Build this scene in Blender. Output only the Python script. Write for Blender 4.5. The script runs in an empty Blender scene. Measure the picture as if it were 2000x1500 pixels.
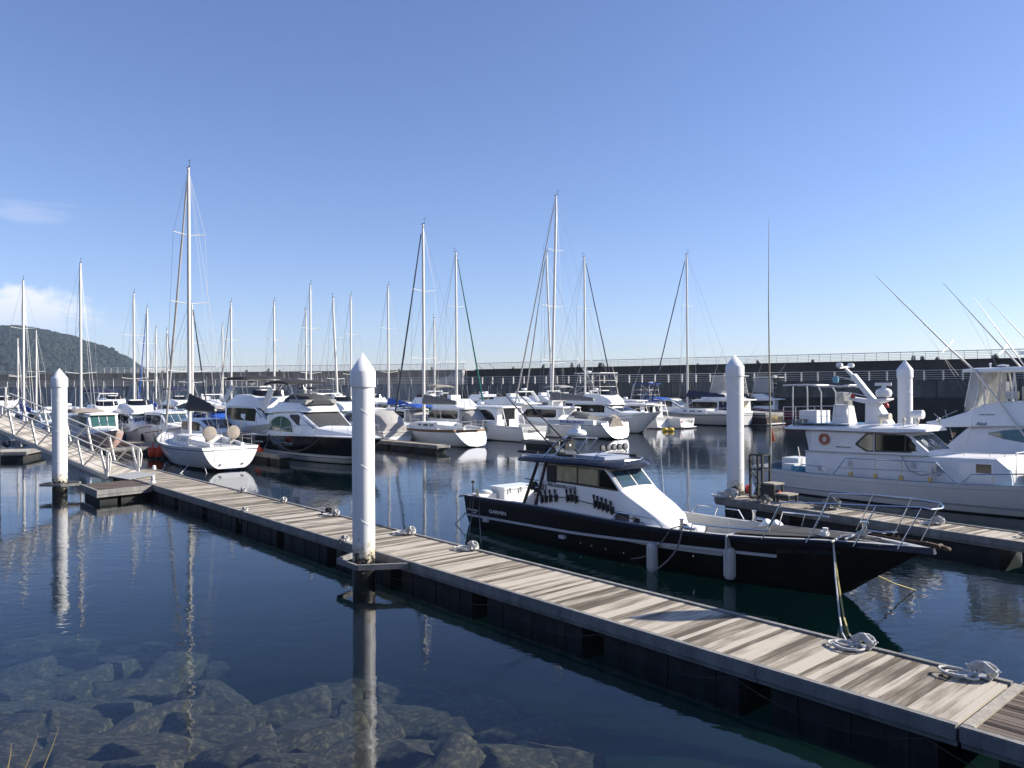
import bpy, math, random
from mathutils import Vector, Matrix, noise as mnoise
rnd = random.Random(7)
PI = math.pi
sc = bpy.context.scene
COL = sc.collection

# ------------------------------------------------------------------ camera
F, H, PITCH, ROLL = 1510.0, 4.4, math.radians(.228), math.radians(.35)
CAM = Matrix.Rotation(PI / 2 + PITCH, 3, 'X') @ Matrix.Rotation(-ROLL, 3, 'Z')
cd = bpy.data.cameras.new('camera'); cam = bpy.data.objects.new('camera', cd); COL.objects.link(cam)
cd.sensor_width = 36; cd.lens = 36 * F / 2000; cd.clip_start = .05; cd.clip_end = 20000
cam.matrix_world = Matrix.Translation((0, 0, H)) @ CAM.to_4x4()
sc.camera = cam

# ------------------------------------------------------------------ sun, sky, exposure
SUN_AZ, SUN_EL = 83.0, 29.0          # azimuth clockwise from +Y
ld = bpy.data.lights.new('sun', 'SUN'); ld.energy = 5.0; ld.angle = math.radians(.53); ld.color = (1, .93, .82)
sun = bpy.data.objects.new('sun', ld); COL.objects.link(sun)
sdir = Vector((math.sin(math.radians(SUN_AZ)) * math.cos(math.radians(SUN_EL)),
               math.cos(math.radians(SUN_AZ)) * math.cos(math.radians(SUN_EL)), math.sin(math.radians(SUN_EL))))
sun.rotation_euler = sdir.to_track_quat('Z', 'Y').to_euler()
sun.location = (60, 10, 60)
sc.view_settings.view_transform = 'Standard'; sc.view_settings.look = 'None'
sc.view_settings.exposure = 0.80; sc.view_settings.gamma = 1

W = bpy.data.worlds.new('World'); sc.world = W; W.use_nodes = True
nt = W.node_tree; N = nt.nodes; LK = nt.links
bg = N['Background']; bg.inputs['Strength'].default_value = .115
sky = N.new('ShaderNodeTexSky'); sky.sky_type = 'NISHITA'; sky.sun_disc = False
sky.sun_elevation = math.radians(SUN_EL); sky.sun_rotation = math.radians(SUN_AZ)
sky.altitude = 0; sky.air_density = 1.0; sky.dust_density = .3; sky.ozone_density = 2.0
def node(t, *ins, **kw):
    n = N.new(t)
    for k, v in kw.items(): setattr(n, k, v)
    for i, v in enumerate(ins):
        if v is None: continue
        if hasattr(v, 'type') and hasattr(v, 'links'): LK.new(v, n.inputs[i])
        else: n.inputs[i].default_value = v
    return n
def mth(op, a, b=None, c=None, clamp=False):
    n = node('ShaderNodeMath', a, b, c, operation=op); n.use_clamp = clamp; return n.outputs[0]
def build_clouds():
    tc = N.new('ShaderNodeTexCoord'); sp = node('ShaderNodeSeparateXYZ', tc.outputs['Generated'])
    az = mth('MULTIPLY', mth('ARCTAN2', sp.outputs[0], sp.outputs[1]), 57.296)
    el = mth('MULTIPLY', mth('ARCSINE', sp.outputs[2]), 57.296)
    cv = node('ShaderNodeCombineXYZ', az, mth('MULTIPLY', el, 1.7), 0.0).outputs[0]
    n1 = node('ShaderNodeTexNoise', cv); n1.inputs['Scale'].default_value = .33; n1.inputs['Detail'].default_value = 9; n1.inputs['Roughness'].default_value = .58
    def bump(v, c, w):
        return mth('SUBTRACT', 1.0, mth('DIVIDE', mth('ABSOLUTE', mth('SUBTRACT', v, c)), w), clamp=True)
    # main cumulus above the headland
    m1 = mth('MULTIPLY', mth('POWER', bump(az, -32.5, 6.0), .6), mth('POWER', bump(el, 4.6, 2.3), .7))
    c1 = mth('MULTIPLY', mth('SUBTRACT', mth('ADD', mth('MULTIPLY', m1, .75), n1.outputs[0]), .78), 5.0, clamp=True)
    # thin veil reaching right along the horizon
    m2 = mth('MULTIPLY', bump(az, -30, 14), bump(el, 3.2, 2.6))
    c2 = mth('MULTIPLY', mth('SUBTRACT', mth('ADD', mth('MULTIPLY', m2, .5), n1.outputs[0]), .72), 1.5, clamp=True)
    cv2 = node('ShaderNodeCombineXYZ', mth('MULTIPLY', az, .45), mth('MULTIPLY', el, 2.2), 3.0).outputs[0]
    n2 = node('ShaderNodeTexNoise', cv2); n2.inputs['Scale'].default_value = .5; n2.inputs['Detail'].default_value = 7
    m3 = mth('MULTIPLY', bump(az, -32.5, 5.5), bump(el, 11.1, 1.35))
    c3 = mth('MULTIPLY', mth('SUBTRACT', mth('ADD', mth('MULTIPLY', m3, .55), n2.outputs[0]), .72), 1.3, clamp=True)
    fac = mth('MAXIMUM', mth('MULTIPLY', c1, .72), mth('MAXIMUM', mth('MULTIPLY', c2, .42), mth('MULTIPLY', c3, .42)), clamp=True)
    # brighter tops, bluish grey base
    t = mth('DIVIDE', mth('SUBTRACT', el, 3.4), 2.4, clamp=True)
    cc = node('ShaderNodeMix', data_type='RGBA'); LK.new(t, cc.inputs[0])
    cc.inputs[6].default_value = (3.3, 3.8, 4.9, 1); cc.inputs[7].default_value = (5.6, 5.5, 5.7, 1)
    mx = node('ShaderNodeMix', data_type='RGBA'); LK.new(fac, mx.inputs[0])
    tint = node('ShaderNodeMix', data_type='RGBA', blend_type='MULTIPLY'); tint.inputs[0].default_value = 1
    gm = N.new('ShaderNodeGamma'); gm.inputs[1].default_value = .97; LK.new(sky.outputs[0], gm.inputs[0])
    LK.new(gm.outputs[0], tint.inputs[6]); tint.inputs[7].default_value = (.635, .67, .88, 1)
    LK.new(tint.outputs[2], mx.inputs[6]); LK.new(cc.outputs[2], mx.inputs[7])
    LK.new(mx.outputs[2], bg.inputs['Color'])
build_clouds()
cy = sc.cycles
cy.max_bounces = 8; cy.diffuse_bounces = 2; cy.glossy_bounces = 4; cy.transmission_bounces = 6
cy.transparent_max_bounces = 12; cy.volume_bounces = 1; cy.caustics_reflective = False; cy.caustics_refractive = False
cy.sample_clamp_indirect = 4; cy.use_denoising = True

# ------------------------------------------------------------------ picture helpers: a photo pixel turned into a point of the place
def ray(x, y): return CAM @ Vector(((x - 1000) / F, -(y - 750) / F, -1))
def G(x, y, z=0.):
    d = ray(x, y); return Vector((0, 0, H)) + d * ((z - H) / d.z)
def AT(x, y, Y):
    d = ray(x, y); return Vector((0, 0, H)) + d * (Y / d.y)

# ------------------------------------------------------------------ materials
MATS = {}
def mat(key, col=(.8, .8, .8), rough=.5, metal=0., var=0., vscale=3., bump=0., bscale=20., coat=0., stretch=(1, 1, 1), col2=None, dirt=None, emis=None, alpha=None, spec=.5):
    if key in MATS: return MATS[key]
    m = bpy.data.materials.new(key); m.use_nodes = True; nt = m.node_tree; p = nt.nodes['Principled BSDF']
    p.inputs['Base Color'].default_value = (*col, 1); p.inputs['Roughness'].default_value = rough; p.inputs['Metallic'].default_value = metal
    p.inputs['Specular IOR Level'].default_value = spec
    if coat: p.inputs['Coat Weight'].default_value = coat; p.inputs['Coat Roughness'].default_value = .05
    tc = nt.nodes.new('ShaderNodeTexCoord'); mp = nt.nodes.new('ShaderNodeMapping'); mp.inputs['Scale'].default_value = stretch
    nt.links.new(tc.outputs['Object'], mp.inputs[0])
    if var or col2:
        n = nt.nodes.new('ShaderNodeTexNoise'); n.inputs['Scale'].default_value = vscale; n.inputs['Detail'].default_value = 8; n.inputs['Roughness'].default_value = .65
        nt.links.new(mp.outputs[0], n.inputs['Vector'])
        r = nt.nodes.new('ShaderNodeValToRGB'); r.color_ramp.elements[0].position = .32; r.color_ramp.elements[1].position = .68
        a = col2 if col2 else tuple(c * (1 - var) for c in col)
        r.color_ramp.elements[0].color = (*a, 1); r.color_ramp.elements[1].color = (*col, 1)
        nt.links.new(n.outputs[0], r.inputs[0]); nt.links.new(r.outputs[0], p.inputs['Base Color'])
        mr = nt.nodes.new('ShaderNodeMapRange'); mr.inputs[3].default_value = rough * 1.25; mr.inputs[4].default_value = rough * .8
        nt.links.new(n.outputs[0], mr.inputs[0]); nt.links.new(mr.outputs[0], p.inputs['Roughness'])
    if bump:
        n2 = nt.nodes.new('ShaderNodeTexNoise'); n2.inputs['Scale'].default_value = bscale; n2.inputs['Detail'].default_value = 6
        nt.links.new(mp.outputs[0], n2.inputs['Vector'])
        b = nt.nodes.new('ShaderNodeBump'); b.inputs['Strength'].default_value = 1; b.inputs['Distance'].default_value = bump
        nt.links.new(n2.outputs[0], b.inputs['Height']); nt.links.new(b.outputs[0], p.inputs['Normal'])
    if alpha is not None: p.inputs['Alpha'].default_value = alpha
    MATS[key] = m; return m
mat('white_gel', (.86, .86, .84), .28, var=.06, vscale=1.5, coat=.3)
mat('white_deck', (.76, .75, .72), .55, var=.10, vscale=4)
mat('grey_deck', (.45, .46, .46), .6, var=.12, vscale=4)
mat('white_paint', (.84, .83, .81), .38, var=.10, vscale=1.2, bump=.002, bscale=6)
mat('white_pile', (.82, .82, .81), .42, var=.05, vscale=.8)
mat('cream_gel', (.72, .66, .52), .35, var=.12)
mat('navy', (.012, .02, .07), .25, coat=.4); mat('black_gel', (.020, .017, .014), .42, col2=(.006, .006, .007), vscale=.9, spec=.22)
mat('black_gloss', (.006, .006, .007), .08, coat=.6)
mat('blue_grey', (.022, .030, .055), .4, var=.2, spec=.35)
mat('window', (.008, .009, .011), .07, spec=.35); mat('window_green', (.04, .11, .10), .05, spec=.8); mat('window_blue', (.05, .09, .12), .05, spec=.8)
mat('window_tan_reflect', (.46, .40, .26), .12, var=.35, vscale=2.2, stretch=(3, 1, 1)); mat('frame_dark', (.035, .032, .03), .4)  # tan panes: beige reflection painted into the base colour
mat('canvas_black', (.02, .02, .022), .8, bump=.01, bscale=6); mat('canvas_grey', (.19, .19, .185), .85, bump=.02, bscale=5, var=.3)
mat('canvas_dark', (.055, .06, .062), .85, bump=.02, bscale=5, var=.3)
mat('canvas_blue', (.012, .10, .50), .8, bump=.02, bscale=6, var=.35); mat('canvas_navy', (.015, .02, .07), .8, bump=.02, bscale=6, var=.3)
mat('canvas_beige', (.36, .31, .26), .85, bump=.02, bscale=5, var=.25); mat('canvas_green', (.0, .13, .09), .8, bump=.01, var=.3)
mat('canvas_light', (.42, .40, .38), .85, bump=.02, bscale=5, var=.2); mat('canvas_blkblue', (.02, .03, .045), .8, bump=.01)
mat('steel', (.62, .62, .62), .22, 1.); mat('alu', (.62, .60, .56), .45, .75, var=.1); mat('alu_white', (.70, .68, .63), .45, .1, var=.08)
mat('wire', (.35, .35, .35), .4, .8); mat('rubber', (.015, .015, .016), .7); mat('teak', (.22, .12, .06), .6, var=.4, vscale=5, stretch=(1, 6, 6))
mat('red', (.45, .03, .03), .45, var=.2); mat('maroon', (.16, .014, .03), .3, coat=.3); mat('brown', (.075, .06, .05), .3, coat=.3)
mat('orange', (.95, .09, .015), .5, var=.25); mat('yellow', (.65, .45, .05), .5); mat('boot_blue', (.02, .05, .18), .4); mat('boot_dark', (.02, .022, .025), .6, var=.4)
mat('cyan_paint', (.14, .38, .50), .5, var=.15); mat('deck_blue', (.07, .20, .33), .6, var=.25, vscale=6)
mat('rope', (.62, .61, .58), .85, bump=.01, bscale=60, var=.15); mat('rope_grey', (.22, .22, .21), .85, bump=.008, bscale=60, var=.3); mat('rope_black', (.03, .03, .03), .8)
mat('rope_yellow', (.50, .42, .16), .8, var=.3)
mat('fender_white', (.62, .62, .58), .55, var=.22, vscale=9, stretch=(5, 5, .4)); mat('fender_navy', (.02, .035, .12), .4); mat('fender_slate', (.05, .07, .11), .45)
mat('rusty', (.12, .07, .04), .8, var=.5, vscale=12, bump=.01); mat('dark_iron', (.03, .035, .032), .7, var=.4, vscale=9)
mat('old_wood', (.42, .38, .31), .85, var=.35, vscale=6, bump=.01)
mat('bamboo', (.40, .36, .24), .6, var=.3, vscale=4); mat('lamp_glass', (.55, .56, .55), .15); mat('brass', (.50, .40, .20), .35, .6)
mat('skin', (.45, .27, .19), .55); mat('hair', (.01, .01, .01), .6); mat('cloth_black', (.012, .012, .016), .85); mat('cloth_grey', (.35, .35, .36), .8)
mat('pink_hull', (.46, .32, .28), .4, var=.1); mat('turq', (.03, .33, .45), .6); mat('ltgrey', (.52, .53, .55), .35, var=.08)
mat('grey_hull', (.50, .50, .49), .3, var=.06, coat=.2); mat('silver_blue', (.40, .44, .50), .3, coat=.3)
mat('text_white', (.8, .8, .82), .5); mat('text_dark', (.02, .022, .03), .5); mat('text_dim', (.035, .07, .075), .5); mat('text_blue', (.01, .04, .30), .5); mat('gold', (.55, .42, .12), .4)
mat('pad_grey', (.055, .052, .05), .8, var=.3, vscale=5); mat('clear_vinyl', (.55, .55, .53), .12, var=.15, alpha=.45)
mat('dry_grass', (.35, .28, .15), .8, var=.3)
mat('lens_grey', (.18, .19, .19), .15, spec=.8); mat('roof_grey', (.38, .42, .50), .5)
mat('nonslip', (.33, .34, .34), .8, var=.15)

def glass_mat():
    m = bpy.data.materials.new('clear_glass'); m.use_nodes = True; nt = m.node_tree; nt.nodes.clear()
    o = nt.nodes.new('ShaderNodeOutputMaterial'); mx = nt.nodes.new('ShaderNodeMixShader'); fr = nt.nodes.new('ShaderNodeFresnel'); fr.inputs[0].default_value = 1.5
    t = nt.nodes.new('ShaderNodeBsdfTransparent'); t.inputs[0].default_value = (.62, .70, .70, 1); g = nt.nodes.new('ShaderNodeBsdfGlossy'); g.inputs['Roughness'].default_value = .02
    nt.links.new(fr.outputs[0], mx.inputs[0]); nt.links.new(t.outputs[0], mx.inputs[1]); nt.links.new(g.outputs[0], mx.inputs[2]); nt.links.new(mx.outputs[0], o.inputs[0])
    MATS['clear_glass'] = m
glass_mat()

def deck_mat(key, light, dark, stain, pw=.118, axis=0):
    """boards laid across a pontoon: every board its own tone, grain along the board, stains"""
    m = bpy.data.materials.new(key); m.use_nodes = True; nt = m.node_tree; p = nt.nodes['Principled BSDF']; p.inputs['Roughness'].default_value = .85
    p.inputs['Specular IOR Level'].default_value = .2
    L = nt.links.new; A = nt.nodes.new
    tc = A('ShaderNodeTexCoord'); sp = A('ShaderNodeSeparateXYZ'); L(tc.outputs['Object'], sp.inputs[0])
    dv = A('ShaderNodeMath'); dv.operation = 'DIVIDE'; dv.inputs[1].default_value = pw; L(sp.outputs[axis], dv.inputs[0])
    fl = A('ShaderNodeMath'); fl.operation = 'FLOOR'; L(dv.outputs[0], fl.inputs[0])
    wn = A('ShaderNodeTexWhiteNoise'); wn.noise_dimensions = '1D'; L(fl.outputs[0], wn.inputs['W'])
    mp = A('ShaderNodeMapping'); mp.inputs['Scale'].default_value = (22, 1.1, 1) if axis == 0 else (1.1, 22, 1); L(tc.outputs['Object'], mp.inputs[0])
    g = A('ShaderNodeTexNoise'); g.inputs['Scale'].default_value = 1.6; g.inputs['Detail'].default_value = 9; g.inputs['Roughness'].default_value = .7; L(mp.outputs[0], g.inputs['Vector'])
    s = A('ShaderNodeTexNoise'); s.inputs['Scale'].default_value = 1.0; s.inputs['Detail'].default_value = 5; s.inputs['Distortion'].default_value = .6
    mp2 = A('ShaderNodeMapping'); mp2.inputs['Scale'].default_value = (6.5, .75, 1) if axis == 0 else (.75, 6.5, 1); L(tc.outputs['Object'], mp2.inputs[0]); L(mp2.outputs[0], s.inputs['Vector'])
    ad = A('ShaderNodeMath'); ad.operation = 'MULTIPLY_ADD'; ad.inputs[1].default_value = .9; L(wn.outputs['Value'], ad.inputs[0]); L(g.outputs[0], ad.inputs[2])
    ad2 = A('ShaderNodeMath'); ad2.operation = 'MULTIPLY_ADD'; ad2.inputs[1].default_value = 1.5; L(s.outputs[0], ad2.inputs[0]); L(ad.outputs[0], ad2.inputs[2])
    r = A('ShaderNodeValToRGB'); e = r.color_ramp.elements; e[0].position = .93; e[0].color = (*dark, 1); e[1].position = 1.0; e[1].color = (*light, 1)
    mr = A('ShaderNodeMapRange'); mr.inputs[1].default_value = 1.12; mr.inputs[2].default_value = 2.12; L(ad2.outputs[0], mr.inputs[0])
    e[0].position = .12; e[1].position = .85; el = r.color_ramp.elements.new(.42); el.color = (*stain, 1)
    L(mr.outputs[0], r.inputs[0]); L(r.outputs[0], p.inputs['Base Color'])
    b = A('ShaderNodeBump'); b.inputs['Distance'].default_value = .004; L(g.outputs[0], b.inputs['Height']); L(b.outputs[0], p.inputs['Normal'])
    MATS[key] = m
deck_mat('dock_boards', (.49, .438, .36), (.11, .092, .07), (.235, .203, .16))
deck_mat('dark_boards', (.17, .135, .11), (.03, .023, .02), (.07, .055, .045), pw=.09, axis=1)
deck_mat('ramp_boards', (.44, .41, .37), (.22, .20, .17), (.35, .32, .28), pw=.14)
def wall_mat(key, c1, c2, c3, vs=.25):
    m = bpy.data.materials.new(key); m.use_nodes = True; nt = m.node_tree; p = nt.nodes['Principled BSDF']; p.inputs['Roughness'].default_value = .9
    L = nt.links.new; A = nt.nodes.new; tc = A('ShaderNodeTexCoord')
    mp = A('ShaderNodeMapping'); mp.inputs['Scale'].default_value = (1, 1, .35); L(tc.outputs['Object'], mp.inputs[0])
    n = A('ShaderNodeTexNoise'); n.inputs['Scale'].default_value = vs; n.inputs['Detail'].default_value = 10; n.inputs['Roughness'].default_value = .72; L(mp.outputs[0], n.inputs['Vector'])
    r = A('ShaderNodeValToRGB'); e = r.color_ramp.elements; e[0].position = .3; e[0].color = (*c1, 1); e[1].position = .7; e[1].color = (*c3, 1); k = e.new(.5); k.color = (*c2, 1)
    L(n.outputs[0], r.inputs[0]); L(r.outputs[0], p.inputs['Base Color'])
    b = A('ShaderNodeBump'); b.inputs['Distance'].default_value = .03; L(n.outputs[0], b.inputs['Height']); L(b.outputs[0], p.inputs['Normal'])
    MATS[key] = m
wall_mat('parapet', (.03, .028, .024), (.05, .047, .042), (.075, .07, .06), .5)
wall_mat('parapet_lit', (.16, .13, .10), (.27, .23, .18), (.38, .33, .25), .4)  # sunlit copy of the parapet tone, for the left segment
wall_mat('quay_lit', (.20, .19, .17), (.33, .31, .28), (.48, .45, .40), .5)  # sunlit copy of the quay face tone, for the left segment
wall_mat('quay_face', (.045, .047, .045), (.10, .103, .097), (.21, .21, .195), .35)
wall_mat('fill_bank', (.24, .22, .17), (.36, .33, .27), (.50, .46, .38), .15)  # for the added slope behind the camera, pale for warm fill
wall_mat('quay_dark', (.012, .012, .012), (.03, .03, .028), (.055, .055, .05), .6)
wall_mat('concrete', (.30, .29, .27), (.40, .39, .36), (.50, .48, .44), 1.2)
wall_mat('float_black', (.012, .012, .013), (.022, .022, .022), (.045, .043, .04), 2.5)
wall_mat('fascia', (.13, .13, .125), (.22, .215, .205), (.32, .31, .29), 3.)
wall_mat('boulder', (.010, .008, .006), (.030, .021, .015), (.17, .12, .07), 5.0)
wall_mat('seabed_mud', (.008, .010, .009), (.012, .016, .014), (.018, .022, .018), .8)

# pile paint: white, with a stained foot and black growth at the tide line
def pile_mat():
    m = bpy.data.materials.new('pile_paint'); m.use_nodes = True; nt = m.node_tree; p = nt.nodes['Principled BSDF']; p.inputs['Roughness'].default_value = .38
    L = nt.links.new; A = nt.nodes.new; tc = A('ShaderNodeTexCoord'); sp = A('ShaderNodeSeparateXYZ'); L(tc.outputs['Object'], sp.inputs[0])
    n = A('ShaderNodeTexNoise'); n.inputs['Scale'].default_value = 7; n.inputs['Detail'].default_value = 9; n.inputs['Roughness'].default_value = .7; L(tc.outputs['Object'], n.inputs['Vector'])
    a = A('ShaderNodeMath'); a.operation = 'MULTIPLY_ADD'; a.inputs[1].default_value = 2.6; L(n.outputs[0], a.inputs[0]); L(sp.outputs[2], a.inputs[2])
    r = A('ShaderNodeValToRGB'); e = r.color_ramp.elements
    mr = A('ShaderNodeMapRange'); mr.inputs[1].default_value = 1.05; mr.inputs[2].default_value = 3.55; L(a.outputs[0], mr.inputs[0]); L(mr.outputs[0], r.inputs[0])
    e[0].position = .30; e[0].color = (.012, .012, .01, 1); e[1].position = .52; e[1].color = (.82, .82, .81, 1)
    k = e.new(.315); k.color = (.45, .40, .30, 1); k = e.new(.40); k.color = (.62, .56, .44, 1); k = e.new(.46); k.color = (.74, .72, .66, 1)
    mp = A('ShaderNodeMapping'); mp.inputs['Scale'].default_value = (9, 9, .5); L(tc.outputs['Object'], mp.inputs[0])
    sn = A('ShaderNodeTexNoise'); sn.inputs['Scale'].default_value = 1.4; sn.inputs['Detail'].default_value = 7; L(mp.outputs[0], sn.inputs['Vector'])
    sr = A('ShaderNodeMapRange'); sr.inputs[1].default_value = .58; sr.inputs[2].default_value = .80; sr.inputs[4].default_value = .45; L(sn.outputs[0], sr.inputs[0])
    mx = A('ShaderNodeMix'); mx.data_type = 'RGBA'; mx.blend_type = 'MULTIPLY'; L(sr.outputs[0], mx.inputs[0]); L(r.outputs[0], mx.inputs[6]); mx.inputs[7].default_value = (.62, .52, .38, 1)
    L(mx.outputs[2], p.inputs['Base Color']); MATS['pile_paint'] = m
pile_mat()

# ------------------------------------------------------------------ mesh kit
class MB:
    def __init__(s): s.v = []; s.f = []; s.m = []
    def add(s, vs, fs, m=0):
        b = len(s.v); s.v += [tuple(v) for v in vs]
        for f in fs: s.f.append([b + i for i in f]); s.m.append(m)
        return s
    def box(s, x0, x1, y0, y1, z0, z1, m=0):
        return s.add([(x, y, z) for z in (z0, z1) for y in (y0, y1) for x in (x0, x1)],
                     [(0, 2, 3, 1), (4, 5, 7, 6), (0, 1, 5, 4), (2, 6, 7, 3), (0, 4, 6, 2), (1, 3, 7, 5)], m)
    def beam(s, p, q, w, h, m=0, up=(0, 0, 1)):
        p = Vector(p); q = Vector(q); d = (q - p).normalized(); u = Vector(up)
        a = d.cross(u)
        if a.length < 1e-4: a = d.cross(Vector((1, 0, 0)))
        a.normalize(); b = a.cross(d).normalized(); vs = []
        for c in (p, q):
            for i, j in ((-1, -1), (1, -1), (1, 1), (-1, 1)): vs.append(c + a * (i * w / 2) + b * (j * h / 2))
        return s.add(vs, [(0, 1, 2, 3), (7, 6, 5, 4), (0, 4, 5, 1), (1, 5, 6, 2), (2, 6, 7, 3), (3, 7, 4, 0)], m)
    def tube(s, pts, r, n=6, m=0, closed=False):
        pts = [Vector(p) for p in pts]; k = len(pts); rs = r if isinstance(r, (list, tuple)) else [r] * k
        prev = None; vs = []
        for i, p in enumerate(pts):
            if closed: d = pts[(i + 1) % k] - pts[i - 1]
            else: d = pts[min(i + 1, k - 1)] - pts[max(i - 1, 0)]
            if d.length < 1e-9: d = Vector((0, 0, 1))
            d.normalize()
            if prev is None:
                a = d.cross(Vector((0, 0, 1)))
                if a.length < .05: a = d.cross(Vector((1, 0, 0)))
            else: a = prev - d * prev.dot(d)
            if a.length < 1e-6: a = d.orthogonal()
            a.normalize(); prev = a; b = d.cross(a)
            for j in range(n):
                t = 2 * PI * j / n; vs.append(p + (a * math.cos(t) + b * math.sin(t)) * rs[i])
        fs = []
        for i in range(k if closed else k - 1):
            for j in range(n):
                i2 = (i + 1) % k; fs.append((i * n + j, i * n + (j + 1) % n, i2 * n + (j + 1) % n, i2 * n + j))
        if not closed: fs += [tuple(range(n))[::-1], tuple((k - 1) * n + j for j in range(n))]
        return s.add(vs, fs, m)
    def lathe(s, prof, c=(0, 0, 0), n=16, m=0, ax='z'):
        vs = []; c = Vector(c)
        for r, z in prof:
            for j in range(n):
                t = 2 * PI * j / n; q = (r * math.cos(t), r * math.sin(t), z)
                if ax == 'x': q = (z, q[0], q[1])
                if ax == 'y': q = (q[0], z, q[1])
                vs.append(c + Vector(q))
        fs = [(i * n + j, i * n + (j + 1) % n, (i + 1) * n + (j + 1) % n, (i + 1) * n + j) for i in range(len(prof) - 1) for j in range(n)]
        fs += [tuple(range(n))[::-1], tuple((len(prof) - 1) * n + j for j in range(n))]
        return s.add(vs, fs, m)
    def ell(s, c, r, n=12, m=0, k=7):
        prof = [(math.sin(PI * i / k), -math.cos(PI * i / k)) for i in range(k + 1)]
        vs = [(c[0] + max(a, 1e-3) * math.cos(2 * PI * j / n) * r[0], c[1] + max(a, 1e-3) * math.sin(2 * PI * j / n) * r[1], c[2] + b * r[2]) for a, b in prof for j in range(n)]
        fs = [(i * n + j, i * n + (j + 1) % n, (i + 1) * n + (j + 1) % n, (i + 1) * n + j) for i in range(k) for j in range(n)]
        return s.add(vs, fs, m)
    def prism(s, poly, off, m=0):
        n = len(poly); o = Vector(off); vs = [Vector(p) for p in poly] + [Vector(p) + o for p in poly]
        return s.add(vs, [tuple(range(n))[::-1], tuple(range(n, 2 * n))] + [(i, (i + 1) % n, (i + 1) % n + n, i + n) for i in range(n)], m)
    def grid(s, rows, m=0, ms=None):
        n = len(rows[0]); vs = [p for r in rows for p in r]; b = len(s.v); s.v += [tuple(v) for v in vs]
        for i in range(len(rows) - 1):
            for j in range(n - 1):
                s.f.append([b + i * n + j, b + i * n + j + 1, b + (i + 1) * n + j + 1, b + (i + 1) * n + j]); s.m.append(ms[j] if ms else m)
        return s
    def build(s, name, mats, parent=None, smooth=True, ang=38, loc=None):
        me = bpy.data.meshes.new(name); me.from_pydata(s.v, [], s.f)
        for x in ([mats] if isinstance(mats, str) else mats): me.materials.append(MATS[x])
        me.polygons.foreach_set('material_index', s.m)
        import bmesh
        bm = bmesh.new(); bm.from_mesh(me); bmesh.ops.remove_doubles(bm, verts=bm.verts, dist=.0004)
        bmesh.ops.dissolve_degenerate(bm, edges=bm.edges, dist=.0004)
        bmesh.ops.recalc_face_normals(bm, faces=bm.faces); bm.to_mesh(me); bm.free()
        if smooth:
            me.polygons.foreach_set('use_smooth', [True] * len(me.polygons)); me.set_sharp_from_angle(angle=math.radians(ang))
        o = bpy.data.objects.new(name, me); COL.objects.link(o)
        if parent: o.parent = parent
        if loc: o.location = loc
        return o
def tag(o, label=None, cat=None, group=None, kind=None):
    if label: o['label'] = label
    if cat: o['category'] = cat
    if group: o['group'] = group
    if kind: o['kind'] = kind
    return o
def thing(name, label, cat, loc=(0, 0, 0), ang=0, group=None):
    o = bpy.data.objects.new(name, None); COL.objects.link(o); o.empty_display_size = .2
    o.location = loc; o.rotation_euler = (0, 0, math.radians(ang)); return tag(o, label, cat, group)
def kids(o): return [c for c in o.children]
def copy_tree(o, parent=None):
    c = o.copy(); COL.objects.link(c); c.parent = parent
    for ch in kids(o): copy_tree(ch, c)
    return c
def lerp(a, b, t): return a + (b - a) * t
def interp(pts, x):
    if x <= pts[0][0]: return pts[0][1]
    for (a, b), (c, d) in zip(pts, pts[1:]):
        if x <= c: return lerp(b, d, (x - a) / (c - a) if c > a else 1)
    return pts[-1][1]
def sinterp(pts, x):
    """smooth interpolation (Catmull-Rom)"""
    n = len(pts)
    if x <= pts[0][0]: return pts[0][1]
    if x >= pts[-1][0]: return pts[-1][1]
    for i in range(n - 1):
        if x <= pts[i + 1][0]:
            p1, p2 = pts[i], pts[i + 1]; t = (x - p1[0]) / (p2[0] - p1[0])
            m1 = (p2[1] - (pts[i - 1][1] if i else p1[1])) / (p2[0] - (pts[i - 1][0] if i else p1[0]))
            m2 = ((pts[i + 2][1] if i + 2 < n else p2[1]) - p1[1]) / ((pts[i + 2][0] if i + 2 < n else p2[0]) - p1[0])
            d = p2[0] - p1[0]; t2 = t * t; t3 = t2 * t
            return (2 * t3 - 3 * t2 + 1) * p1[1] + (t3 - 2 * t2 + t) * d * m1 + (-2 * t3 + 3 * t2) * p2[1] + (t3 - t2) * d * m2
def text(s, parent, name, m, width, origin, right, up, ext=.006, shear=0., label=None, height=None):
    cu = bpy.data.curves.new('t', 'FONT'); cu.body = s; cu.size = 1; cu.extrude = ext; cu.shear = shear; cu.resolution_u = 3
    ob = bpy.data.objects.new('t', cu); COL.objects.link(ob); dg = bpy.context.evaluated_depsgraph_get()
    me = bpy.data.meshes.new_from_object(ob.evaluated_get(dg)); bpy.data.objects.remove(ob)
    xs = [v.co.x for v in me.vertices]; ys = [v.co.y for v in me.vertices]
    if not xs: return None
    w = max(xs) - min(xs); k = width / w; ky = k if height is None else height / (max(ys) - min(ys))
    r = Vector(right).normalized(); u = Vector(up).normalized(); nn = r.cross(u); o = Vector(origin); x0 = min(xs); y0 = min(ys)
    for v in me.vertices: c = v.co.copy(); v.co = o + r * ((c.x - x0) * k) + u * ((c.y - y0) * ky) + nn * c.z
    me.materials.clear(); me.materials.append(MATS[m]); me.name = name
    ob = bpy.data.objects.new(name, me); COL.objects.link(ob)
    if parent: ob.parent = parent
    return ob

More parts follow.
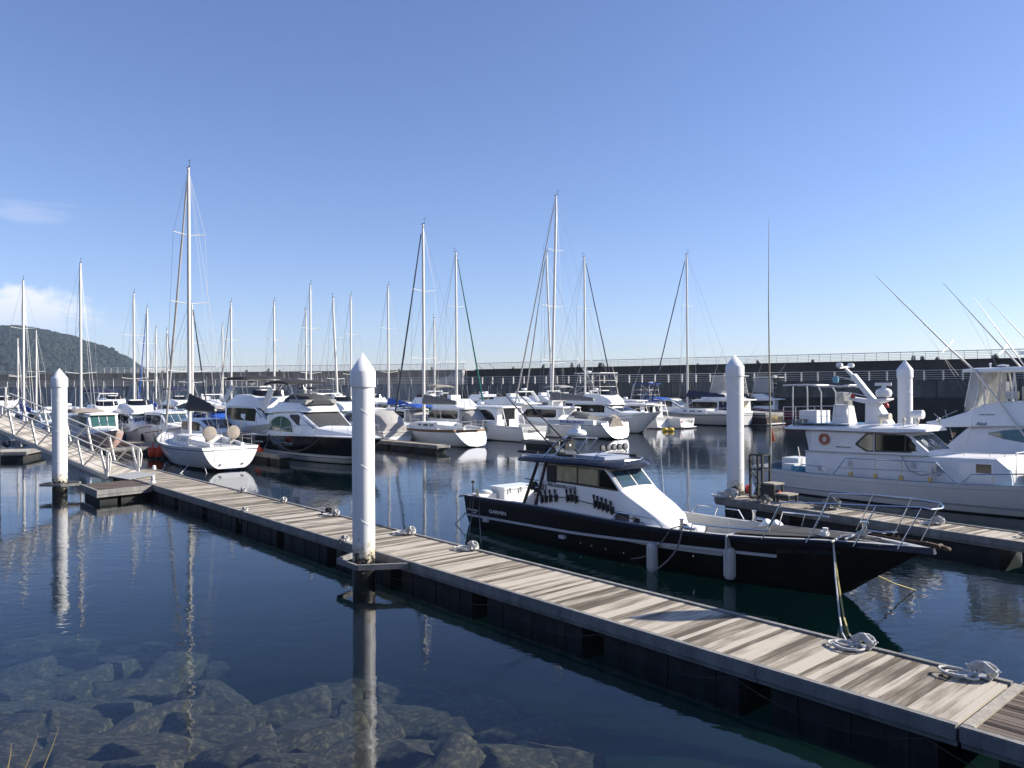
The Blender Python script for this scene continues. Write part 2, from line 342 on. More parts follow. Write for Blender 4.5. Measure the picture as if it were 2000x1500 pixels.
# ------------------------------------------------------------------ boat kit (x forward, y to port, z up from the waterline; x=0 transom)
def make_hull(L, B, sheer, parent, bands, mats, draft=.4, ts=.85, um=.45, p=2.2, uw=.82, pz=1., e0=.28, e1=.75, zs=-.25, tr=0., g=0., well=0., deck='white_deck', nst=20, name='hull', cam=.03, wellx=None, wellf=0):
    """sheer: [(u, z)]; bands: [(z_top, material index)] from the keel up, last one reaches the sheer. Returns functions sheer(x), half(x, z)"""
    us = [i / nst * .7 for i in range(nst)] + [.7 + .3 * math.sin(PI / 2 * i / 14) for i in range(15)]
    def sh(u): return sinterp(sheer, u)
    def bd(u):
        if u < um: return B / 2 * (ts + (1 - ts) * math.sin(PI / 2 * u / um))
        return B / 2 * max(0, 1 - ((u - um) / (1 - um)) ** p)
    def zk(u):
        if u < .35: return lerp(zs, -draft, math.sin(PI / 2 * u / .35))
        if u < uw: return lerp(-draft, -draft * .25, ((u - .35) / (uw - .35)) ** 2)
        return lerp(-draft * .25, sh(1), ((u - uw) / (1 - uw)) ** pz)
    def ee(u): return lerp(e0, e1, max(0, (u - .25) / .75) ** 1.5)
    def half(x, z):
        u = min(max(x / L, 0), 1); k = zk(u); s_ = sh(u)
        if z <= k: return 0.
        return bd(u) * min(1, (z - k) / max(1e-3, s_ - k)) ** ee(u)
    zrows = []
    mb = MB(); port = []; stb = []; rowm = []
    defs = []            # per row: function of sheer value
    lo = None
    marks = [(-9, None), (-.12, 0)]
    for z, mi in bands[:-1]: marks.append((z, mi))
    lastm = bands[-1][1]
    for u in us:
        s_ = sh(u); k = zk(u); zz = [k, lerp(k, min(k, 0) * .0 - .12, .5) if k < -.12 else k]
        zz.append(-.12)
        done = False
        for z, mi in marks[2:]:
            zv = z if z >= 0 else s_ + z
            if z < 0 and not done: lo_ = zz[-1]; zz += [lerp(lo_, zv, q) for q in (.08, .2, .38, .65)]; done = True
            zz.append(zv)
        if not done: lo_ = zz[-1]; zz += [lerp(lo_, s_, q) for q in (.05, .12, .25, .4)]
        top = zz[-1]
        zz += [lerp(top, s_, t) for t in (.25, .5, .75, 1)]
        zz = [max(z, k) for z in zz]
        x = u * L
        pr = [(x + tr * max(0, z) * (1 - u), half(x, z), z) for z in zz]
        port.append(pr)
    bm_ = []; dn = False
    for z, mi in bands[:-1]:
        if z < 0 and not dn: bm_ += [mi] * 4; dn = True
        bm_.append(mi)
    ms = [bands[0][1], bands[0][1]] + bm_ + ([] if dn else [lastm] * 4) + [lastm] * 4
    mb.grid(port, ms=ms); mb.grid([[(a, -b, c) for a, b, c in r] for r in port], ms=ms)
    r0 = port[0]
    for j in range(len(r0) - 1):
        a, b = r0[j], r0[j + 1]
        mb.add([a, b, (b[0], -b[1], b[2]), (a[0], -a[1], a[2])], [(0, 1, 2, 3)], ms[j])
    h = mb.build(name, mats, parent)
    # deck with optional bulwark
    dk = MB(); rows = []
    for u in us[:-1]:
        s_ = sh(u); x = u * L + tr * s_ * (1 - u); b = max(bd(u) - .0, .01); bi = max(b - max(g, .02), .004)
        w = well
        if wellx and not (wellx[0] <= u * L <= wellx[1]): w = wellf
        rows.append([(x, b, s_), (x, b - .004, s_ + .012), (x, bi, s_ + .012), (x, bi, s_ - w), (x, 0, s_ - w + cam), (x, -bi, s_ - w), (x, -bi, s_ + .012), (x, -b + .004, s_ + .012), (x, -b, s_)])
    dk.grid(rows)
    if g:   # close the transom top
        a = rows[0]; dk.add([a[2], a[6], a[5], a[4], a[3]], [(0, 1, 2, 3, 4)])
    dk.build('deck', deck, parent)
    return (lambda x: sh(x / L)), half

class House:
    """lofted cabin; stations (x, y0, y1, z0, z1[, ycentre]): half width at the foot, at the roof edge, foot and roof height"""
    def __init__(s, st, r=.07, cam=.04): s.st = [tuple(q) + ((0.,) if len(q) == 5 else ()) for q in st]; s.r = r; s.cam = cam
    def at(s, x):
        st = s.st
        if x <= st[0][0]: return st[0]
        for a, b in zip(st, st[1:]):
            if x <= b[0]:
                t = (x - a[0]) / max(1e-6, b[0] - a[0]); return tuple(lerp(i, j, t) for i, j in zip(a, b))
        return st[-1]
    def sec(s, q, off=0):
        x, y0, y1, z0, z1, yc = q; r = min(s.r, (z1 - z0) * .4, y1 * .4)
        ps = [(y0 + off, z0), (y1 + off, z1 - r), (y1 - r * .3 + off * .7, z1 - r * .3 + off * .7), (y1 - r, z1 + off), (y1 * .5, z1 + s.cam * .75 + off), (0, z1 + s.cam + off)]
        return [(x, yc + y, z) for y, z in ps] + [(x, yc - y, z) for y, z in ps[-2::-1]]
    def build(s, name, m, parent, mb=None):
        mb = mb or MB(); rows = [s.sec(q) for q in s.st]; mb.grid(rows)
        for r in (rows[0], rows[-1]): mb.add(r, [tuple(range(len(r)))])
        return mb.build(name, m, parent, ang=32)
    def side(s, x, z, sg, off=.0):
        q = s.at(x); x_, y0, y1, z0, z1, yc = q; r = min(s.r, (z1 - z0) * .4, y1 * .4); t = (z - z0) / max(1e-4, (z1 - r - z0))
        return (x, yc + sg * (lerp(y0, y1, t) + off), z)
    def top(s, x, t, off=0.):
        x_, y0, y1, z0, z1, yc = s.at(x); r = min(s.r, y1 * .4); y = t * (y1 - r); ay, hy = abs(y), y1 * .5; z = z1 + (s.cam * (1 - .25 * ay / hy) if ay <= hy else s.cam * .75 * (1 - (ay - hy) / max(1e-4, y1 - r - hy)))
        a = s.at(x - .05)[4]; b = s.at(x + .05)[4]; nx, nz = -(b - a), .1; l = math.hypot(nx, nz)
        return (x + off * nx / l, yc + y, z + off * nz / l)
    def swin(s, name, m, parent, cols, sg, off=.012, mb=None, d=.03):
        """cols: (x, zlow, zhigh) from aft to fore"""
        own = mb is None; mb = mb or MB(); out = []; inn = []
        xs = sorted(set([c[0] for c in cols] + [q[0] for q in s.st if cols[0][0] < q[0] < cols[-1][0]]))
        if len(set(c[0] for c in cols)) == len(cols): cols = [(x, interp([(c[0], c[1]) for c in cols], x), interp([(c[0], c[2]) for c in cols], x)) for x in xs]
        for x, a, b in cols:
            out.append([s.side(x, a, sg, off), s.side(x, b, sg, off)]); inn.append([s.side(x, a, sg, off - d), s.side(x, b, sg, off - d)])
        mb.grid(out)
        for r in (0, 1):
            mb.grid([[o[r], i[r]] for o, i in zip(out, inn)])
        for e in (0, -1): mb.add([out[e][0], out[e][1], inn[e][1], inn[e][0]], [(0, 1, 2, 3)])
        return mb.build(name, m, parent, ang=20) if own else mb
    def twin(s, name, m, parent, x0, x1, t0, t1, off=.012, n=4, mb=None, d=.03):
        own = mb is None; mb = mb or MB()
        ts = [lerp(t0, t1, i / n) for i in range(n + 1)]; xs = [x0, x1]
        o = [[s.top(x, t, off) for t in ts] for x in xs]; i_ = [[s.top(x, t, off - d) for t in ts] for x in xs]
        mb.grid(o)
        for e in (0, -1): mb.grid([o[e], i_[e]]); mb.grid([[r[e] for r in o], [r[e] for r in i_]])
        return mb.build(name, m, parent, ang=20) if own else mb

def rail(parent, base, hts, lean=0., r=.016, name='guard_rail', m='steel', mid=True, every=1, close=False):
    """one bent rail: base points on deck, height above each; posts at each point"""
    mb = MB(); top = [Vector((b[0], b[1], b[2] + h)) for b, h in zip(base, hts)]
    mb.tube(top, r, 6)
    for i, (b, t) in enumerate(zip(base, top)):
        if i % every == 0 and hts[i] > .05: mb.tube([b, t], r * .85, 5)
    if mid: mb.tube([Vector(b).lerp(t, .5) for b, t in zip(base, top)], r * .5, 4)
    return mb.build(name, m, parent)
def fender(parent_or_none, p, l, r, m, label=None, rope_to=None, group=None, name='fender'):
    mb = MB(); mb.lathe([(.02, -l / 2 - .05), (r * .5, -l / 2 - .02), (r * .92, -l / 2 + r * .4), (r, -l / 2 + r * .9), (r, l / 2 - r * .9), (r * .92, l / 2 - r * .4), (r * .45, l / 2), (.03, l / 2 + .04), (.03, l / 2 + .1)], p, 14)
    ms = [m]
    if rope_to: mb.tube([(p[0], p[1], p[2] + l / 2 + .08), rope_to], .009, 5, 1); ms.append('rope_grey')
    o = mb.build(name, ms, parent_or_none)
    return o
def sag(p, q, s=.3, n=10):
    p = Vector(p); q = Vector(q); return [p.lerp(q, i / n) - Vector((0, 0, s * 4 * (i / n) * (1 - i / n))) for i in range(n + 1)]
def forest_mat():
    m = bpy.data.materials.new('forest'); m.use_nodes = True; nt = m.node_tree; p = nt.nodes['Principled BSDF']; A = nt.nodes.new; L = nt.links.new
    p.inputs['Roughness'].default_value = .9; p.inputs['Specular IOR Level'].default_value = .1
    tc = A('ShaderNodeTexCoord'); n = A('ShaderNodeTexNoise'); n.inputs['Scale'].default_value = .022; n.inputs['Detail'].default_value = 10; n.inputs['Roughness'].default_value = .75; L(tc.outputs['Object'], n.inputs[0])
    r = A('ShaderNodeValToRGB'); e = r.color_ramp.elements; e[0].position = .36; e[0].color = (.006, .010, .009, 1); e[1].position = .70; e[1].color = (.040, .052, .032, 1); k = e.new(.52); k.color = (.014, .023, .017, 1)
    L(n.outputs[0], r.inputs[0]); L(r.outputs[0], p.inputs['Base Color']); MATS['forest'] = m
forest_mat()
# ================================================================== the setting
def water():
    mb = MB(); X0, X1, Y0, Y1 = -4000, 5000, -60, 9000
    mb.add([(X0, Y0, 0), (X1, Y0, 0), (X1, Y1, 0), (X0, Y1, 0)], [(0, 1, 2, 3)])
    m = bpy.data.materials.new('sea_water'); m.use_nodes = True; nt = m.node_tree; nt.nodes.clear(); A = nt.nodes.new; L = nt.links.new
    o = A('ShaderNodeOutputMaterial'); mx = A('ShaderNodeMixShader'); fr = A('ShaderNodeFresnel'); fr.inputs[0].default_value = 1.33
    t = A('ShaderNodeBsdfTransparent'); t.inputs[0].default_value = (.86, .93, .93, 1)
    g = A('ShaderNodeBsdfGlossy'); g.inputs['Roughness'].default_value = .012; g.inputs[0].default_value = (.93, .95, 1, 1)
    geo = A('ShaderNodeNewGeometry')
    io = A('ShaderNodeMapRange'); io.inputs[3].default_value = 1.33; io.inputs[4].default_value = .752; L(geo.outputs['Backfacing'], io.inputs[0]); L(io.outputs[0], fr.inputs[0])
    def nz(scale, stretch, det, dist=0):
        mp = A('ShaderNodeMapping'); mp.inputs['Scale'].default_value = stretch; L(geo.outputs['Position'], mp.inputs[0])
        n = A('ShaderNodeTexNoise'); n.inputs['Scale'].default_value = scale; n.inputs['Detail'].default_value = det; n.inputs['Distortion'].default_value = dist; L(mp.outputs[0], n.inputs['Vector']); return n.outputs[0]
    fine = nz(3.6, (1, 1.5, 1), 2.5, .3); mid = nz(.75, (1, 1.7, 1), 2, .2); big = nz(.16, (1, 1.4, 1), 1)
    gust = nz(.055, (1, .8, 1), 2)
    gr = A('ShaderNodeMapRange'); gr.inputs[1].default_value = .42; gr.inputs[2].default_value = .66; gr.inputs[3].default_value = .35; gr.inputs[4].default_value = 1.35; L(gust, gr.inputs[0])
    def mul(a, k):
        q = A('ShaderNodeMath'); q.operation = 'MULTIPLY'; L(a, q.inputs[0])
        if isinstance(k, float): q.inputs[1].default_value = k
        else: L(k, q.inputs[1])
        return q.outputs[0]
    def add(a, b): q = A('ShaderNodeMath'); L(a, q.inputs[0]); L(b, q.inputs[1]); return q.outputs[0]
    h = add(mul(mul(fine, .0062), gr.outputs[0]), add(mul(mul(mid, .011), gr.outputs[0]), mul(big, .014)))
    b = A('ShaderNodeBump'); b.inputs['Distance'].default_value = 1; b.inputs['Strength'].default_value = 1; L(h, b.inputs['Height'])
    L(b.outputs[0], fr.inputs['Normal']); L(b.outputs[0], g.inputs['Normal'])
    L(fr.outputs[0], mx.inputs[0]); L(t.outputs[0], mx.inputs[1]); L(g.outputs[0], mx.inputs[2]); L(mx.outputs[0], o.inputs[0])
    ab = A('ShaderNodeVolumeAbsorption'); ab.inputs[0].default_value = (.56, .72, .68, 1); ab.inputs[1].default_value = .30
    vs = A('ShaderNodeVolumeScatter'); vs.inputs[0].default_value = (.02, .32, .52, 1); vs.inputs[1].default_value = .0045
    av = A('ShaderNodeAddShader'); L(ab.outputs[0], av.inputs[0]); L(vs.outputs[0], av.inputs[1]); L(av.outputs[0], o.inputs[1])
    MATS['sea_water'] = m
    tag(mb.build('water', 'sea_water', smooth=False), kind='structure')
water()

def seabed():
    mb = MB(); rows = []
    ys = [-60, -6, 0, 2.5, 4.5, 6.5, 8, 10, 12, 14, 16, 19, 23, 40, 200, 9000]
    zs = [2.75, 2.75, 2.75, 2.7, 2.0, .8, -.5, -1.2, -1.9, -2.7, -3.6, -4.7, -5.5, -6, -6, -6]
    xs = [-4000, -200] + [-60 + 4 * i for i in range(31)] + [200, 5000]
    for y, z in zip(ys, zs):
        rows.append([(x, y + (1.2 * mnoise.noise((x * .2, y * .2, 0)) if abs(x) < 100 and 6 < y < 30 else 0), z - .0) for x in xs])
    mb.grid(rows); tag(mb.build('seabed', 'seabed_mud'), kind='structure')
    # slope added behind the camera to fill the shade and show in reflections
    mb = MB(); rows = []
    for j in range(24):
        y = -12 - j * 4.5; rows.append([(x, y, 2.7 + min(26, j * 1.5) + (2.2 * mnoise.noise((x * .12, y * .12, 5)) + 1.6 * mnoise.noise((x * .4, y * .4, 2)) if j else 0)) for x in [-150 + 5 * i for i in range(61)]])
    mb.grid(rows); tag(mb.build('added_fill_slope', 'fill_bank', smooth=True, ang=180), kind='structure')
    mb = MB(); rows = []  # left shore slope, added out of view so windows reflect something dark
    for j in range(20):
        x = -72 - j * 5; rows.append([(x - max(0, y - 60) * .45, y, min(24, .5 + j * 2.2) + (2 * mnoise.noise((x * .1, y * .1, 7)) if j else -2)) for y in [-110 + 5 * i for i in range(43)]])
    mb.grid(rows); tag(mb.build('added_shore_slope', 'forest', smooth=True, ang=180), kind='structure')

# sunken riprap below the quay
def boulder_mesh(seed, sx, sy, sz):
    import bmesh
    r = random.Random(seed); bm = bmesh.new(); bmesh.ops.create_cube(bm, size=2)
    bmesh.ops.subdivide_edges(bm, edges=bm.edges, cuts=11, use_grid_fill=True)
    pl = [(Vector((r.uniform(-1, 1), r.uniform(-1, 1), r.uniform(-.2, 1.6))).normalized(), r.uniform(.62, .95)) for _ in range(6)]
    off = Vector((r.random() * 50, r.random() * 50, r.random() * 50))
    for v in bm.verts:
        c = v.co.copy(); n = c.normalized(); c = c.lerp(n * 1.15, .06)
        for a, d in pl:
            k = c.dot(a) - d
            if k > 0: c -= a * k
        c += n * (.15 * mnoise.noise(c * 1.3 + off) + .045 * mnoise.noise(c * 4 + off) + .03 * mnoise.noise(c * 10 + off))
        v.co = Vector((c.x * sx, c.y * sy, c.z * sz))
    me = bpy.data.meshes.new('boulder'); bm.to_mesh(me); bm.free()
    me.polygons.foreach_set('use_smooth', [True] * len(me.polygons)); me.set_sharp_from_angle(angle=math.radians(48)); me.materials.append(MATS['boulder']); return me
# (px, py, top depth, half length, half width, half height, turn)
BL = [(1345, 0, 0)]
SPOT = [(540, 1372, .8, .62, .5, 10), (415, 1350, .9, .5, .35, -15), (250, 1340, .9, .55, .42, 20), (150, 1325, 1.0, .5, .4, 0), (60, 1350, 1.0, .6, .45, 10),
        (330, 1300, 1.3, .6, .4, 5), (200, 1285, 1.5, .7, .5, -10), (90, 1290, 1.5, .6, .5, 30), (290, 1258, 1.9, .6, .45, 0), (20, 1310, 1.3, .5, .5, 0),
        (760, 1350, 1.0, .75, .55, -20), (650, 1345, .9, .4, .38, 40), (830, 1395, .9, .55, .4, 15), (700, 1400, .7, .45, .35, -10), (890, 1420, .95, .5, .42, 30),
        (260, 1412, .6, .55, .36, 12), (395, 1420, .6, .48, .38, -8), (560, 1430, .5, .5, .36, 5), (640, 1415, .6, .4, .35, 25), (120, 1395, .7, .5, .36, -20),
        (30, 1410, .7, .45, .4, 12), (180, 1450, .5, .45, .3, 25), (320, 1462, .45, .5, .3, 5), (450, 1468, .42, .42, .33, -15), (575, 1485, .4, .4, .3, 10),
        (690, 1462, .45, .42, .34, 30), (800, 1455, .5, .5, .36, -8), (850, 1490, .45, .5, .3, 12), (970, 1470, .6, .55, .42, 8), (1070, 1475, .7, .5, .4, -12),
        (60, 1470, .5, .45, .35, 0), (930, 1385, .9, .5, .38, 0), (1020, 1428, .85, .5, .38, 20), (230, 1375, .75, .3, .25, 50), (470, 1395, .7, .3, .26, 33),
        (350, 1382, .75, .3, .28, 70), (740, 1430, .6, .25, .22, 20), (860, 1345, 1.5, .4, .35, 20), (620, 1450, .5, .26, .22, 60), (1130, 1500, 1.0, .5, .4, 40),
        (160, 1375, .8, .26, .22, 10), (510, 1500, .4, .36, .3, 20), (250, 1492, .4, .4, .3, 0), (120, 1498, .4, .35, .3, 40), (-40, 1380, .8, .6, .4, 0), (960, 1500, .7, .4, .3, 0), (680, 1372, .9, .28, .22, 15), (420, 1298, 1.6, .4, .3, 25), (130, 1248, 2.2, .6, .4, 10), (40, 1255, 2.1, .5, .4, 30)]
BM = [boulder_mesh(i * 3 + 1, 1, 1, 1) for i in range(9)]
for i, (px, py, d, a, b, t) in enumerate(SPOT):
    p = G(px, py, -d); hz = min(a, b) * .62; o = bpy.data.objects.new('boulder', BM[i % 9]); COL.objects.link(o)
    o.location = (p.x, p.y, -d - hz * .55); o.scale = (a * 1.38, b * 1.2, hz); o.rotation_euler = (math.radians(rnd.uniform(-8, 8)), math.radians(rnd.uniform(-8, 8)), math.radians(t + rnd.uniform(-90, 90) * (i % 2)))
    tag(o, 'brown algae covered boulder lying in the shallow clear water by the quay', 'boulder', 'sunken boulders under the clear water')
for i in range(16):   # more of the slope between them
    x = rnd.uniform(-8.5, 2.8); y = rnd.uniform(7.6, 13.5); d = .55 + (y - 8) * .36 + rnd.uniform(0, .35) + max(0, x + .5) * .18
    o = bpy.data.objects.new('boulder', BM[rnd.randrange(9)]); COL.objects.link(o); k = rnd.uniform(.28, .6)
    o.location = (x, y, -d - k * .5); o.scale = (k * 1.25, k, k * .8); o.rotation_euler = (rnd.uniform(-.25, .25), rnd.uniform(-.25, .25), rnd.uniform(0, 6.3))
    tag(o, 'brown algae covered boulder lying in the shallow clear water by the quay', 'boulder', 'sunken boulders under the clear water')

# headland
def headland():
    D = 1500; k = D / F
    prof = [(-700, 60), (-500, 115), (-250, 135), (-60, 124), (0, 124), (50, 124), (85, 117), (112, 109), (130, 107), (150, 98), (180, 92), (200, 86), (212, 78), (223, 64), (235, 50), (246, 34), (256, 18), (266, 4), (285, -6)]
    mb = MB(); rows = []; nx, ny = 260, 70
    for j in range(ny + 1):
        v = j / ny; row = []
        for i in range(nx + 1):
            px = -700 + 1000 * i / nx; h = interp(prof, px) * k
            x = (px - 1000) * k; f = math.sin(PI * min(1, v * 1.0) ** .8); f = math.sin(PI / 2 * min(1, v / .55)) ** .75 if v < .55 else math.cos(PI / 2 * (v - .55) / .45)
            y = D - 340 + v * 620; z = h * f
            z += (f > .02) * (h > 3) * (7 * mnoise.noise((x * .012, y * .012, 1)) + 2.2 * mnoise.noise((x * .05, y * .05, 3)) + 2.6 * abs(mnoise.noise((x * .11, y * .11, z * .05))))
            row.append((x, y, z - 2))
        rows.append(row)
    mb.grid(rows); tag(mb.build('headland_hill', 'forest', smooth=True, ang=180), kind='structure')
    # tree crowns over the slope: thousands, one mass
    tb = MB(); r = random.Random(3)
    import bmesh
    def hz(px, v):
        h = interp(prof, px) * k; f = math.sin(PI / 2 * min(1, v / .55)) ** .75 if v < .55 else math.cos(PI / 2 * (v - .55) / .45); return h * f
    for _ in range(4200):
        px = r.uniform(-60, 285); v = r.uniform(.02, .60) ; x = (px - 1000) * k; y = D - 340 + v * 620; z = hz(px, v)
        if z < 1: continue
        z += 7 * mnoise.noise((x * .012, y * .012, 1)); s = r.uniform(1.8, 7.5)
        vs = []; n = 6; lv = [(-.5, .6), (.1, 1.), (.62, .75), (.95, .25)]
        for a, b in lv:
            for q in range(n): t = 2 * PI * q / n + a; w = b * s * r.uniform(.7, 1.25); vs.append((x + w * math.cos(t), y + w * math.sin(t), z + a * s * .9 + r.uniform(-.5, .5)))
        tb.add(vs, [(i * n + q, i * n + (q + 1) % n, (i + 1) * n + (q + 1) % n, (i + 1) * n + q) for i in range(3) for q in range(n)] + [tuple(range(3 * n, 4 * n))])
    tag(tb.build('forest_canopy', 'forest', smooth=True, ang=60), kind='stuff')
headland()
seabed()

# ------------------------------------------------------------------ breakwater
CR = Vector((-8.5, 125.5, 0)); RD = Vector((.843, -.538, 0)); LD = Vector((-.985, .17, 0)).normalized()
def breakwater():
    t = thing('breakwater_wall', 'long two tier concrete breakwater wall closing the harbour behind all the boats', 'breakwater', CR)
    segs = [(LD, 36, 'parapet_lit', 'quay_face'), (RD, 130, 'parapet', 'quay_face')]
    for d, ln, pm, fm in [(LD, 150, 'parapet_lit', 'quay_lit'), (RD, 130, 'parapet', 'quay_face')]:  # left segment coloured as sunlit, right segment as shaded
        nrm = Vector((-d.y, d.x, 0));
        if nrm.y < 0: nrm = -nrm       # points away from the harbour
        def blk(a, b, z0, z1, s0=0, s1=ln): 
            p = MB(); q = [d * s0 + nrm * a, d * s1 + nrm * a, d * s1 + nrm * b, d * s0 + nrm * b]
            p.prism([(v.x, v.y, z0) for v in q], (0, 0, z1 - z0)); return p
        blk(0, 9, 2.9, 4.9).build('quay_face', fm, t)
        blk(-.55, 9, -1, 2.9).build('quay_foot', 'quay_dark' if d is RD else 'quay_lit', t)  # right foot near black: shadow of the recess put into its colour
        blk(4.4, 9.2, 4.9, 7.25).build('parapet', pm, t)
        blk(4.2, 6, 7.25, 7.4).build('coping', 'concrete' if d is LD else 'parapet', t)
        j = MB()
        for i in range(int(ln / 8)):
            a = d * (i * 8 + 4); j.box(0, 0, 0, 0, 0, 0) if False else j.beam(a + nrm * -.02 + Vector((0, 0, 2.9)), a + nrm * -.02 + Vector((0, 0, 4.9)), .12, .06)
        j.build('expansion_joint', 'quay_dark', t)
    nl, nr = Vector((-LD.y, LD.x, 0)), Vector((-RD.y, RD.x, 0)); nl = nl if nl.y > 0 else -nl; nr = nr if nr.y > 0 else -nr
    for z0, z1, w0, w1, m_ in ((2.9, 4.89, .01, 9, 'quay_face'), (4.89, 7.24, 4.41, 9.2, 'parapet')):
        b = MB(); q = [nl * w0, nr * w0 + RD * .02, nr * w1 + RD * .02, nl * w1]; b.prism([(v.x, v.y, z0) for v in q], (0, 0, z1 - z0)); b.build('corner_block', m_, t)
    s = MB()
    for i in range(14):     # light concrete stair climbing to the parapet at the bend
        a = LD * (6 - i * .42); n = Vector((-LD.y, LD.x, 0)); n = n if n.y > 0 else -n
        q = [a + n * 2.6, a + LD * -.42 + n * 2.6, a + LD * -.42 + n * 4.3, a + n * 4.3]; z = 4.9 + .17 * (i + 1)
        s.prism([(v.x, v.y, 4.9) for v in q], (0, 0, z - 4.9))
    s.build('stair', 'concrete', t, smooth=False)
    for off, zb, hh, nb, step, w, lab, mt in [(4.6, 7.4, .98, 4, 1.35, .06, 'white multi bar railing along the top of the breakwater', 'alu_white'), (.25, 4.9, 1.15, 4, 1.95, .16, 'white railing with chunky posts along the lower breakwater walkway', 'alu_white')]:
        for d, ln, side in [(LD, 70 if zb > 7 else 110, 'left'), (RD, 100, 'right')]:
            nrm = Vector((-d.y, d.x, 0)); nrm = nrm if nrm.y > 0 else -nrm
            rt = thing('railing', lab + (', far part left of the bend' if side == 'left' else ', long part right of the bend'), 'railing', CR + nrm * off + Vector((0, 0, zb)))
            b = MB(); 
            if zb > 7: b.tube([d * .2 + Vector((0, 0, hh)), d * ln + Vector((0, 0, hh))], .055, 6)
            else: b.beam(d * .2 + Vector((0, 0, hh)), d * ln + Vector((0, 0, hh)), .12, .07)
            for q in range(nb): z = .16 + q * (hh - .2) / nb; b.tube([d * .2 + Vector((0, 0, z)), d * ln + Vector((0, 0, z))], .022, 4)
            b.build('rail_bar', mt, rt)
            pm = MB(); pw = w if side == 'right' or zb > 7 else .08
            pm.box(-pw / 2, pw / 2, -pw / 2, pw / 2, 0, hh - .03); po = pm.build('post', mt, rt); po.rotation_euler.z = math.atan2(d.y, d.x)
            n = int(ln / step); order = list(range(n)) if side == 'left' else list(range(n))
            po.location = d * (.4); ex = MB()
            for q in range(1, n):
                if q < 70:
                    c = po.copy(); COL.objects.link(c); c.parent = rt; c.location = d * (.4 + q * step)
                else:
                    v = d * (.4 + q * step); ex.box(v.x - pw / 2, v.x + pw / 2, v.y - pw / 2, v.y + pw / 2, 0, hh - .03)
            if ex.v: tag(ex.build('post', mt, rt), kind='stuff')
    # wave breaking blocks behind the parapet showing between the bars
    r = random.Random(5)
    for i in range(34):
        d, s = (RD, r.uniform(1, 95)) if i % 3 else (LD, r.uniform(2, 62)); nrm = Vector((-d.y, d.x, 0)); nrm = nrm if nrm.y > 0 else -nrm
        p = CR + d * s + nrm * r.uniform(10.2, 12); b = MB(); k = r.uniform(.35, .75)
        for a in ((1, .2, -.3), (-.9, .3, -.3), (.1, -1, -.2), (0, .1, 1)):
            v = Vector(a).normalized() * k * 1.3; b.tube([(0, 0, 0), v], [k * .5, k * .3], 7)
        o = b.build('tetrapod', 'parapet', None); o.location = p + Vector((0, 0, 7.0 + r.uniform(-.1, .35))); o.rotation_euler = (r.uniform(-.4, .4), r.uniform(-.4, .4), r.uniform(0, 6))
        tag(o, 'dark concrete wave breaking block showing behind the top railing of the breakwater', 'tetrapod', 'wave blocks behind the breakwater')
breakwater()

# ------------------------------------------------------------------ pontoons
DA = -49.0; dv = Vector((math.cos(math.radians(DA)), math.sin(math.radians(DA)), 0)); nv = Vector((-dv.y, dv.x, 0))
def pontoon(name, label, org, ang, ln, wd, top=.5, boards='dock_boards', pw=.118, floats=2.6, gap=.5, side_n=True, ends=True, fh=.15, cat='pontoon', group=None, axis=0):
    """org = near left corner; x along, y across (away)"""
    t = thing(name, label, cat, (org[0], org[1], 0), ang, group)
    b = MB(); r = random.Random(int(ln * 10)); e = .10
    if axis == 0:
        n = int((ln - 2 * e * 0) / pw)
        for i in range(n):
            z = top + r.uniform(-.0025, .0025); b.box(i * pw + .007, (i + 1) * pw - .007, e, wd - e, top - .035, z)
    else:
        n = int((wd - 2 * e) / pw)
        for i in range(n):
            z = top + r.uniform(-.0025, .0025); b.box(.06, ln - .06, e + i * pw + .006, e + (i + 1) * pw - .006, top - .035, z)
    b.build('deck_boards', boards, t, smooth=False)
    seg = 4.9; k = MB(); 
    for y0, y1, yl0, yl1 in ((0, e - .004, .03, e), (wd - e + .004, wd, wd - e, wd - .03)):
        x = 0
        while x < ln - .05:
            x1 = min(x + seg, ln) - .012
            k.box(x, x1, y0, y1, top - fh, top + .014); k.box(x, x1, y0 + (.012 if y0 == 0 else -0.0), y1 - (.0 if y0 == 0 else .012), top + .014, top + .03)
            k.box(x + .0, x1, yl0 + (.02 if y0 == 0 else 0), yl1 - (0 if y0 == 0 else .02), top - fh - .08, top - fh - .002)
            x += seg
    for x in (0, ln - .1): k.box(x + .002, x + .098, e, wd - e, top - fh, top - .04)
    k.box(.2, ln - .2, e, wd - e, top - .11, top - .04)
    k.build('side_beam', 'fascia', t, smooth=False)
    x = .35; proto = None
    while x < ln - .6:
        l_ = min(floats, ln - x - .25)
        f = MB(); f.box(x, x + l_, .14, wd - .14, -.35, top - fh - .03)
        for q in range(3): f.box(x + l_ * (q + .5) / 3 - .04, x + l_ * (q + .5) / 3 + .04, .12, .139, -.3, top - fh - .12)
        f.build('float', 'float_black', t, smooth=False); x += floats + gap
    return t
O1 = Vector((-14.63, 31.39, 0)); L1 = 29.95
def dk(s, w, z=.5): return O1 + dv * s + nv * w + Vector((0, 0, z))
# how far the pontoon runs on to the left behind the gangway foot
main = pontoon('walkway_pontoon', 'long diagonal weathered wood pontoon crossing the foreground to the lower right', dk(-6.9, 0), DA, L1 + 6.9, 2.0)
s2 = pontoon('cross_pontoon', 'dark slatted cross walkway at the lower right corner', dk(L1 + .03, -.0), DA, 2.6, 9.5, boards='dark_boards', pw=.09, axis=1)
b = MB(); b.box(0, .12, 0.1, 1.9, .5, .535); b.build('threshold_plate', 'old_wood', s2, smooth=False)
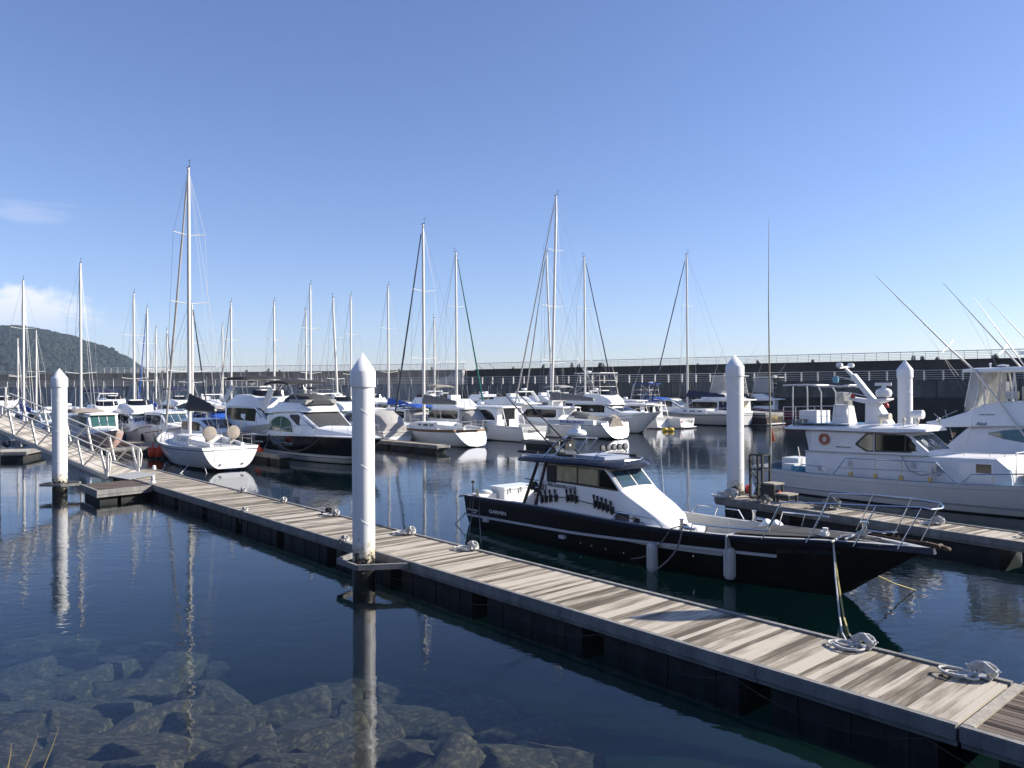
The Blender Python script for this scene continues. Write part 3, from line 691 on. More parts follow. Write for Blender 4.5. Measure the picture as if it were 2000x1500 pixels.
# landing next to the left pile
plc = G(189, 959, .5); pll = G(136, 938, .5)
land = thing('landing_pontoon', 'short dark wood landing platform between the left pile and the gangway foot', 'pontoon', (0, 0, 0))
b = MB(); ca = dk(0.0, -.02); cb = plc
wv = (cb - ca); wl = wv.length; wd_ = wv.normalized(); bk = -dv
nb = int(2.6 / .13)
for i in range(nb):
    q0 = bk * (i * .13 + .1 + .005); q1 = bk * ((i + 1) * .13 + .1 - .005)
    b.prism([ca + q0 + wd_ * .06, cb + q0 - wd_ * .1, cb + q1 - wd_ * .1, ca + q1 + wd_ * .06], (0, 0, -.035))
b.build('deck_boards', 'dark_boards', land, smooth=False)
k = MB(); up = Vector((0, 0, 1))
k.beam(ca + bk * .05 - up * .075, cb + bk * .05 - up * .075, .1, .18); k.beam(cb - wd_ * .05 + bk * .101 - up * .075, cb - wd_ * .05 + bk * 2.75 - up * .075, .1, .18)
k.beam(ca + bk * .06 - up * .22, cb + bk * .06 - up * .22, .08, .10); k.beam(cb - wd_ * .06 + bk * .12 - up * .22, cb - wd_ * .06 + bk * 2.75 - up * .22, .08, .10)
k.build('side_beam', 'fascia', land, smooth=False)
f = MB()
for u0, u1 in ((.35, 1.15), (1.3, wl - .15)):
    f.prism([ca + wd_ * u0 + bk * .15, ca + wd_ * u1 + bk * .15, ca + wd_ * u1 + bk * 2.6, ca + wd_ * u0 + bk * 2.6], (0, 0, -.24)) if False else None
    pz = [Vector((v.x, v.y, -.35)) for v in (ca + wd_ * u0 + bk * .17, ca + wd_ * u1 + bk * .17, ca + wd_ * u1 + bk * 2.6, ca + wd_ * u0 + bk * 2.6)]
    f.prism(pz, (0, 0, .60))
f.build('float', 'float_black', land, smooth=False)

# finger pontoon with the black boat on one side, big white boat on the other
fa = G(1395, 972, .5); fb = G(2000, 1062, .5); fang = math.degrees(math.atan2(fb.y - fa.y, fb.x - fa.x))
fing = pontoon('finger_pontoon', 'pale finger pontoon between the black boat and the big white fishing boat', fa, fang, 13.5, 1.45)
fdir = Vector((math.cos(math.radians(fang)), math.sin(math.radians(fang)), 0)); fnv = Vector((-fdir.y, fdir.x, 0))
def fg(s, w, z=.5): return fa + fdir * s + fnv * w + Vector((0, 0, z - .5))
# gusset plate under its right half
g = MB(); g.prism([(10.0, .1, .30), (11.6, .1, .30), (11.6, .1, .02), (11.1, .1, -.02)], (0, .05, 0)); g.build('gusset', 'alu', fing)

# ------------------------------------------------------------------ piles
def pile(p, h, r, label, seams=((.9, .15), (.57, .5), (.32, .9)), guide=None):
    t = thing('mooring_pile', label, 'pile', (p[0], p[1], 0), 0, 'white steel mooring piles')
    b = MB(); b.lathe([(r, -3), (r, h - .78)], n=40); b.build('shaft', 'pile_paint', t)
    c = MB(); c.lathe([(r + .03, h - .80), (r + .03, h - .45), (r + .022, h - .43), (.0, h)], n=40); c.build('cap', 'white_pile', t)
    for k in range(3):
        w = MB()      # spiral weld
        z0 = h * (.16 + .24 * k); pts = []
        for i in range(13): a = math.radians(-100 + i * 15); pts.append((math.cos(a) * (r + .002), math.sin(a) * (r + .002), z0 + .62 - i * .052))
        w.tube(pts, .0055, 4); w.build('weld_seam', 'white_pile', t)
    return t
P1 = G(117, 966); P2 = G(711, 1134); P3 = G(1437, 963, .5); P4 = AT(1768, 800, 33.5)
pile(P1, 5.32, .285, 'white steel pile with pointed cap at the left end, beside the gangway')
pile(P2, 5.22, .255, 'tall white steel pile with pointed cap standing nearest, against the middle of the wooden pontoon')
pile(P3, 5.55, .30, 'white steel pile with pointed cap at the end of the pale finger pontoon')
pile(P4, 5.5, .295, 'white steel pile with pointed cap standing behind the big white fishing boat')
sd2 = Vector((sdir.x, sdir.y, 0)).normalized(); tip = G(1215, 1208, .5); PS = tip + sd2 * ((5.3 - .5) / math.tan(math.radians(SUN_EL)))
pile(PS, 5.3, .26, 'white steel pile beside the dark cross walkway, outside the right edge of the picture')
# guide brackets belong to the pontoons
def bracket(parent, P, near, w0=.62, off=.42, z=.44):
    b = MB(); inv = parent.matrix_basis.inverted(); q = [P + dv * w0 - nv * .0, P + dv * (w0 * .55) - nv * off, P - dv * (w0 * .55) - nv * off, P - dv * w0]
    pts = [near + dv * 1.05, near + dv * .45 - nv * (near - P).dot(nv) - nv * off, near - dv * .45 - nv * (near - P).dot(nv) - nv * off, near - dv * .95]
    for a, c in zip(pts, pts[1:]): b.beam(inv @ Vector((a.x, a.y, z)), inv @ Vector((c.x, c.y, z)), .07, .12)
    b.build('pile_guide', 'fascia', parent, smooth=False)
s_ = (P2 - O1).dot(dv); bpy.context.view_layer.update()
bracket(main, P2, dk(s_, 0))
b = MB(); q = [P1 + Vector(v) for v in ((-.55, -.45, .45), (.35, -.5, .45), (.9, -.12, .45), (.62, .42, .45), (-.4, .5, .45), (-.62, 0, .45))]
for a, c in zip(q, q[1:] + q[:1]): b.beam((a.x, a.y, .45), (c.x, c.y, .45), .07, .10)
b.build('pile_guide', 'fascia', land, smooth=False)
b = MB(); inv = fing.matrix_basis.inverted(); lp = inv @ Vector((P3.x, P3.y, 0))
for a, c in (((-.45, lp.y - .42), (-.45, lp.y + .42)), ((-.45, lp.y - .42), (.3, lp.y - .42)), ((-.45, lp.y + .42), (.3, lp.y + .42))):
    b.beam((lp.x + a[0], a[1], .46), (lp.x + c[0], c[1], .46), .08, .12)
b.build('pile_guide', 'alu', fing, smooth=False)

# ------------------------------------------------------------------ cleats with rope
def cleat(p, ang, label, rope='rope', turns=4, seed=1, coil=True, size=1., group='rope wrapped cleats on the pontoons'):
    r = random.Random(seed); t = thing('dock_cleat', label, 'cleat', p, ang, group)
    b = MB(); b.box(-.09, .09, -.045, .045, 0, .018); b.tube([(-.05, 0, .01), (-.05, 0, .085)], .017, 7); b.tube([(.05, 0, .01), (.05, 0, .085)], .017, 7)
    b.tube([(-.17, 0, .105), (-.09, 0, .092), (0, 0, .09), (.09, 0, .092), (.17, 0, .105)], [.009, .017, .02, .017, .009], 7); b.build('cleat_horn', 'alu', t)
    m = MB(); 
    for k in range(turns):   # figure of eight turns
        pts = []; w = .11 + r.uniform(-.02, .03); z0 = .05 + .02 * k
        for i in range(17):
            a = 2 * PI * i / 16; pts.append((w * math.sin(a), .055 * math.sin(2 * a) + r.uniform(-.006, .006), z0 + .035 * math.cos(2 * a) + .02))
        m.tube(pts, .013, 6)
    if coil:
        for k in range(3):
            cx, cy_, rr = r.uniform(-.16, .0) - .08, -.13 + r.uniform(-.05, .02), r.uniform(.07, .13); pts = []
            for i in range(18): a = 2 * PI * i / 17 * 1.05; pts.append((cx + rr * 1.35 * math.cos(a), cy_ + rr * math.sin(a), .016 + .013 * k + r.uniform(0, .008)))
            m.tube(pts, .013, 6)
    m.tube([(0, -.06, .07), (-.06, -.10, .05), (-.13, -.12, .018), (-.24, -.10 + r.uniform(-.06, .06), .014)], .013, 6)
    m.build('rope', rope, t)
    t.scale = (size,) * 3; return t
def on_dock(px, py): g_ = G(px, py, .5); s = (g_ - O1).dot(dv); return s
for i, (px, py, lab) in enumerate([(1697, 1262, 'rope wrapped cleat on the wooden pontoon by the bow of the black boat'), (1918, 1327, 'cleat with a coiled white rope at the lower right end of the wooden pontoon'),
        (941, 1072, 'rope wrapped cleat on the wooden pontoon below the stern of the black boat'), (812, 1043, 'rope wrapped cleat on the wooden pontoon just right of the nearest white pile'),
        (679, 1005, 'rope wrapped cleat close beside the nearest white pile on its left'), (661, 1002, 'small dark cleat left of the nearest white pile, far edge of the pontoon'),
        (574, 980, 'rope wrapped cleat on the far edge of the pontoon, third left of the nearest pile'), (489, 961, 'small rope wrapped cleat nearest the white sailboat on the far pontoon edge')]):
    s = on_dock(px, py); cleat(dk(s, 1.86, .515), DA, lab, rope='rope' if i != 5 else 'rope_black', seed=i + 3, coil=i < 5, size=1.25 if i < 4 else 1.1)
for px, py, lab in [(477, 1000, 'cleat with hanging cord on the near edge of the pontoon, left part'), (661, 1060, 'cord wrapped cleat on the near pontoon edge left of the nearest pile')]:
    s = on_dock(px, py); p = dk(s, .12, .515); c = cleat(p, DA, lab, seed=px, coil=False, turns=3)
    m = MB(); m.tube([(-.03, -.1, .02), (-.04, -.17, 0), (-.04, -.18, -.3)], .01, 5); m.tube([(.05, -.1, .02), (.06, -.17, 0), (.06, -.18, -.36)], .01, 5); m.build('hanging_cord', 'rope_grey', c)
for i, (s, w, sz, lab) in enumerate([(.5, .3, 1.8, 'heap of white mooring rope at the very end of the pale finger pontoon'), (3.9, 1.0, 1.9, 'big tangle of pale rope on the finger pontoon behind the bow rail'), (7.2, .95, 1.2, 'flat tangle of pale rope in the middle of the finger pontoon'),
        (9.9, 1.2, 1.7, 'pile of pale rope on the far side of the finger pontoon toward the right'), (10.9, .35, 1.9, 'rope wrapped cleat at the right end of the finger pontoon, lines hanging down'), (1.9, .35, 1.3, 'pale coiled rope near the foot of the rusty ladder stand')]):
    c = cleat(fg(s, w, .515), fang, lab, seed=40 + i, size=sz, rope='rope' if i % 2 == 0 else 'rope_grey', turns=5, group='rope heaps on the finger pontoon')
    if i == 4:
        m = MB(); m.tube([(-.1, -.15, .02), (-.13, -.26, 0), (-.15, -.27, -.3)], .011, 5); m.tube([(.0, -.15, .02), (.02, -.26, 0), (-.1, -.27, -.38)], .011, 5); m.build('hanging_cord', 'rope_grey', c)
# lamp on the deck corner
s = on_dock(314, 943); t = thing('deck_lamp', 'small round glass deck lamp on the left corner of the wooden pontoon', 'lamp', dk(s, .22, .515))
b = MB(); b.lathe([(.11, 0), (.11, .05), (.085, .09)], n=18); b.build('lamp_base', 'white_paint', t)
b = MB(); b.lathe([(.075, .09), (.08, .2), (.075, .27), (.05, .32), (.01, .335)], n=18); b.build('lamp_glass', 'lamp_glass', t)
s = on_dock(310, 925); t = thing('deck_lamp', 'small white capped deck lamp behind the foot of the gangway', 'lamp', dk(-6.3, 1.9, .515))
b = MB(); b.lathe([(.09, 0), (.09, .06), (.075, .16), (.06, .2), (.01, .215)], n=16); b.build('lamp_body', 'white_paint', t)
# hose and cord slung under the near edge
for s0, s1, n, lab, m_, sg in [(16.9, 32.2, 6, 'dark water hose hanging in loops along the near side of the pontoon, right half', 'rubber', .24), (2.0, 7.5, 3, 'thin black cable hanging in loops along the near side of the pontoon, left half', 'rope_black', .22)]:
    b = MB(); pts = []
    for i in range(n): pts += [dk(s0 + (s1 - s0) * (i + j / 8) / n, -.07, .30) - Vector((0, 0, sg * 4 * (j / 8) * (1 - j / 8))) for j in range(8)]
    b.tube(pts, .008, 6); tag(b.build('water_hose' if 'hose' in lab else 'power_cable', m_), lab, 'hose' if 'hose' in lab else 'cable')

# ------------------------------------------------------------------ gangway
def gangway():
    foot = G(209, 930, .60); u = Vector((-.978, .208, 0)); n = Vector((.208, .978, 0)); rise = .36; ln = 7.2; wd = 2.0
    t = thing('gangway', 'white aluminium truss gangway with plank deck climbing to the upper left', 'gangway', foot)
    def P(s, w, z=0): return u * s + n * w + Vector((0, 0, s * rise + z))
    b = MB(); k = int(ln / .14)
    for i in range(k):
        b.prism([P(i * .14 + .004, .08), P(i * .14 + .136, .08), P(i * .14 + .136, wd - .08), P(i * .14 + .004, wd - .08)], (0, 0, .03))
    b.build('deck_boards', 'ramp_boards', t, smooth=False)
    for w, nm in ((0, 'near'), (wd, 'far')):
        b = MB(); b.beam(P(0, w, -.06), P(ln, w, -.06), .08, .16); b.build('bottom_chord', 'alu', t, smooth=False)
        b = MB(); top = 1.1; b.tube([P(-.12, w, .25), P(-.2, w, .85), P(-.12, w, top - .02), P(.05, w, top)] + [P(s, w, top) for s in (ln - .15,)] + [P(ln, w, top - .1), P(ln, w, .2)], .035, 8)
        b.build('handrail', 'alu_white', t)
        b = MB()
        for i in range(1, 4): b.tube([P(0, w, top * i / 4 + .02), P(ln, w, top * i / 4 + .02)], .014, 4)
        b.build('side_wire', 'alu', t)
        nb = 6; bay = ln / nb
        for i in range(nb):
            s = i * bay; b = MB(); b.beam(P(s + .03, w, .0), P(s + bay * .28, w, top - .02), .07, .07); b.build('truss_post', 'alu_white', t, smooth=False)
            b = MB(); b.beam(P(s + bay * .28, w, top - .02), P(s + bay, w, .0), .05, .05); b.build('truss_brace', 'alu', t, smooth=False)
        b = MB(); b.beam(P(-.02, w, -.1), P(-.02, w, top), .08, .08); b.build('end_post', 'alu_white', t, smooth=False)
    b = MB(); b.prism([P(-.02, .05, .0), P(-.02, wd - .1, .0), Vector(G(306, 927, .54)) - foot, Vector(G(252, 937, .54)) - foot], (0, 0, .02)); b.build('hinged_flap', 'nonslip', t, smooth=False)
    # upper landing on the quay
    top = foot + P(ln, 0, 0)
    q = thing('quay_landing', 'pale landing at the top of the gangway with a white frame gate', 'landing', top)
    b = MB(); b.prism([u * 0 + n * -.3, u * 0 + n * (wd + .3), u * 7 + n * (wd + 2.3), u * 7 + n * -.3], (0, 0, -.25)); b.build('slab', 'concrete', q, smooth=False)
    b = MB(); b.prism([u * .4 + n * .0, u * .4 + n * wd, u * 7 + n * wd, u * 7 + n * 0.0], (0, 0, -3.6)); b.build('support_wall', 'quay_dark', q, smooth=False)
    b = MB()
    for s, w in ((.3, wd + .2), (1.0, wd + .2), (1.0, .2)):
        b.beam(u * s + n * w, u * s + n * w + Vector((0, 0, 1.35)), .07, .07)
    b.beam(u * .3 + n * (wd + .2) + Vector((0, 0, 1.33)), u * 1.0 + n * (wd + .2) + Vector((0, 0, 1.33)), .06, .06)
    b.beam(u * 1.0 + n * .2 + Vector((0, 0, 1.33)), u * 1.0 + n * (wd + .2) + Vector((0, 0, 1.33)), .06, .06)
    b.box(0, 0, 0, 0, 0, 0) if False else None
    b.build('gate_frame', 'alu_white', q, smooth=False)
    b = MB(); b.prism([u * .55 + n * (wd + .26), u * 1.15 + n * (wd + .26), u * 1.15 + n * (wd + .3), u * .55 + n * (wd + .3)], (0, 0, .45)); b.build('panel', 'white_paint', q, smooth=False)
gangway()
# pontoon at the left edge with deck boxes
la = G(75, 880, .5); lb = G(-60, 905, .5); lang = 12
o = Vector((la.x, la.y, 0)) - Vector((math.cos(math.radians(lang)), math.sin(math.radians(lang)), 0)) * 9 - Vector((0, 1.2, 0))
pl = pontoon('side_pontoon', 'grey pontoon at the left edge under the gangway', o, lang, 9, 3.2, boards='ramp_boards')
p = AT(34, 865, la.y + 3.5); p.z = .5
t = thing('deck_box', 'grey plastic deck box on the pontoon under the gangway, left edge', 'box', p, 8)
b = MB(); b.box(-.3, .35, -.3, .3, 0, .42); b.build('box_body', 'fascia', t, smooth=False); b = MB(); b.box(-.32, .37, -.32, .32, .422, .48); b.build('lid', 'concrete', t, smooth=False)
p = AT(14, 862, la.y + 3.3); p.z = .5
t = thing('tarpaulin_bundle', 'dark blue tarpaulin bundle left of the grey deck box', 'bundle', p); b = MB(); b.ell((0, 0, .22), (.32, .25, .24)); b.ell((.2, .05, .3), (.2, .18, .2)); b.build('tarpaulin', 'canvas_blkblue', t)
# dry grass at the foot of the picture
for i, (x0, y0, x1, y1, D) in enumerate([(15, 1500, 22, 1452, 3.1), (48, 1502, 75, 1434, 3.1), (84, 1502, 116, 1418, 3.1)]):
    a = AT(x0, y0, D); c = AT(x1, y1, D); a2 = a + (a - c) * 1.6; a2.z = a.z - .35
    b = MB(); b.tube([a2, a, a.lerp(c, .5) + Vector((.004, 0, .003)), c], [.0035, .003, .0022, .0006], 5)
    tag(b.build('grass_stalk', 'dry_grass'), ['short dry grass stalk at the lower left corner', 'middle dry grass stalk leaning right at the lower left corner', 'tallest dry grass stalk leaning right at the lower left corner'][i], 'grass stalk', 'dry grass stalks on the quay edge')
# ================================================================== the black boat
def BO(px, py, z=0.): return G(px, py, z)
def black_boat():
    a = -51; o = Vector((-.66, 25.68, 0)); L = 13.85
    t = thing('fishing_boat', 'long low black motor fishing boat with white cabin moored beside the wooden pontoon', 'boat', o, a)
    sheer = [(0, .93), (.25, 1.0), (.5, .98), (.62, 1.0), (.75, 1.07), (.88, 1.2), (1, 1.24)]
    sh, half = make_hull(L, 2.52, sheer, t, [(.04, 0), (-.12, 0), (0, 1)], ['black_gel', 'blue_grey'], draft=.3, ts=.93, um=.4, p=2.6, uw=.87, pz=.95, e0=.13, e1=.55, g=.13, well=.50, deck='grey_deck', wellx=(.0, 10.0), wellf=.06, nst=26)
    # spray rail lip and bow lip
    b = MB()
    for sg in (-1, 1):
        pts = [(x, sg * (half(x, sh(x)) + .012), sh(x) - .02) for x in [i * .5 for i in range(27)] + [13.6, 13.84]]
        b.tube(pts, .035, 6)
    b.build('gunwale_rim', 'blue_grey', t)
    b = MB(); rows = []
    for i in range(11):
        x = 12.6 + i * .13; y = half(x, sh(x)) + .05 * (i / 10); rows.append([(x, y, sh(x) + .01), (x + .03, y + .02, sh(x) - .10), (x + .03, -y - .02, sh(x) - .10), (x, -y, sh(x) + .01)])
    b.grid(rows); b.add(rows[-1], [(0, 1, 2, 3)]); b.build('bow_lip', 'blue_grey', t)
    for sg in (-1, 1):
        b = MB(); rows = []
        for i in range(34):
            x = i * 11.0 / 33; zc = interp([(0, .30), (5.2, .44), (9.6, .665), (11, .72)], x); y = half(x, zc)
            rows.append([(x, sg * (half(x, zc - .04) - .03), zc - .04), (x, sg * (y + .035), zc - .03), (x, sg * (y + .04), zc + .03), (x, sg * (y - .03), zc + .04)])
        b.grid(rows); b.build('spray_strake', 'ltgrey', t)
    # cabin, set toward the near side
    yc, hw = -.42, .72
    st = [(3.62, hw, hw - .02, .78, 2.18, yc), (3.95, hw, hw - .02, .78, 2.24, yc), (6.22, hw, hw - .04, .78, 2.27, yc), (6.30, hw, hw - .05, .78, 2.22, yc), (6.80, hw, hw - .03, .78, 1.74, yc), (7.05, hw, hw - .05, .78, 1.60, yc), (7.5, hw - .02, hw - .09, .78, 1.38, yc), (7.85, hw - .05, hw - .14, .78, 1.17, yc), (8.05, hw - .12, hw - .3, .78, 1.0, yc), (8.2, hw - .2, hw - .42, .78, .86, yc)]
    h = House(st, r=.07, cam=.03); cab = h.build('cabin', 'white_gel', t)
    b = MB(); b.box(7.6, 8.34, yc - .66, yc + .72, .55, .90); b.build('cabin_step', 'white_deck', t)
    h.swin('window_frame', 'frame_dark', t, [(3.98, 1.74, 2.2), (4.5, 1.74, 2.22), (6.20, 1.725, 2.23), (6.38, 1.72, 2.08), (6.70, 1.715, 1.76)], -1, .008)
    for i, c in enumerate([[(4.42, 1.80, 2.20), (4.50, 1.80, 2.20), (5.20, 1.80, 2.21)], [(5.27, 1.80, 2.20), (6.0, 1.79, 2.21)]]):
        h.swin('side_window', 'window_tan_reflect', t, c, -1, .02, d=.02)
    h.swin('side_window', 'window', t, [(6.07, 1.78, 2.2), (6.22, 1.775, 2.19), (6.64, 1.765, 1.79)], -1, .02, d=.02)
    h.swin('side_window', 'window_tan_reflect', t, [(4.42, 1.80, 2.20), (6.0, 1.79, 2.21)], 1, .02, d=.02)
    h.swin('aft_panel', 'canvas_black', t, [(4.02, 1.72, 2.17), (4.36, 1.72, 2.18)], -1, .02, d=.02)
    h.twin('windscreen_frame', 'alu', t, 6.33, 6.79, -1, 1, .01)
    h.twin('windscreen', 'window_blue', t, 6.37, 6.75, -.92, -.05, .022, d=.02); h.twin('windscreen', 'window_blue', t, 6.37, 6.75, .05, .92, .022, d=.02)
    h.swin('hull_window', 'navy', t, [(6.62, .98, 1.16), (6.72, .98, 1.22), (7.08, .98, 1.17)], -1, .012); h.swin('hull_window', 'navy', t, [(7.2, .98, 1.15), (7.42, .98, 1.1)], -1, .012)
    # roof: thin wing with a dark blue edge, long overhang aft
    rf = MB(); rows = []
    for x, w, z in [(2.52, .35, 2.25), (2.6, .62, 2.27), (2.9, .80, 2.29), (3.6, .86, 2.31), (5.6, .87, 2.35), (6.3, .84, 2.34), (6.55, .70, 2.32), (6.68, .48, 2.30)]:
        rows.append([(x, yc - w, z - .05), (x, yc - w - .03, z), (x, yc - w + .05, z + .06), (x, yc, z + .10), (x, yc + w - .05, z + .06), (x, yc + w + .03, z), (x, yc + w, z - .05), (x, yc, z - .04), (x, yc - w, z - .05)])
    rf.grid(rows); rf.add(rows[0][:-1], [tuple(range(8))]); rf.add(rows[-1][:-1], [tuple(range(8))]); rf.build('roof', 'blue_grey', t)
    b = MB(); b.box(4.9, 6.0, yc - .45, yc + .5, 2.44, 2.53); b.build('roof_hatch', 'roof_grey', t)
    for x0, x1, y in ((2.62, 3.5, yc - .62), (4.35, 5.0, yc - .62), (5.0, 6.1, yc + .7)):
        b = MB(); b.tube([(x0, y, 2.49), (x1, y, 2.51)], .038, 8); b.build('roof_pad', 'rubber', t)
    pts = [(2.9, yc - .72, 2.44), (4.6, yc - .76, 2.46), (6.2, yc - .70, 2.47), (6.62, yc - .35, 2.47), (6.66, yc + .2, 2.47), (6.3, yc + .70, 2.47), (4.6, yc + .76, 2.46)]
    b = MB(); b.tube(pts, .016, 6)
    for p in pts: b.tube([p, (p[0], p[1], 2.36)], .012, 5)
    b.build('roof_rail', 'steel', t)
    # pillars framing the aft doorway
    for x0, x1, xb0, xb1, nm in ((3.58, 3.66, 2.84, 2.95, 'door_pillar'), (3.93, 4.0, 3.40, 3.5, 'door_pillar')):
        for sg in (-1,):
            b = MB(); b.beam((xb0, yc - .72, .72), (x0 + .03, yc - .72, 2.24), .06, .07); b.build(nm, 'rubber', t)
    b = MB(); b.beam((2.9, yc + .66, .72), (3.62, yc + .66, 2.24), .06, .07); b.build('door_pillar', 'rubber', t)
    b = MB(); b.box(2.9, 3.6, yc - .6, yc + .6, 1.5, 1.515); b.tube([(3.02, yc - .7, 1.72), (3.6, yc - .7, 1.72)], .015, 6); b.build('tool_rack', 'rubber', t)
    for p in ((3.5, -1.16, 1.62), (3.42, -1.17, 1.5), (3.56, -1.16, 1.44)):
        b = MB(); b.lathe([(.04, -.04), (.07, -.04), (.07, .04), (.04, .04)], p, 12, ax='y'); b.build('cable_reel', 'rubber', t)
    # white fish box
    b = MB(); b.box(.18, .88, -.2, 1.05, .45, 1.10); fb_ = b.build('fish_box', 'white_gel', t, smooth=False)
    b = MB(); b.box(.15, .91, -.23, 1.08, 1.102, 1.17); b.build('lid', 'white_gel', fb_, smooth=False)
    for y in (0., .45, .9): b = MB(); b.box(.912, .935, y - .015, y + .015, .98, 1.14); b.build('latch', 'steel', fb_, smooth=False)
    b = MB(); b.ell((-.0 + .35, -.55, 1.0), (.28, .18, .08)); b.box(.1, .6, -1.0, -.3, .5, .98); b.build('aft_locker', 'white_deck', t)
    b = MB(); b.tube([(.12, -.9, .93), (.12, -.9, 1.28)], .02, 6); b.ell((.12, -.9, 1.34), (.07, .05, .05)); b.tube([(.12, -.9, 1.2), (.3, -.9, .95)], .014, 5); b.build('davit', 'dark_iron', t)
    b = MB(); b.lathe([(.045, 0), (.045, .27)], (.75, -1.18, .94), 12); b.build('mooring_bitt', 'steel', t)
    b = MB(); b.beam((-.1, -1.2, .89), (.12, -1.24, .93), .16, .05); b.build('corner_guard', 'rubber', t)
    # rod holders along the cabin side
    hs = [(3.81, 1.22), (3.99, 1.26), (4.18, 1.30), (4.40, 1.33), (4.88, 1.38), (5.04, 1.40), (5.21, 1.38), (5.93, 1.34), (6.07, 1.32), (6.22, 1.30), (6.37, 1.28), (6.54, 1.24)]
    for x, z in hs:
        y = yc - hw - .045; b = MB(); b.box(x - .025, x + .05, y - .03, y + .04, z - .10, z + .07); b.tube([(x, y, z - .14), (x - .03, y, z + .20)], .022, 7); b.tube([(x - .03, y, z + .12), (x - .04, y, z + .22)], .03, 7); b.build('rod_holder', 'rubber', t)
    b = MB(); b.tube([(3.5, yc - hw - .03, 1.30), (4.9, yc - hw - .03, 1.36), (5.9, yc - hw - .03, 1.30), (7.6, yc - hw, 1.02)], .012, 5); b.build('side_cable', 'rubber', t)
    # radar arch
    for sg, y in ((-1, -1.05), (1, .25)):
        for x0, k in ((3.75, 0), (4.12, 1)):
            b = MB(); b.tube([(x0, y, 2.38), (x0 + .45, y * .9 + (.0 if sg < 0 else 0), 2.84), (x0 + .62, y * .8 - .05, 2.93), (x0 + .3 - k * .1, (-.4), 2.96)], .024, 7); b.build('arch_tube', 'steel', t)
    rc = (4.35, -.30)
    b = MB(); b.lathe([(.25, 0), (.29, .04), (.29, .09), (.23, .15), (.09, .19)], (rc[0], rc[1], 3.0), 28); b.build('radar_dome', 'white_gel', t)
    b = MB(); b.lathe([(.11, 0), (.10, .12)], (rc[0], rc[1], 3.18), 14); b.build('scanner_neck', 'white_gel', t)
    b = MB(); sd = Vector((.62, .79 * .12, 0)); sd = Vector((1, .12, 0)).normalized(); c = Vector((4.12, rc[1], 3.38)); b.beam(c - sd * .86, c + sd * .86, .13, .13); sc_ = b.build('radar_scanner', 'white_gel', t)
    nrm = Vector((sd.y, -sd.x, 0)); text('FURUNO', sc_, 'lettering', 'text_blue', .86, c - sd * .35 + nrm * .07 - Vector((0, 0, .035)), sd, (0, 0, 1), height=.075)
    b = MB(); b.box(4.25, 4.45, -.86, -.56, 2.66, 2.86); b.box(4.45, 4.5, -.89, -.53, 2.63, 2.89); b.tube([(4.35, -.7, 2.86), (4.35, -.6, 2.96)], .02, 5); lh_ = b.build('loudhailer', 'rubber', t); b = MB(); b.box(4.501, 4.51, -.74, -.68, 2.73, 2.79); b.build('horn_centre', 'white_gel', lh_)
    b = MB(); b.tube([(5.55, -.9, 2.44), (5.75, -.82, 2.62), (5.85, -.45, 2.70), (5.85, .0, 2.70), (5.75, .25, 2.62), (5.6, .3, 2.44)], .018, 6); b.build('lamp_bar', 'steel', t)
    for y in (-.80, -.58, -.36, -.14, .08):
        b = MB(); b.lathe([(.03, -.08), (.085, -.03), (.09, .03)], (5.85, y, 2.76), 14, ax='x'); l_ = b.build('spot_lamp', 'rubber', t); b = MB(); b.lathe([(.068, .031), (.05, .036), (.01, .038)], (5.85, y, 2.76), 14, ax='x'); b.build('lens', 'lens_grey', l_)
    for p, k, q in (((4.35, -1.0, 2.5), (3.76, -1.0, 2.91), (.6, -1.0, 5.1)), ((4.0, .1, 2.45), (3.34, .1, 2.84), (-.3, .1, 5.2))):
        b = MB(); p, k, q = Vector(p), Vector(k), Vector(q); b.tube([p, k, k.lerp(q, .25), k.lerp(q, .26), k.lerp(q, .28), k.lerp(q, .65), q], [.022, .022, .02, .032, .02, .014, .005], 6); b.build('fishing_rod', 'rubber', t)
    b = MB(); b.tube([(5.4, .28, 2.42), (5.4, .28, 2.95)], .012, 5); b.tube([(4.85, -.4, 2.5), (4.86, -.4, 3.4)], .008, 4); b.build('antenna', 'white_paint', t)
    b = MB(); b.tube([(7.05, .28, 1.5), (6.9, .3, 2.9)], .008, 4); b.build('whip_antenna', 'white_paint', t)
    # foredeck pad, rails, bollards, fenders lying in the well
    b = MB(); rows = []
    for x in (9.97, 10.8, 11.6, 12.3, 12.9): y = max(half(x, sh(x)) - .2, .12); rows.append([(x, y, sh(x) + .045), (x, 0, sh(x) + .07), (x, -y, sh(x) + .045)])
    b.grid(rows); b.build('deck_pad', 'pad_grey', t)
    b = MB(); b.box(9.93, 9.97, -1.1, 1.1, .5, 1.08); b.build('well_bulkhead', 'grey_deck', t)
    for x in (8.5, 9.05, 9.6):
        b = MB(); b.box(x, x + .07, 1.04, 1.12, .5, .93); b.box(x, x + .07, -1.12, -1.04, .5, .93); 
        b2 = MB(); b2.box(x, x + .07, 1.04, 1.10, .52, .93); b2.build('frame_rib', 'ltgrey', t)
    def pulpit(sg):
        pts = [(10.85, 1.02), (11.85, .98), (12.75, .78), (13.45, .42)]; nm = 'bow_rail'
        b = MB(); top = []
        for i, (x, y) in enumerate(pts):
            tx = x + .42; q = (tx, sg * (y * .98), sh(x) + .84); b.tube([(x, sg * (y + .08) * .98, sh(x)), q], .014, 6); top.append(q)
        b.tube([(10.98, sg * 1.04, sh(11) + .2)] + [top[0]] + top[1:] + [(13.97, sg * .28, sh(13.5) + .80)], .016, 7)
        mid = [(x + .21, sg * y, sh(x) + .42) for x, y in pts]; 
        b.build(nm, 'steel', t)
    pulpit(-1); pulpit(1)
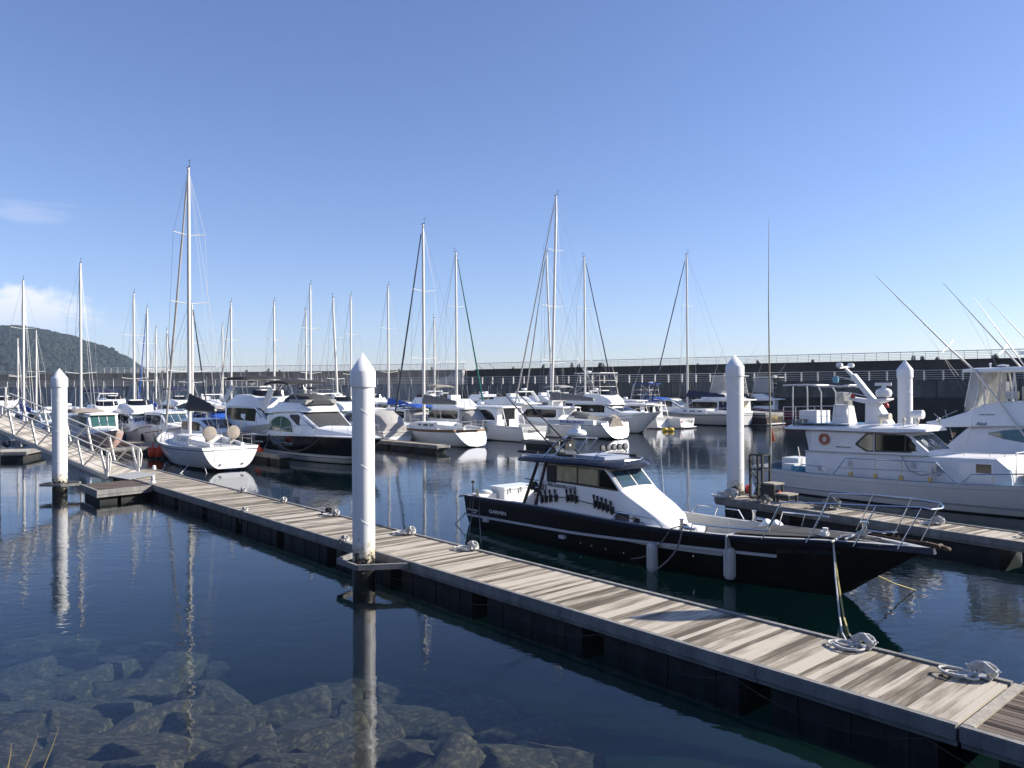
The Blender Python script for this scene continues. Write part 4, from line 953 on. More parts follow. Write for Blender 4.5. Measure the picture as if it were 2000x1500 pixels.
    b = MB(); b.tube([(13.97, -.28, sh(13.5) + .80), (14.05, 0, sh(13.5) + .80), (13.97, .28, sh(13.5) + .80)], .02, 7); b.build('bow_rail_link', 'steel', t)
    for pts in ([(9.05, -1.19, 1.02), (9.1, -1.19, 1.22), (9.95, -1.17, 1.25), (11.05, -1.1, 1.32)], [(6.55, -1.21, .99), (6.78, -1.21, 1.2), (7.95, -1.2, 1.2), (8.22, -1.19, 1.0)], [(7.22, 1.19, 1.0), (7.45, 1.19, 1.22), (8.7, 1.19, 1.24), (8.86, 1.18, 1.02)], [(9.9, 1.12, 1.05), (10.0, 1.12, 1.36), (11.2, 1.04, 1.4)]):
        b = MB(); b.tube(pts, .017, 7)
        m_ = Vector(pts[1]).lerp(Vector(pts[2]), .5); b.tube([m_, (m_.x - .1, m_.y, sh(m_.x))], .014, 5); b.build('side_rail', 'steel', t)
    for x, y in ((9.2, 1.12), (8.75, -1.14)):
        b = MB(); b.lathe([(.06, 0), (.06, .04), (.04, .05), (.04, .24), (.06, .25), (.06, .27)], (x, y, sh(x) + .01), 12); b.tube([(x + .05, y, sh(x) + .1), (x + .4, y, sh(x) + .08)], .03, 6); b.build('mooring_bitt', 'steel', t)
    b = MB(); b.lathe([(.05, 0), (.05, .34), (.085, .35), (.085, .38)], (12.55, 0, sh(12.5)), 14); b.tube([(12.55, -.0, sh(12.5) + .2), (12.9, .1, sh(12.5) + .18), (13.1, .25, sh(12.5) + .22)], .022, 6); b.build('bow_bitt', 'steel', t)
    b = MB(); b.tube([(12.3, -.85, sh(12.5) + .03), (12.2, -.3, sh(12.5) + .06), (12.55, -.1, sh(12.5) + .12), (12.65, .1, sh(12.5) + .16), (12.5, .08, sh(12.5) + .2), (12.4, -.5, sh(12.5) + .05)], .022, 6); b.build('deck_rope', 'rope', t)
    b = MB(); b.box(11.75, 11.9, -.35, -.2, sh(11.8) + .05, sh(11.8) + .14); b.lathe([(.03, 0), (.06, .12)], (11.85, -.28, sh(11.8) + .1), 10); b.build('deck_fitting', 'white_deck', t)
    b = MB(); b.tube([(12.6, .2, sh(12.6) + .08), (13.0, .1, sh(13) + .1), (13.45, .02, sh(13.4) + .1), (13.85, 0, sh(13.8) + .1)], .02, 6); b.beam((13.75, 0, 1.33), (14.12, 0, 1.29), .07, .06); b.lathe([(.05, -.09), (.05, .09)], (14.0, 0, 1.30), 10, ax='y'); b.ell((14.15, 0, 1.27), (.06, .09, .05)); b.build('anchor', 'rusty', t)
    b = MB(); b.ell((8.45, -.65, .95), (.14, .12, .13)); b.build('hose_reel', 'rubber', t); b = MB(); b.ell((8.55, -.35, .84), (.10, .1, .13)); b.build('net_float', 'cream_gel', t)
    for x, z in ((1.05, .22), (4.55, .22)): b = MB(); b.box(x, x + .22, -1.22, -1.12, z, z + .09); b.build('zinc_plate', 'ltgrey', t)
    for x, z, r_ in ((8.95, .42, .03), (5.3, .18, .018), (5.7, .17, .018), (6.2, .16, .018), (6.8, .15, .018)): b = MB(); b.lathe([(r_, -.02), (r_, .02)], (x, -half(x, z) - .005, z), 10, ax='y'); b.build('hull_outlet', 'steel', t)
    # writing
    Z = Vector((0, 0, 1)); yv = lambda x, z: -half(x, z) - .012
    def onside(s, x0, z0, w, hgt, m, dzdx=0.): 
        ya, yb = yv(x0, z0), yv(x0 + w, z0); r = Vector((w, yb - ya, dzdx * w)); yt = yv(x0, z0 + hgt); return text(s, t, 'lettering', m, w, (x0, min(ya, yt) - .004, z0), r, (0, yt - ya, hgt), height=hgt)
    onside('GARMIN', 1.35, .52, .84, .115, 'text_white', .02); onside('EVERGREEN', .12, .47, .58, .06, 'text_white', 0); onside('MARINE', .34, .40, .26, .035, 'text_white', 0)
    x0 = 11.0; onside('ZERO ONE MAGNUM', x0, .80, 1.3, .075, 'text_dim', .10)
    yy = yc - hw - .02
    text('MACKENZIE CLUB', t, 'lettering', 'text_dark', 1.15, (4.05, yy, 1.605), (1, 0, .0), Z, height=.09)
    text('01', t, 'lettering', 'text_dark', .22, (3.76, yy, 1.46), (1, 0, 0), Z, height=.20)
    text('238-12345', t, 'lettering', 'ltgrey', .38, (3.80, yy, 1.70), (1, 0, 0), Z, height=.035)
    M4 = Matrix.Translation(o) @ Matrix.Rotation(math.radians(a), 4, 'Z')
    return t, M4, sh, half
bb, BBM, bsh, bhalf = black_boat()
def bw(x, y, z): return BBM @ Vector((x, y, z))
for x, zc, l, lab in ((7.9, .25, .66, 'white ribbed fender hanging against the black hull below the cabin, left of two'), (9.95, .42, .68, 'white ribbed fender hanging against the black hull near the bow, right of two')):
    p = bw(x, -bhalf(x, .5) - .13, zc); b = MB(); b.lathe([(.03, -l / 2 - .02), (.10, -l / 2), (.125, -l / 2 + .05), (.125, l / 2 - .05), (.10, l / 2), (.03, l / 2 + .03)], (0, 0, 0), 18)
    for i in range(14):
        q = 2 * PI * i / 14; b.tube([(.125 * math.cos(q), .125 * math.sin(q), -l / 2 + .07), (.125 * math.cos(q), .125 * math.sin(q), l / 2 - .07)], .012, 4)
    f = b.build('fender', 'fender_white', None, loc=p); tag(f, lab, 'fender', 'white fenders of the black boat'); b = MB(); top = bw(x, -bhalf(x, 1) - .02, bsh(x) + .03); b.tube([(0, 0, l / 2 + .02), top - p], .008, 5); b.build('hanging_cord', 'rope_black', f)
for dx, lab in ((0, 'white fender lying in the bow well of the black boat, left of the pair'), (.22, 'white fender lying in the bow well of the black boat, right of the pair')):
    b = MB(); b.lathe([(.03, -.3), (.12, -.27), (.145, -.2), (.145, .2), (.12, .27), (.03, .3)], (0, 0, 0), 16); f = b.build('fender', 'white_gel', None, loc=bw(9.72 + dx, .72 + dx * .2, .93)); f.rotation_euler = (math.radians(12), math.radians(38), math.radians(-30)); tag(f, lab, 'fender', 'white fenders of the black boat')
def line(name, pts, m, lab, r=.014, cat='rope', group='mooring lines of the black boat'):
    b = MB(); b.tube(pts, r, 6); return tag(b.build(name, m), lab, cat, group)
y_ = lambda x, z: -bhalf(x, z) - .03
for i, (x1, q, lab) in enumerate([(.45, G(888, 1023, 0), 'grey mooring line running from the stern bitt far left into the water'), (.6, G(915, 1048, .0), 'grey mooring line over the stern quarter of the black boat, middle of three'), (.95, G(940, 1060, 0), 'grey mooring line hanging almost straight over the black stern, right of three')]):
    line('mooring_line', [bw(.75, -1.14, 1.0), bw(x1, y_(x1, .93), .95), bw(x1 - .1, y_(x1, .6) - .02, .6)] + [bw(x1 - .12, y_(x1, .6) - .02, .6).lerp(q, k / 4) - Vector((0, 0, .06 * math.sin(PI * k / 4))) for k in range(1, 5)] + [q - Vector((0, 0, .6))], 'rope_grey', lab)
line('mooring_line', [bw(8.75, -1.12, 1.12), bw(8.5, y_(8.5, 1) - .01, 1.03)] + [bw(8.5, y_(8.5, 1) - .02, 1.0).lerp(G(1230, 1091, 0), k / 6) - Vector((0, 0, .22 * math.sin(PI * k / 6))) for k in range(1, 7)] + [G(1200, 1105, -.8)], 'rope_grey', 'grey mooring line sagging to the left from the rail bitt by the cabin front', .016)
line('mooring_line', [bw(8.75, -1.12, 1.12), bw(8.8, y_(8.8, 1) - .01, 1.02)] + [bw(8.8, y_(8.8, 1) - .02, 1.0).lerp(G(1275, 1118, 0), k / 6) + (bw(.25, 0, 0) - bw(0, 0, 0)) * math.sin(PI * k / 6) * .8 for k in range(1, 7)] + [G(1265, 1125, -.8)], 'rope_grey', 'thick grey mooring line hanging beside the left white fender', .02)
for k_, (q, lab) in enumerate([(dk(on_dock(1662, 1252), 1.93, .5), 'white doubled line dropping from the black bow to the pontoon cleat, left strand'), (dk(on_dock(1690, 1255), 1.93, .5), 'white doubled line dropping from the black bow to the pontoon cleat, right strand')]):
    s0 = bw(12.2, y_(12.2, 1.2) - .01, 1.24); md = G(1640 + 8 * k_, 1205, .08)
    line('mooring_line', [bw(12.3, -.7, 1.27), s0, s0 - Vector((0, 0, .12)), s0.lerp(md, .5) + Vector((-.02, 0, 0)), md, md.lerp(q, .4) - Vector((0, 0, .12)), q + Vector((0, 0, .02)), q + Vector((.05, 0, .05))], 'rope' if k_ == 0 else 'rope_yellow', lab, .017)
for q, lab in ((G(1788, 1153, 0), 'thin yellowish line running from the black stem down into the water'),):
    line('mooring_line', [bw(12.75, -.03, .55), bw(12.75, -.03, .55).lerp(q, .5) - Vector((0, 0, .03)), q, q - Vector((0, 0, .5)) + Vector((.1, 0, 0))], 'rope_yellow', lab, .014)

# ================================================================== big white fishing boat on the right
def white_fisher():
    a = -52.8; o = Vector((11.546, 33.973, 0)); L = 15.5
    t = thing('fishing_boat', 'big white fishing boat with swept radar mast and wheelhouse, moored at the right', 'boat', o, a)
    sheer = [(0, 1.0), (.2, .92), (.5, 1.0), (.66, 1.12), (.85, 1.45), (1, 1.9)]
    sh, half = make_hull(L, 3.9, sheer, t, [(.05, 3), (.24, 0), (.30, 2), (-.17, 0), (-.15, 2), (0, 0)], ['white_paint', 'white_gel', 'ltgrey', 'boot_dark'], draft=.5, ts=.93, um=.4, p=2.2, uw=.86, pz=1., e0=.14, e1=.6, g=.12, well=.28, deck='deck_blue')
    b = MB()
    for z in (.27,):
        for sg in (-1, 1): b.tube([(x, sg * (half(x, z) + .01), z + .02 * x / 3) for x in [i * .75 for i in range(19)]], .035, 6)
    b.build('rubbing_strake', 'ltgrey', t)
    # lower house
    h = House([(2.30, 1.35, 1.33, .75, 1.72), (2.6, 1.38, 1.36, .75, 1.76), (7.1, 1.38, 1.34, .75, 1.84), (9.3, 1.36, 1.30, .75, 1.90), (9.7, 1.34, 1.28, .75, 1.55), (9.75, 1.32, 1.26, .75, 1.25)], r=.05, cam=.02)
    h.build('lower_house', 'white_paint', t)
    b = MB(); b.beam((2.3, -1.40, 1.76), (7.0, -1.41, 1.85), .05, .035); b.build('side_ledge', 'ltgrey', t)
    # wheelhouse
    w = House([(2.28, .7, .97, 1.70, 2.55, -.33), (2.55, 1.02, .99, 1.74, 2.58, -.33), (6.35, 1.02, .98, 1.84, 2.62, -.33), (6.45, 1.02, .97, 1.84, 2.55, -.33), (7.10, 1.0, .92, 1.86, 1.98, -.33), (7.2, .95, .85, 1.86, 1.90, -.33)], r=.05, cam=.02)
    w.build('wheelhouse', 'white_paint', t)
    w.swin('window_frame', 'frame_dark', t, [(4.42, 2.10, 2.18), (4.84, 1.87, 2.58), (6.28, 1.92, 2.58), (6.42, 1.93, 2.52), (6.95, 1.96, 2.03)], -1, .008)
    w.swin('side_window', 'window_tan_reflect', t, [(4.56, 2.10, 2.2), (4.90, 1.93, 2.52), (5.10, 1.93, 2.52)], -1, .018, d=.02)
    w.swin('side_window', 'window', t, [(5.22, 1.95, 2.53), (6.28, 1.97, 2.54)], -1, .018, d=.02); w.swin('side_window', 'window', t, [(6.34, 1.98, 2.52), (6.44, 1.98, 2.44), (6.84, 2.0, 2.06)], -1, .018, d=.02)
    b = MB(); p = w.side(5.16, 1.9, -1, .03); q = w.side(5.16, 2.56, -1, .03); b.beam(p, q, .03, .03); b.build('window_mullion', 'white_paint', t)
    w.twin('windscreen', 'window_blue', t, 6.50, 7.06, -.92, -.36, .012); w.twin('windscreen', 'window_blue', t, 6.50, 7.06, -.28, .28, .012); w.twin('windscreen', 'window_blue', t, 6.50, 7.06, .36, .92, .012)
    for tt in (-.62, .0):
        c = Vector(w.top(6.80, tt, .03)); c2 = Vector(w.top(6.81, tt, .05)); n_ = (c2 - c); n_.normalize()
        ring = MB(); x_ = (Vector(w.top(6.90, tt, .03)) - c).normalized(); y2 = Vector((0, 1, 0))
        ring.tube([c + (x_ * math.cos(q) + y2 * math.sin(q)) * .16 for q in [2 * PI * i / 20 for i in range(20)]], .016, 6, closed=True)
        rr = ring.build('clear_view_screen', 'white_paint', t)
        ring = MB(); ring.tube([c + (x_ * math.cos(q) + y2 * math.sin(q)) * .06 for q in [2 * PI * i / 12 for i in range(12)]], .02, 6, closed=True); ring.build('motor_hub', 'white_paint', rr)
    # roof slab
    r = House([(1.30, .9, .9, 2.60, 2.66, -.33), (1.7, 1.15, 1.15, 2.61, 2.69, -.33), (5.9, 1.17, 1.15, 2.64, 2.80, -.33), (6.6, 1.08, 1.05, 2.68, 2.81, -.33), (6.95, .85, .8, 2.70, 2.78, -.33)], r=.03, cam=.13); r.build('roof', 'white_paint', t)
    b = MB(); b.box(1.5, 3.9, -1.2, 1.2, 2.845, 2.85); b.build('roof_mat', 'deck_blue', t)
    # swept mast
    def plate(pts, y0, y1, m, nm='mast_plate'):
        b = MB(); b.prism([(x, y0, z) for x, z in pts], (0, y1 - y0, 0)); return b.build(nm, m, t, smooth=False)
    plate([(4.2, 2.85), (5.2, 2.85), (4.62, 3.72), (4.22, 3.72)], -.22, .22, 'white_paint', 'mast_base')
    plate([(3.55, 3.92), (3.6, 3.80), (4.15, 3.68), (4.75, 3.68), (5.1, 3.82), (5.1, 3.88), (4.7, 3.86), (4.1, 3.84)], -.28, .28, 'white_paint', 'mast_platform')
    b = MB(); b.beam((4.5, 0, 3.72), (3.62, 0, 4.78), .22, .20); b.build('mast_arm', 'white_paint', t, smooth=False)
    b = MB(); b.beam((3.62, 0, 4.75), (3.3, 0, 5.05), .12, .10); b.beam((3.3, -.5, 5.1), (3.3, .4, 5.15), .08, .08); b.build('mast_head', 'white_paint', t, smooth=False)
    for y in (-.48, .38): b = MB(); b.lathe([(.05, -.12), (.09, -.1), (.09, .08), (.07, .12)], (3.3, y, 5.2), 12, ax='x'); b.build('deck_light', 'white_paint', t)
    for k in range(3): b = MB(); x, z = lerp(4.3, 3.75, k / 2), lerp(3.95, 4.6, k / 2); b.tube([(x - .05, -.12, z), (x - .55, -.25, z + .12), (x - .9, -.25, z + .05)], .018, 6); b.build('mast_bracket', 'white_paint', t)
    b = MB(); b.lathe([(.10, -.12), (.13, .0), (.10, .14)], (3.0, -.25, 4.62), 12); b.build('blue_lamp', 'cyan_paint', t)
    for x, y, z in ((3.75, -.3, 3.98), (5.0, -.1, 3.62)): b = MB(); b.lathe([(.09, 0), (.09, .08), (.05, .16), (.01, .18)], (x, y, z - .1), 12); b.build('red_lamp', 'red', t)
    b = MB(); b.lathe([(.14, 0), (.26, .05), (.30, .18), (.26, .30), (.12, .38)], (4.85, 0, 3.90), 12); b.build('radar_drum', 'white_paint', t)
    b = MB(); b.lathe([(.08, 0), (.08, .12)], (4.85, 0, 4.27), 10); b.beam((4.55, -.1, 4.42), (5.1, .1, 4.42), .12, .12); b.build('radar_top', 'white_paint', t)
    b = MB(); b.lathe([(.04, -.1), (.10, .05), (.13, .38), (.15, .40)], (5.0, -.6, 3.18), 14, ax='x'); b.tube([(5.0, -.6, 2.9), (5.0, -.6, 3.15)], .05, 7); b.build('searchlight', 'cream_gel', t)
    b = MB(); b.lathe([(.12, -.2), (.15, -.1), (.17, .22), (.15, .24)], (6.15, -.1, 3.28), 16, ax='x'); b.beam((6.1, -.1, 2.88), (6.15, -.1, 3.2), .16, .12); b.build('searchlight', 'white_paint', t)
    for x, y in ((6.75, .3), (6.1, -1.0), (6.5, -.8)): b = MB(); b.lathe([(.03, 0), (.03, .12), (.07, .16), (.07, .24), (.02, .3)], (x, y, 2.88), 10); b.build('roof_lamp', 'cream_gel' if y < 0 else 'steel', t)
    # frame and console on the roof
    b = MB()
    for x, y in ((1.2, -.5), (1.2, .6), (2.5, -.5), (2.5, .6)):
        b.tube([(x, y, 2.72), (x, y, 4.1), (x - (.15 if x > 2 else 0), y * .95, 4.36)], .028, 7)
    for y in (-.5, .6): b.tube([(.75, y, 4.40), (1.9, y, 4.42), (2.6, y, 4.34), (3.7, y, 4.36)], .035, 7)
    for x in (.9, 2.2, 3.5): b.tube([(x, -.5, 4.40), (x, .6, 4.40)], .02, 6)
    b.build('awning_frame', 'alu_white', t)
    rail(t, [(1.15, -1.1, 2.7), (1.75, -1.15, 2.72), (2.6, -1.15, 2.75), (3.5, -1.15, 2.78), (4.0, -1.1, 2.80)], [.8] * 5, r=.02, name='roof_railing', m='alu_white')
    b = MB(); b.prism([(2.84, -.32, 2.8), (3.6, -.32, 2.8), (3.45, -.32, 3.55), (2.95, -.32, 3.62)], (0, .64, 0)); b.build('roof_console', 'white_paint', t, smooth=False)
    b = MB(); b.prism([(3.0, -.3, 3.6), (3.42, -.3, 3.55), (3.35, -.3, 4.1), (3.05, -.3, 4.12)], (0, .6, 0)); b.build('console_screen', 'clear_vinyl', t, smooth=False)
    b = MB(); b.box(1.5, 2.3, -.5, .5, 2.8, 3.35); b.build('liferaft_box', 'white_gel', t); b = MB(); b.box(1.55, 2.0, -1.05, -.7, 2.75, 3.0); b.build('roof_locker', 'fascia', t)
    # lifebuoy
    b = MB(); c = Vector((3.15, -1.40, 2.27)); b.tube([c + Vector((math.cos(q) * .17, 0, math.sin(q) * .17)) for q in [2 * PI * i / 24 for i in range(24)]], .055, 10, closed=True); lb_ = b.build('lifebuoy_ring', 'rusty', None); MATS.get('x')
    lb_.data.materials[0] = mat('buoy_red', (.55, .16, .10), .7, var=.3, vscale=5)
    lb_.matrix_world = Matrix.Translation(o) @ Matrix.Rotation(math.radians(a), 4, 'Z'); tag(lb_, 'faded red lifebuoy hung on the side of the big white fishing boat', 'lifebuoy')
    # side rails, stanchion feet
    for pts in ([(2.15, -1.84, .93), (2.45, -1.84, 1.24), (3.3, -1.84, 1.22), (3.6, -1.84, .93)],):
        b = MB(); b.tube(pts, .022, 7); b.build('side_rail', 'steel', t)
    b = MB(); b.tube([(3.75, -1.84, .93), (4.3, -1.84, 1.62), (7.6, -1.84, 1.70), (8.25, -1.84, 1.03)], .022, 7); b.tube([(4.0, -1.84, 1.24), (7.9, -1.84, 1.36)], .014, 6)
    b.build('side_rail', 'steel', t)
    for x in (4.5, 5.45, 6.4, 7.4): b = MB(); b.tube([(x, -1.84, .95), (x, -1.84, 1.66)], .02, 6); b.build('stanchion', 'steel', t); b = MB(); b.box(x - .07, x + .07, -1.88, -1.80, sh(x) + .01, sh(x) + .17); b.build('stanchion_foot', 'brass', t)
    b = MB(); b.tube([(8.45, -1.84, 1.1), (8.75, -1.84, 1.38), (10.6, -1.8, 1.55), (11.6, -1.7, 1.65)], .022, 7); b.tube([(9.4, -1.83, 1.12), (9.4, -1.83, 1.44)], .02, 6); b.build('side_rail', 'steel', t)
    rail(t, [(7.4, -1.1, 1.88), (8.2, -1.1, 1.92), (9.0, -1.05, 1.94), (9.4, -.9, 1.9)], [.14] * 4, r=.013, mid=False, name='coach_rail')
    h.swin('door_panel', 'white_gel', t, [(8.15, 1.05, 1.70), (9.22, 1.05, 1.74)], -1, .012); h.swin('house_window', 'window', t, [(8.68, 1.40, 1.69), (9.15, 1.41, 1.70)], -1, .02)
    b = MB(); b.tube([(6.2, -1.42, 1.82), (6.5, -1.44, 1.3), (6.9, -1.46, 1.16), (7.3, -1.44, 1.24)], .012, 5); b.build('power_cable', 'rubber', t)
    b = MB(); b.tube([Vector((7.45, -1.42, 1.36)) + Vector((math.cos(q) * .16, 0, math.sin(q) * .16)) for q in [2 * PI * i / 16 for i in range(16)]], .01, 5, closed=True); b.build('hose_coil', 'rope_grey', t)
    for x, z in ((6.55, 1.4), (7.4, 1.35), (2.9, 1.02), (4.15, 1.3)): b = MB(); b.box(x, x + .12, -1.43, -1.39, z, z + .2); b.build('side_fitting', 'ltgrey', t)
    b = MB(); b.lathe([(.03, 0), (.03, .5)], (7.45, -1.55, .95), 8); b.box(7.4, 7.5, -1.6, -1.5, 1.4, 1.6); b.build('shore_post', 'alu', t)
    Z = Vector((0, 0, 1)); text('282-30184', t, 'lettering', 'text_dark', .62, (3.62, -1.36, 1.97), (1, 0, 0), Z, height=.05)
    # long whip mast with flag near the stern
    b = MB(); b.tube([(-.1, -.2, .8), (-.1, -.2, 1.75)], .045, 8); b.build('mast_foot', 'alu', t)
    b = MB(); b.tube([(-.1, -.2, 1.7), (-.12, -.2, 4.0), (-.15, -.2, 8), (-.1, -.2, 11.7)], [.045, .038, .022, .008], 7); b.build('whip_mast', 'bamboo', t)
    b = MB(); b.prism([(-.02, -.2, 2.55), (.14, -.22, 1.98), (-.04, -.19, 1.95)], (0, .01, 0)); b.build('flag', 'orange', t, smooth=False)
    for x, y in ((.9, -.2), (1.7, -.9), (1.5, .5)): b = MB(); b.lathe([(.25, 0), (.28, .05), (.28, .28), (.26, .3)], (x, y, .75), 18); b.build('bait_tub', 'cyan_paint', t)
    b = MB(); b.box(.2, 1.0, .2, 1.2, .75, 1.25); b.build('stern_locker', 'white_gel', t)
    b = MB(); b.box(1.0, 1.5, -1.0, -.4, .75, 1.12); b.build('fish_tray', 'white_deck', t)
    b = MB(); b.tube([(.7, .8, 1.2), (.6, .8, 1.7)], .02, 6); b.tube([(1.4, 1.0, 1.2), (1.3, 1.0, 1.6)], .02, 6); b.build('rod_rest', 'alu', t)
    # bow fittings mostly out of picture
    b = MB(); b.box(9.9, 10.6, -.5, .5, 1.1, 1.5); b.build('winch', 'alu', t)
    rail(t, [(x, -half(x, sh(x)) * .95, sh(x)) for x in (11.8, 12.8, 13.8, 14.8)], [.6] * 4, name='bow_rail'); rail(t, [(x, half(x, sh(x)) * .95, sh(x)) for x in (11.8, 12.8, 13.8, 14.8)], [.6] * 4, name='bow_rail')
    rail(t, [(9.95, -.8, 1.2), (9.95, -1.5, 1.2)], [.95] * 2, r=.02, name='ladder')
white_fisher()

# stand, steps and bits at the end of the finger pontoon
def on_finger(px, py): g_ = G(px, py, .515); d = g_ - fa; return d.dot(fdir), d.dot(fnv)
s_, w_ = on_finger(1465, 968)
t = thing('ladder_stand', 'dark rusty iron ladder stand on the finger pontoon beside the white pile', 'stand', G(1466, 972, .515), fang)
for x, y in ((0, 0), (.5, 0), (0, .4), (.5, .4)): b = MB(); b.beam((x, y, 0), (x, y, 1.5), .07, .07); b.build('upright', 'dark_iron', t, smooth=False)
for z in (.02, 1.0, 1.5):
    b = MB(); b.beam((0, 0, z), (.5, 0, z), .05, .05); b.beam((0, .4, z), (.5, .4, z), .05, .05); b.beam((0, 0, z), (0, .4, z), .05, .05); b.beam((.5, 0, z), (.5, .4, z), .05, .05); b.build('cross_bar', 'dark_iron', t, smooth=False)
b = MB(); b.beam((.05, 0, .95), (.45, 0, .45), .03, .03); b.build('diagonal_brace', 'dark_iron', t)
t = thing('boarding_steps', 'two step wooden boarding stool on the finger pontoon beside the iron stand', 'steps', G(1492, 975, .515), fang)
for x0, z in ((0, .58), (.55, .28)):
    b = MB(); b.box(x0, x0 + .5, -.1, .45, z - .05, z); b.build('tread', 'old_wood', t, smooth=False); b = MB()
    for x in (x0 + .04, x0 + .46):
        for y in (-.05, .4): b.box(x - .03, x + .03, y - .03, y + .03, 0, z - .05)
    b.box(x0 + .01, x0 + .49, -.09, -.05, z * .35, z - .06)
    b.build('step_frame', 'dark_iron', t, smooth=False)
for px, py, lab, nm, m_, r_ in ((1462, 962, 'red plastic can between the white pile and the iron stand', 'fuel_can', 'red', .13), (1523, 972, 'small red can right of the boarding steps', 'fuel_can', 'orange', .10), (1438, 968, 'dark rubber bundle at the foot of the white pile', 'rubber_bundle', 'rubber', .16)):
    b = MB(); b.lathe([(r_ * .9, 0), (r_, .03), (r_, r_ * 1.6), (r_ * .7, r_ * 2), (r_ * .3, r_ * 2.1)], (0, 0, 0), 14); b.tube([(-r_ * .4, 0, r_ * 2), (0, 0, r_ * 2.5), (r_ * .4, 0, r_ * 2)], .012, 5); o_ = b.build(nm, m_, None, loc=G(px, py, .515)); tag(o_, lab, 'can' if 'can' in nm else 'bundle')

# ================================================================== white sport fishing yacht behind it, with the person in its cockpit
def sport_yacht():
    a = -52.8; o = Vector((16.356, 35.741, 0)); L = 15
    t = thing('sport_fishing_yacht', 'tall white sport fishing yacht with outriggers and flybridge at the right edge', 'yacht', o, a)
    sheer = [(0, 1.15), (.25, 1.25), (.35, 1.6), (.6, 2.0), (1, 2.6)]
    sh, half = make_hull(L, 4.4, sheer, t, [(.08, 1), (-.1, 0), (0, 0)], ['white_gel', 'boot_dark'], draft=.6, ts=.92, um=.4, p=2.2, uw=.84, e0=.16, e1=.6, g=.2, well=.5, wellx=(.1, 4.2))
    h = House([(3.9, 1.75, 1.6, .8, 1.65), (5.0, 1.78, 1.5, .8, 2.72), (7.0, 1.75, 1.45, 1.0, 2.95), (9.0, 1.65, 1.30, 1.3, 2.95), (11.0, 1.3, .9, 1.5, 2.3), (13, .7, .4, 1.6, 2.25)], r=.12, cam=.05); h.build('deckhouse', 'white_gel', t)
    for sg in (-1, 1): h.swin('side_window', 'window_green', t, [(5.75, 2.44, 2.5), (6.3, 2.28, 2.62), (7.0, 2.18, 2.70), (8.0, 2.14, 2.68), (9.0, 2.2, 2.6), (9.6, 2.3, 2.4)], sg, .015)
    f = House([(3.25, 1.2, 1.2, 2.78, 2.84), (4.1, 1.5, 1.5, 2.66, 3.0), (4.9, 1.62, 1.55, 2.70, 3.28), (5.5, 1.66, 1.52, 2.74, 3.58), (6.1, 1.66, 1.5, 2.78, 3.70), (8.6, 1.5, 1.3, 2.85, 3.78), (9.3, 1.2, 1.0, 2.9, 3.4)], r=.1, cam=.03); f.build('flybridge', 'white_gel', t)
    for sg in (-1, 1):
        b = MB(); b.prism([(4.85, sg * 1.45, 3.3), (5.35, sg * 1.45, 3.55), (5.35, sg * 1.3, 4.9), (5.05, sg * 1.3, 4.93)], (0, .02 * sg, 0)); b.build('side_curtain', 'clear_vinyl', t, smooth=False)
        for x0, x1 in ((4.86, 5.08), (5.6, 5.45), (6.5, 6.6), (7.3, 7.2), (8.2, 8.0)): b = MB(); b.tube([(x0, sg * 1.42, 3.5), (x1, sg * 1.3, 4.95)], .03, 7); b.build('hardtop_post', 'alu_white', t)
    b = MB(); b.prism([(4.86, -1.4, 3.3), (5.05, -1.3, 4.93), (5.05, 1.3, 4.93), (4.86, 1.4, 3.3)], (.015, 0, 0)); b.build('aft_curtain', 'clear_vinyl', t, smooth=False)
    r = House([(4.75, 1.3, 1.35, 4.88, 5.0), (5.0, 1.45, 1.45, 4.88, 5.02), (8.4, 1.4, 1.38, 4.92, 5.06), (8.8, 1.1, 1.1, 4.95, 5.04)], r=.04, cam=.05); r.build('hardtop', 'white_gel', t)
    b = MB(); b.box(5.9, 6.3, -.35, .0, 3.8, 4.1); b.box(5.85, 5.95, -.35, 0, 4.1, 4.5); b.build('helm_seat', 'white_gel', t); b = MB(); b.box(6.6, 7.2, -.6, .6, 3.7, 4.3); b.build('helm_console', 'cream_gel', t)
    b = MB(); b.beam((5.85, -.8, 3.7), (5.95, -.8, 4.9), .06, .05); b.beam((6.5, -.8, 3.7), (6.4, -.8, 4.9), .06, .05)
    for z in (4.1, 4.5): b.beam((5.9, -.8, z), (6.45, -.8, z), .04, .04)
    b.build('ladder', 'alu_white', t)
    for tip_, kink, base, end, nm in (((1.69, -2.3, 9.09), (4.38, -1.75, 5.9), (5.3, -1.5, 4.9), (7.2, -1.95, 2.4), 0), ((2.44, 2.3, 9.02), (5.12, 1.75, 5.86), (5.9, 1.5, 5.0), (7.6, 1.95, 2.6), 1)):
        b = MB(); b.tube([end, base, kink, tip_], [.04, .04, .034, .012], 7); b.build('outrigger', 'alu', t)
        b = MB(); k = Vector(kink); b.tube([k + Vector((0, -.5, -.2)), k, k + Vector((0, .45, .3))], .012, 5); b.build('outrigger_spreader', 'alu', t)
        for f_ in (.35, .75): b = MB(); q = Vector(kink).lerp(Vector(tip_), f_); b.tube([q, (5.0 + f_, kink[1], 3.4)], .005, 3); b.build('outrigger_line', 'wire', t)
    for p, q in (((6.6, -.2, 5.05), (4.7, -.2, 8.0)), ((7.3, .4, 5.05), (5.0, .4, 7.95))): b = MB(); b.tube([p, q], [.03, .008], 6); b.build('whip_antenna', 'alu', t)
    b = MB(); b.lathe([(.30, 0), (.40, .12), (.38, .3), (.2, .42), (.02, .46)], (7.35, -.3, 5.1), 16); b.build('radome', 'ltgrey', t)
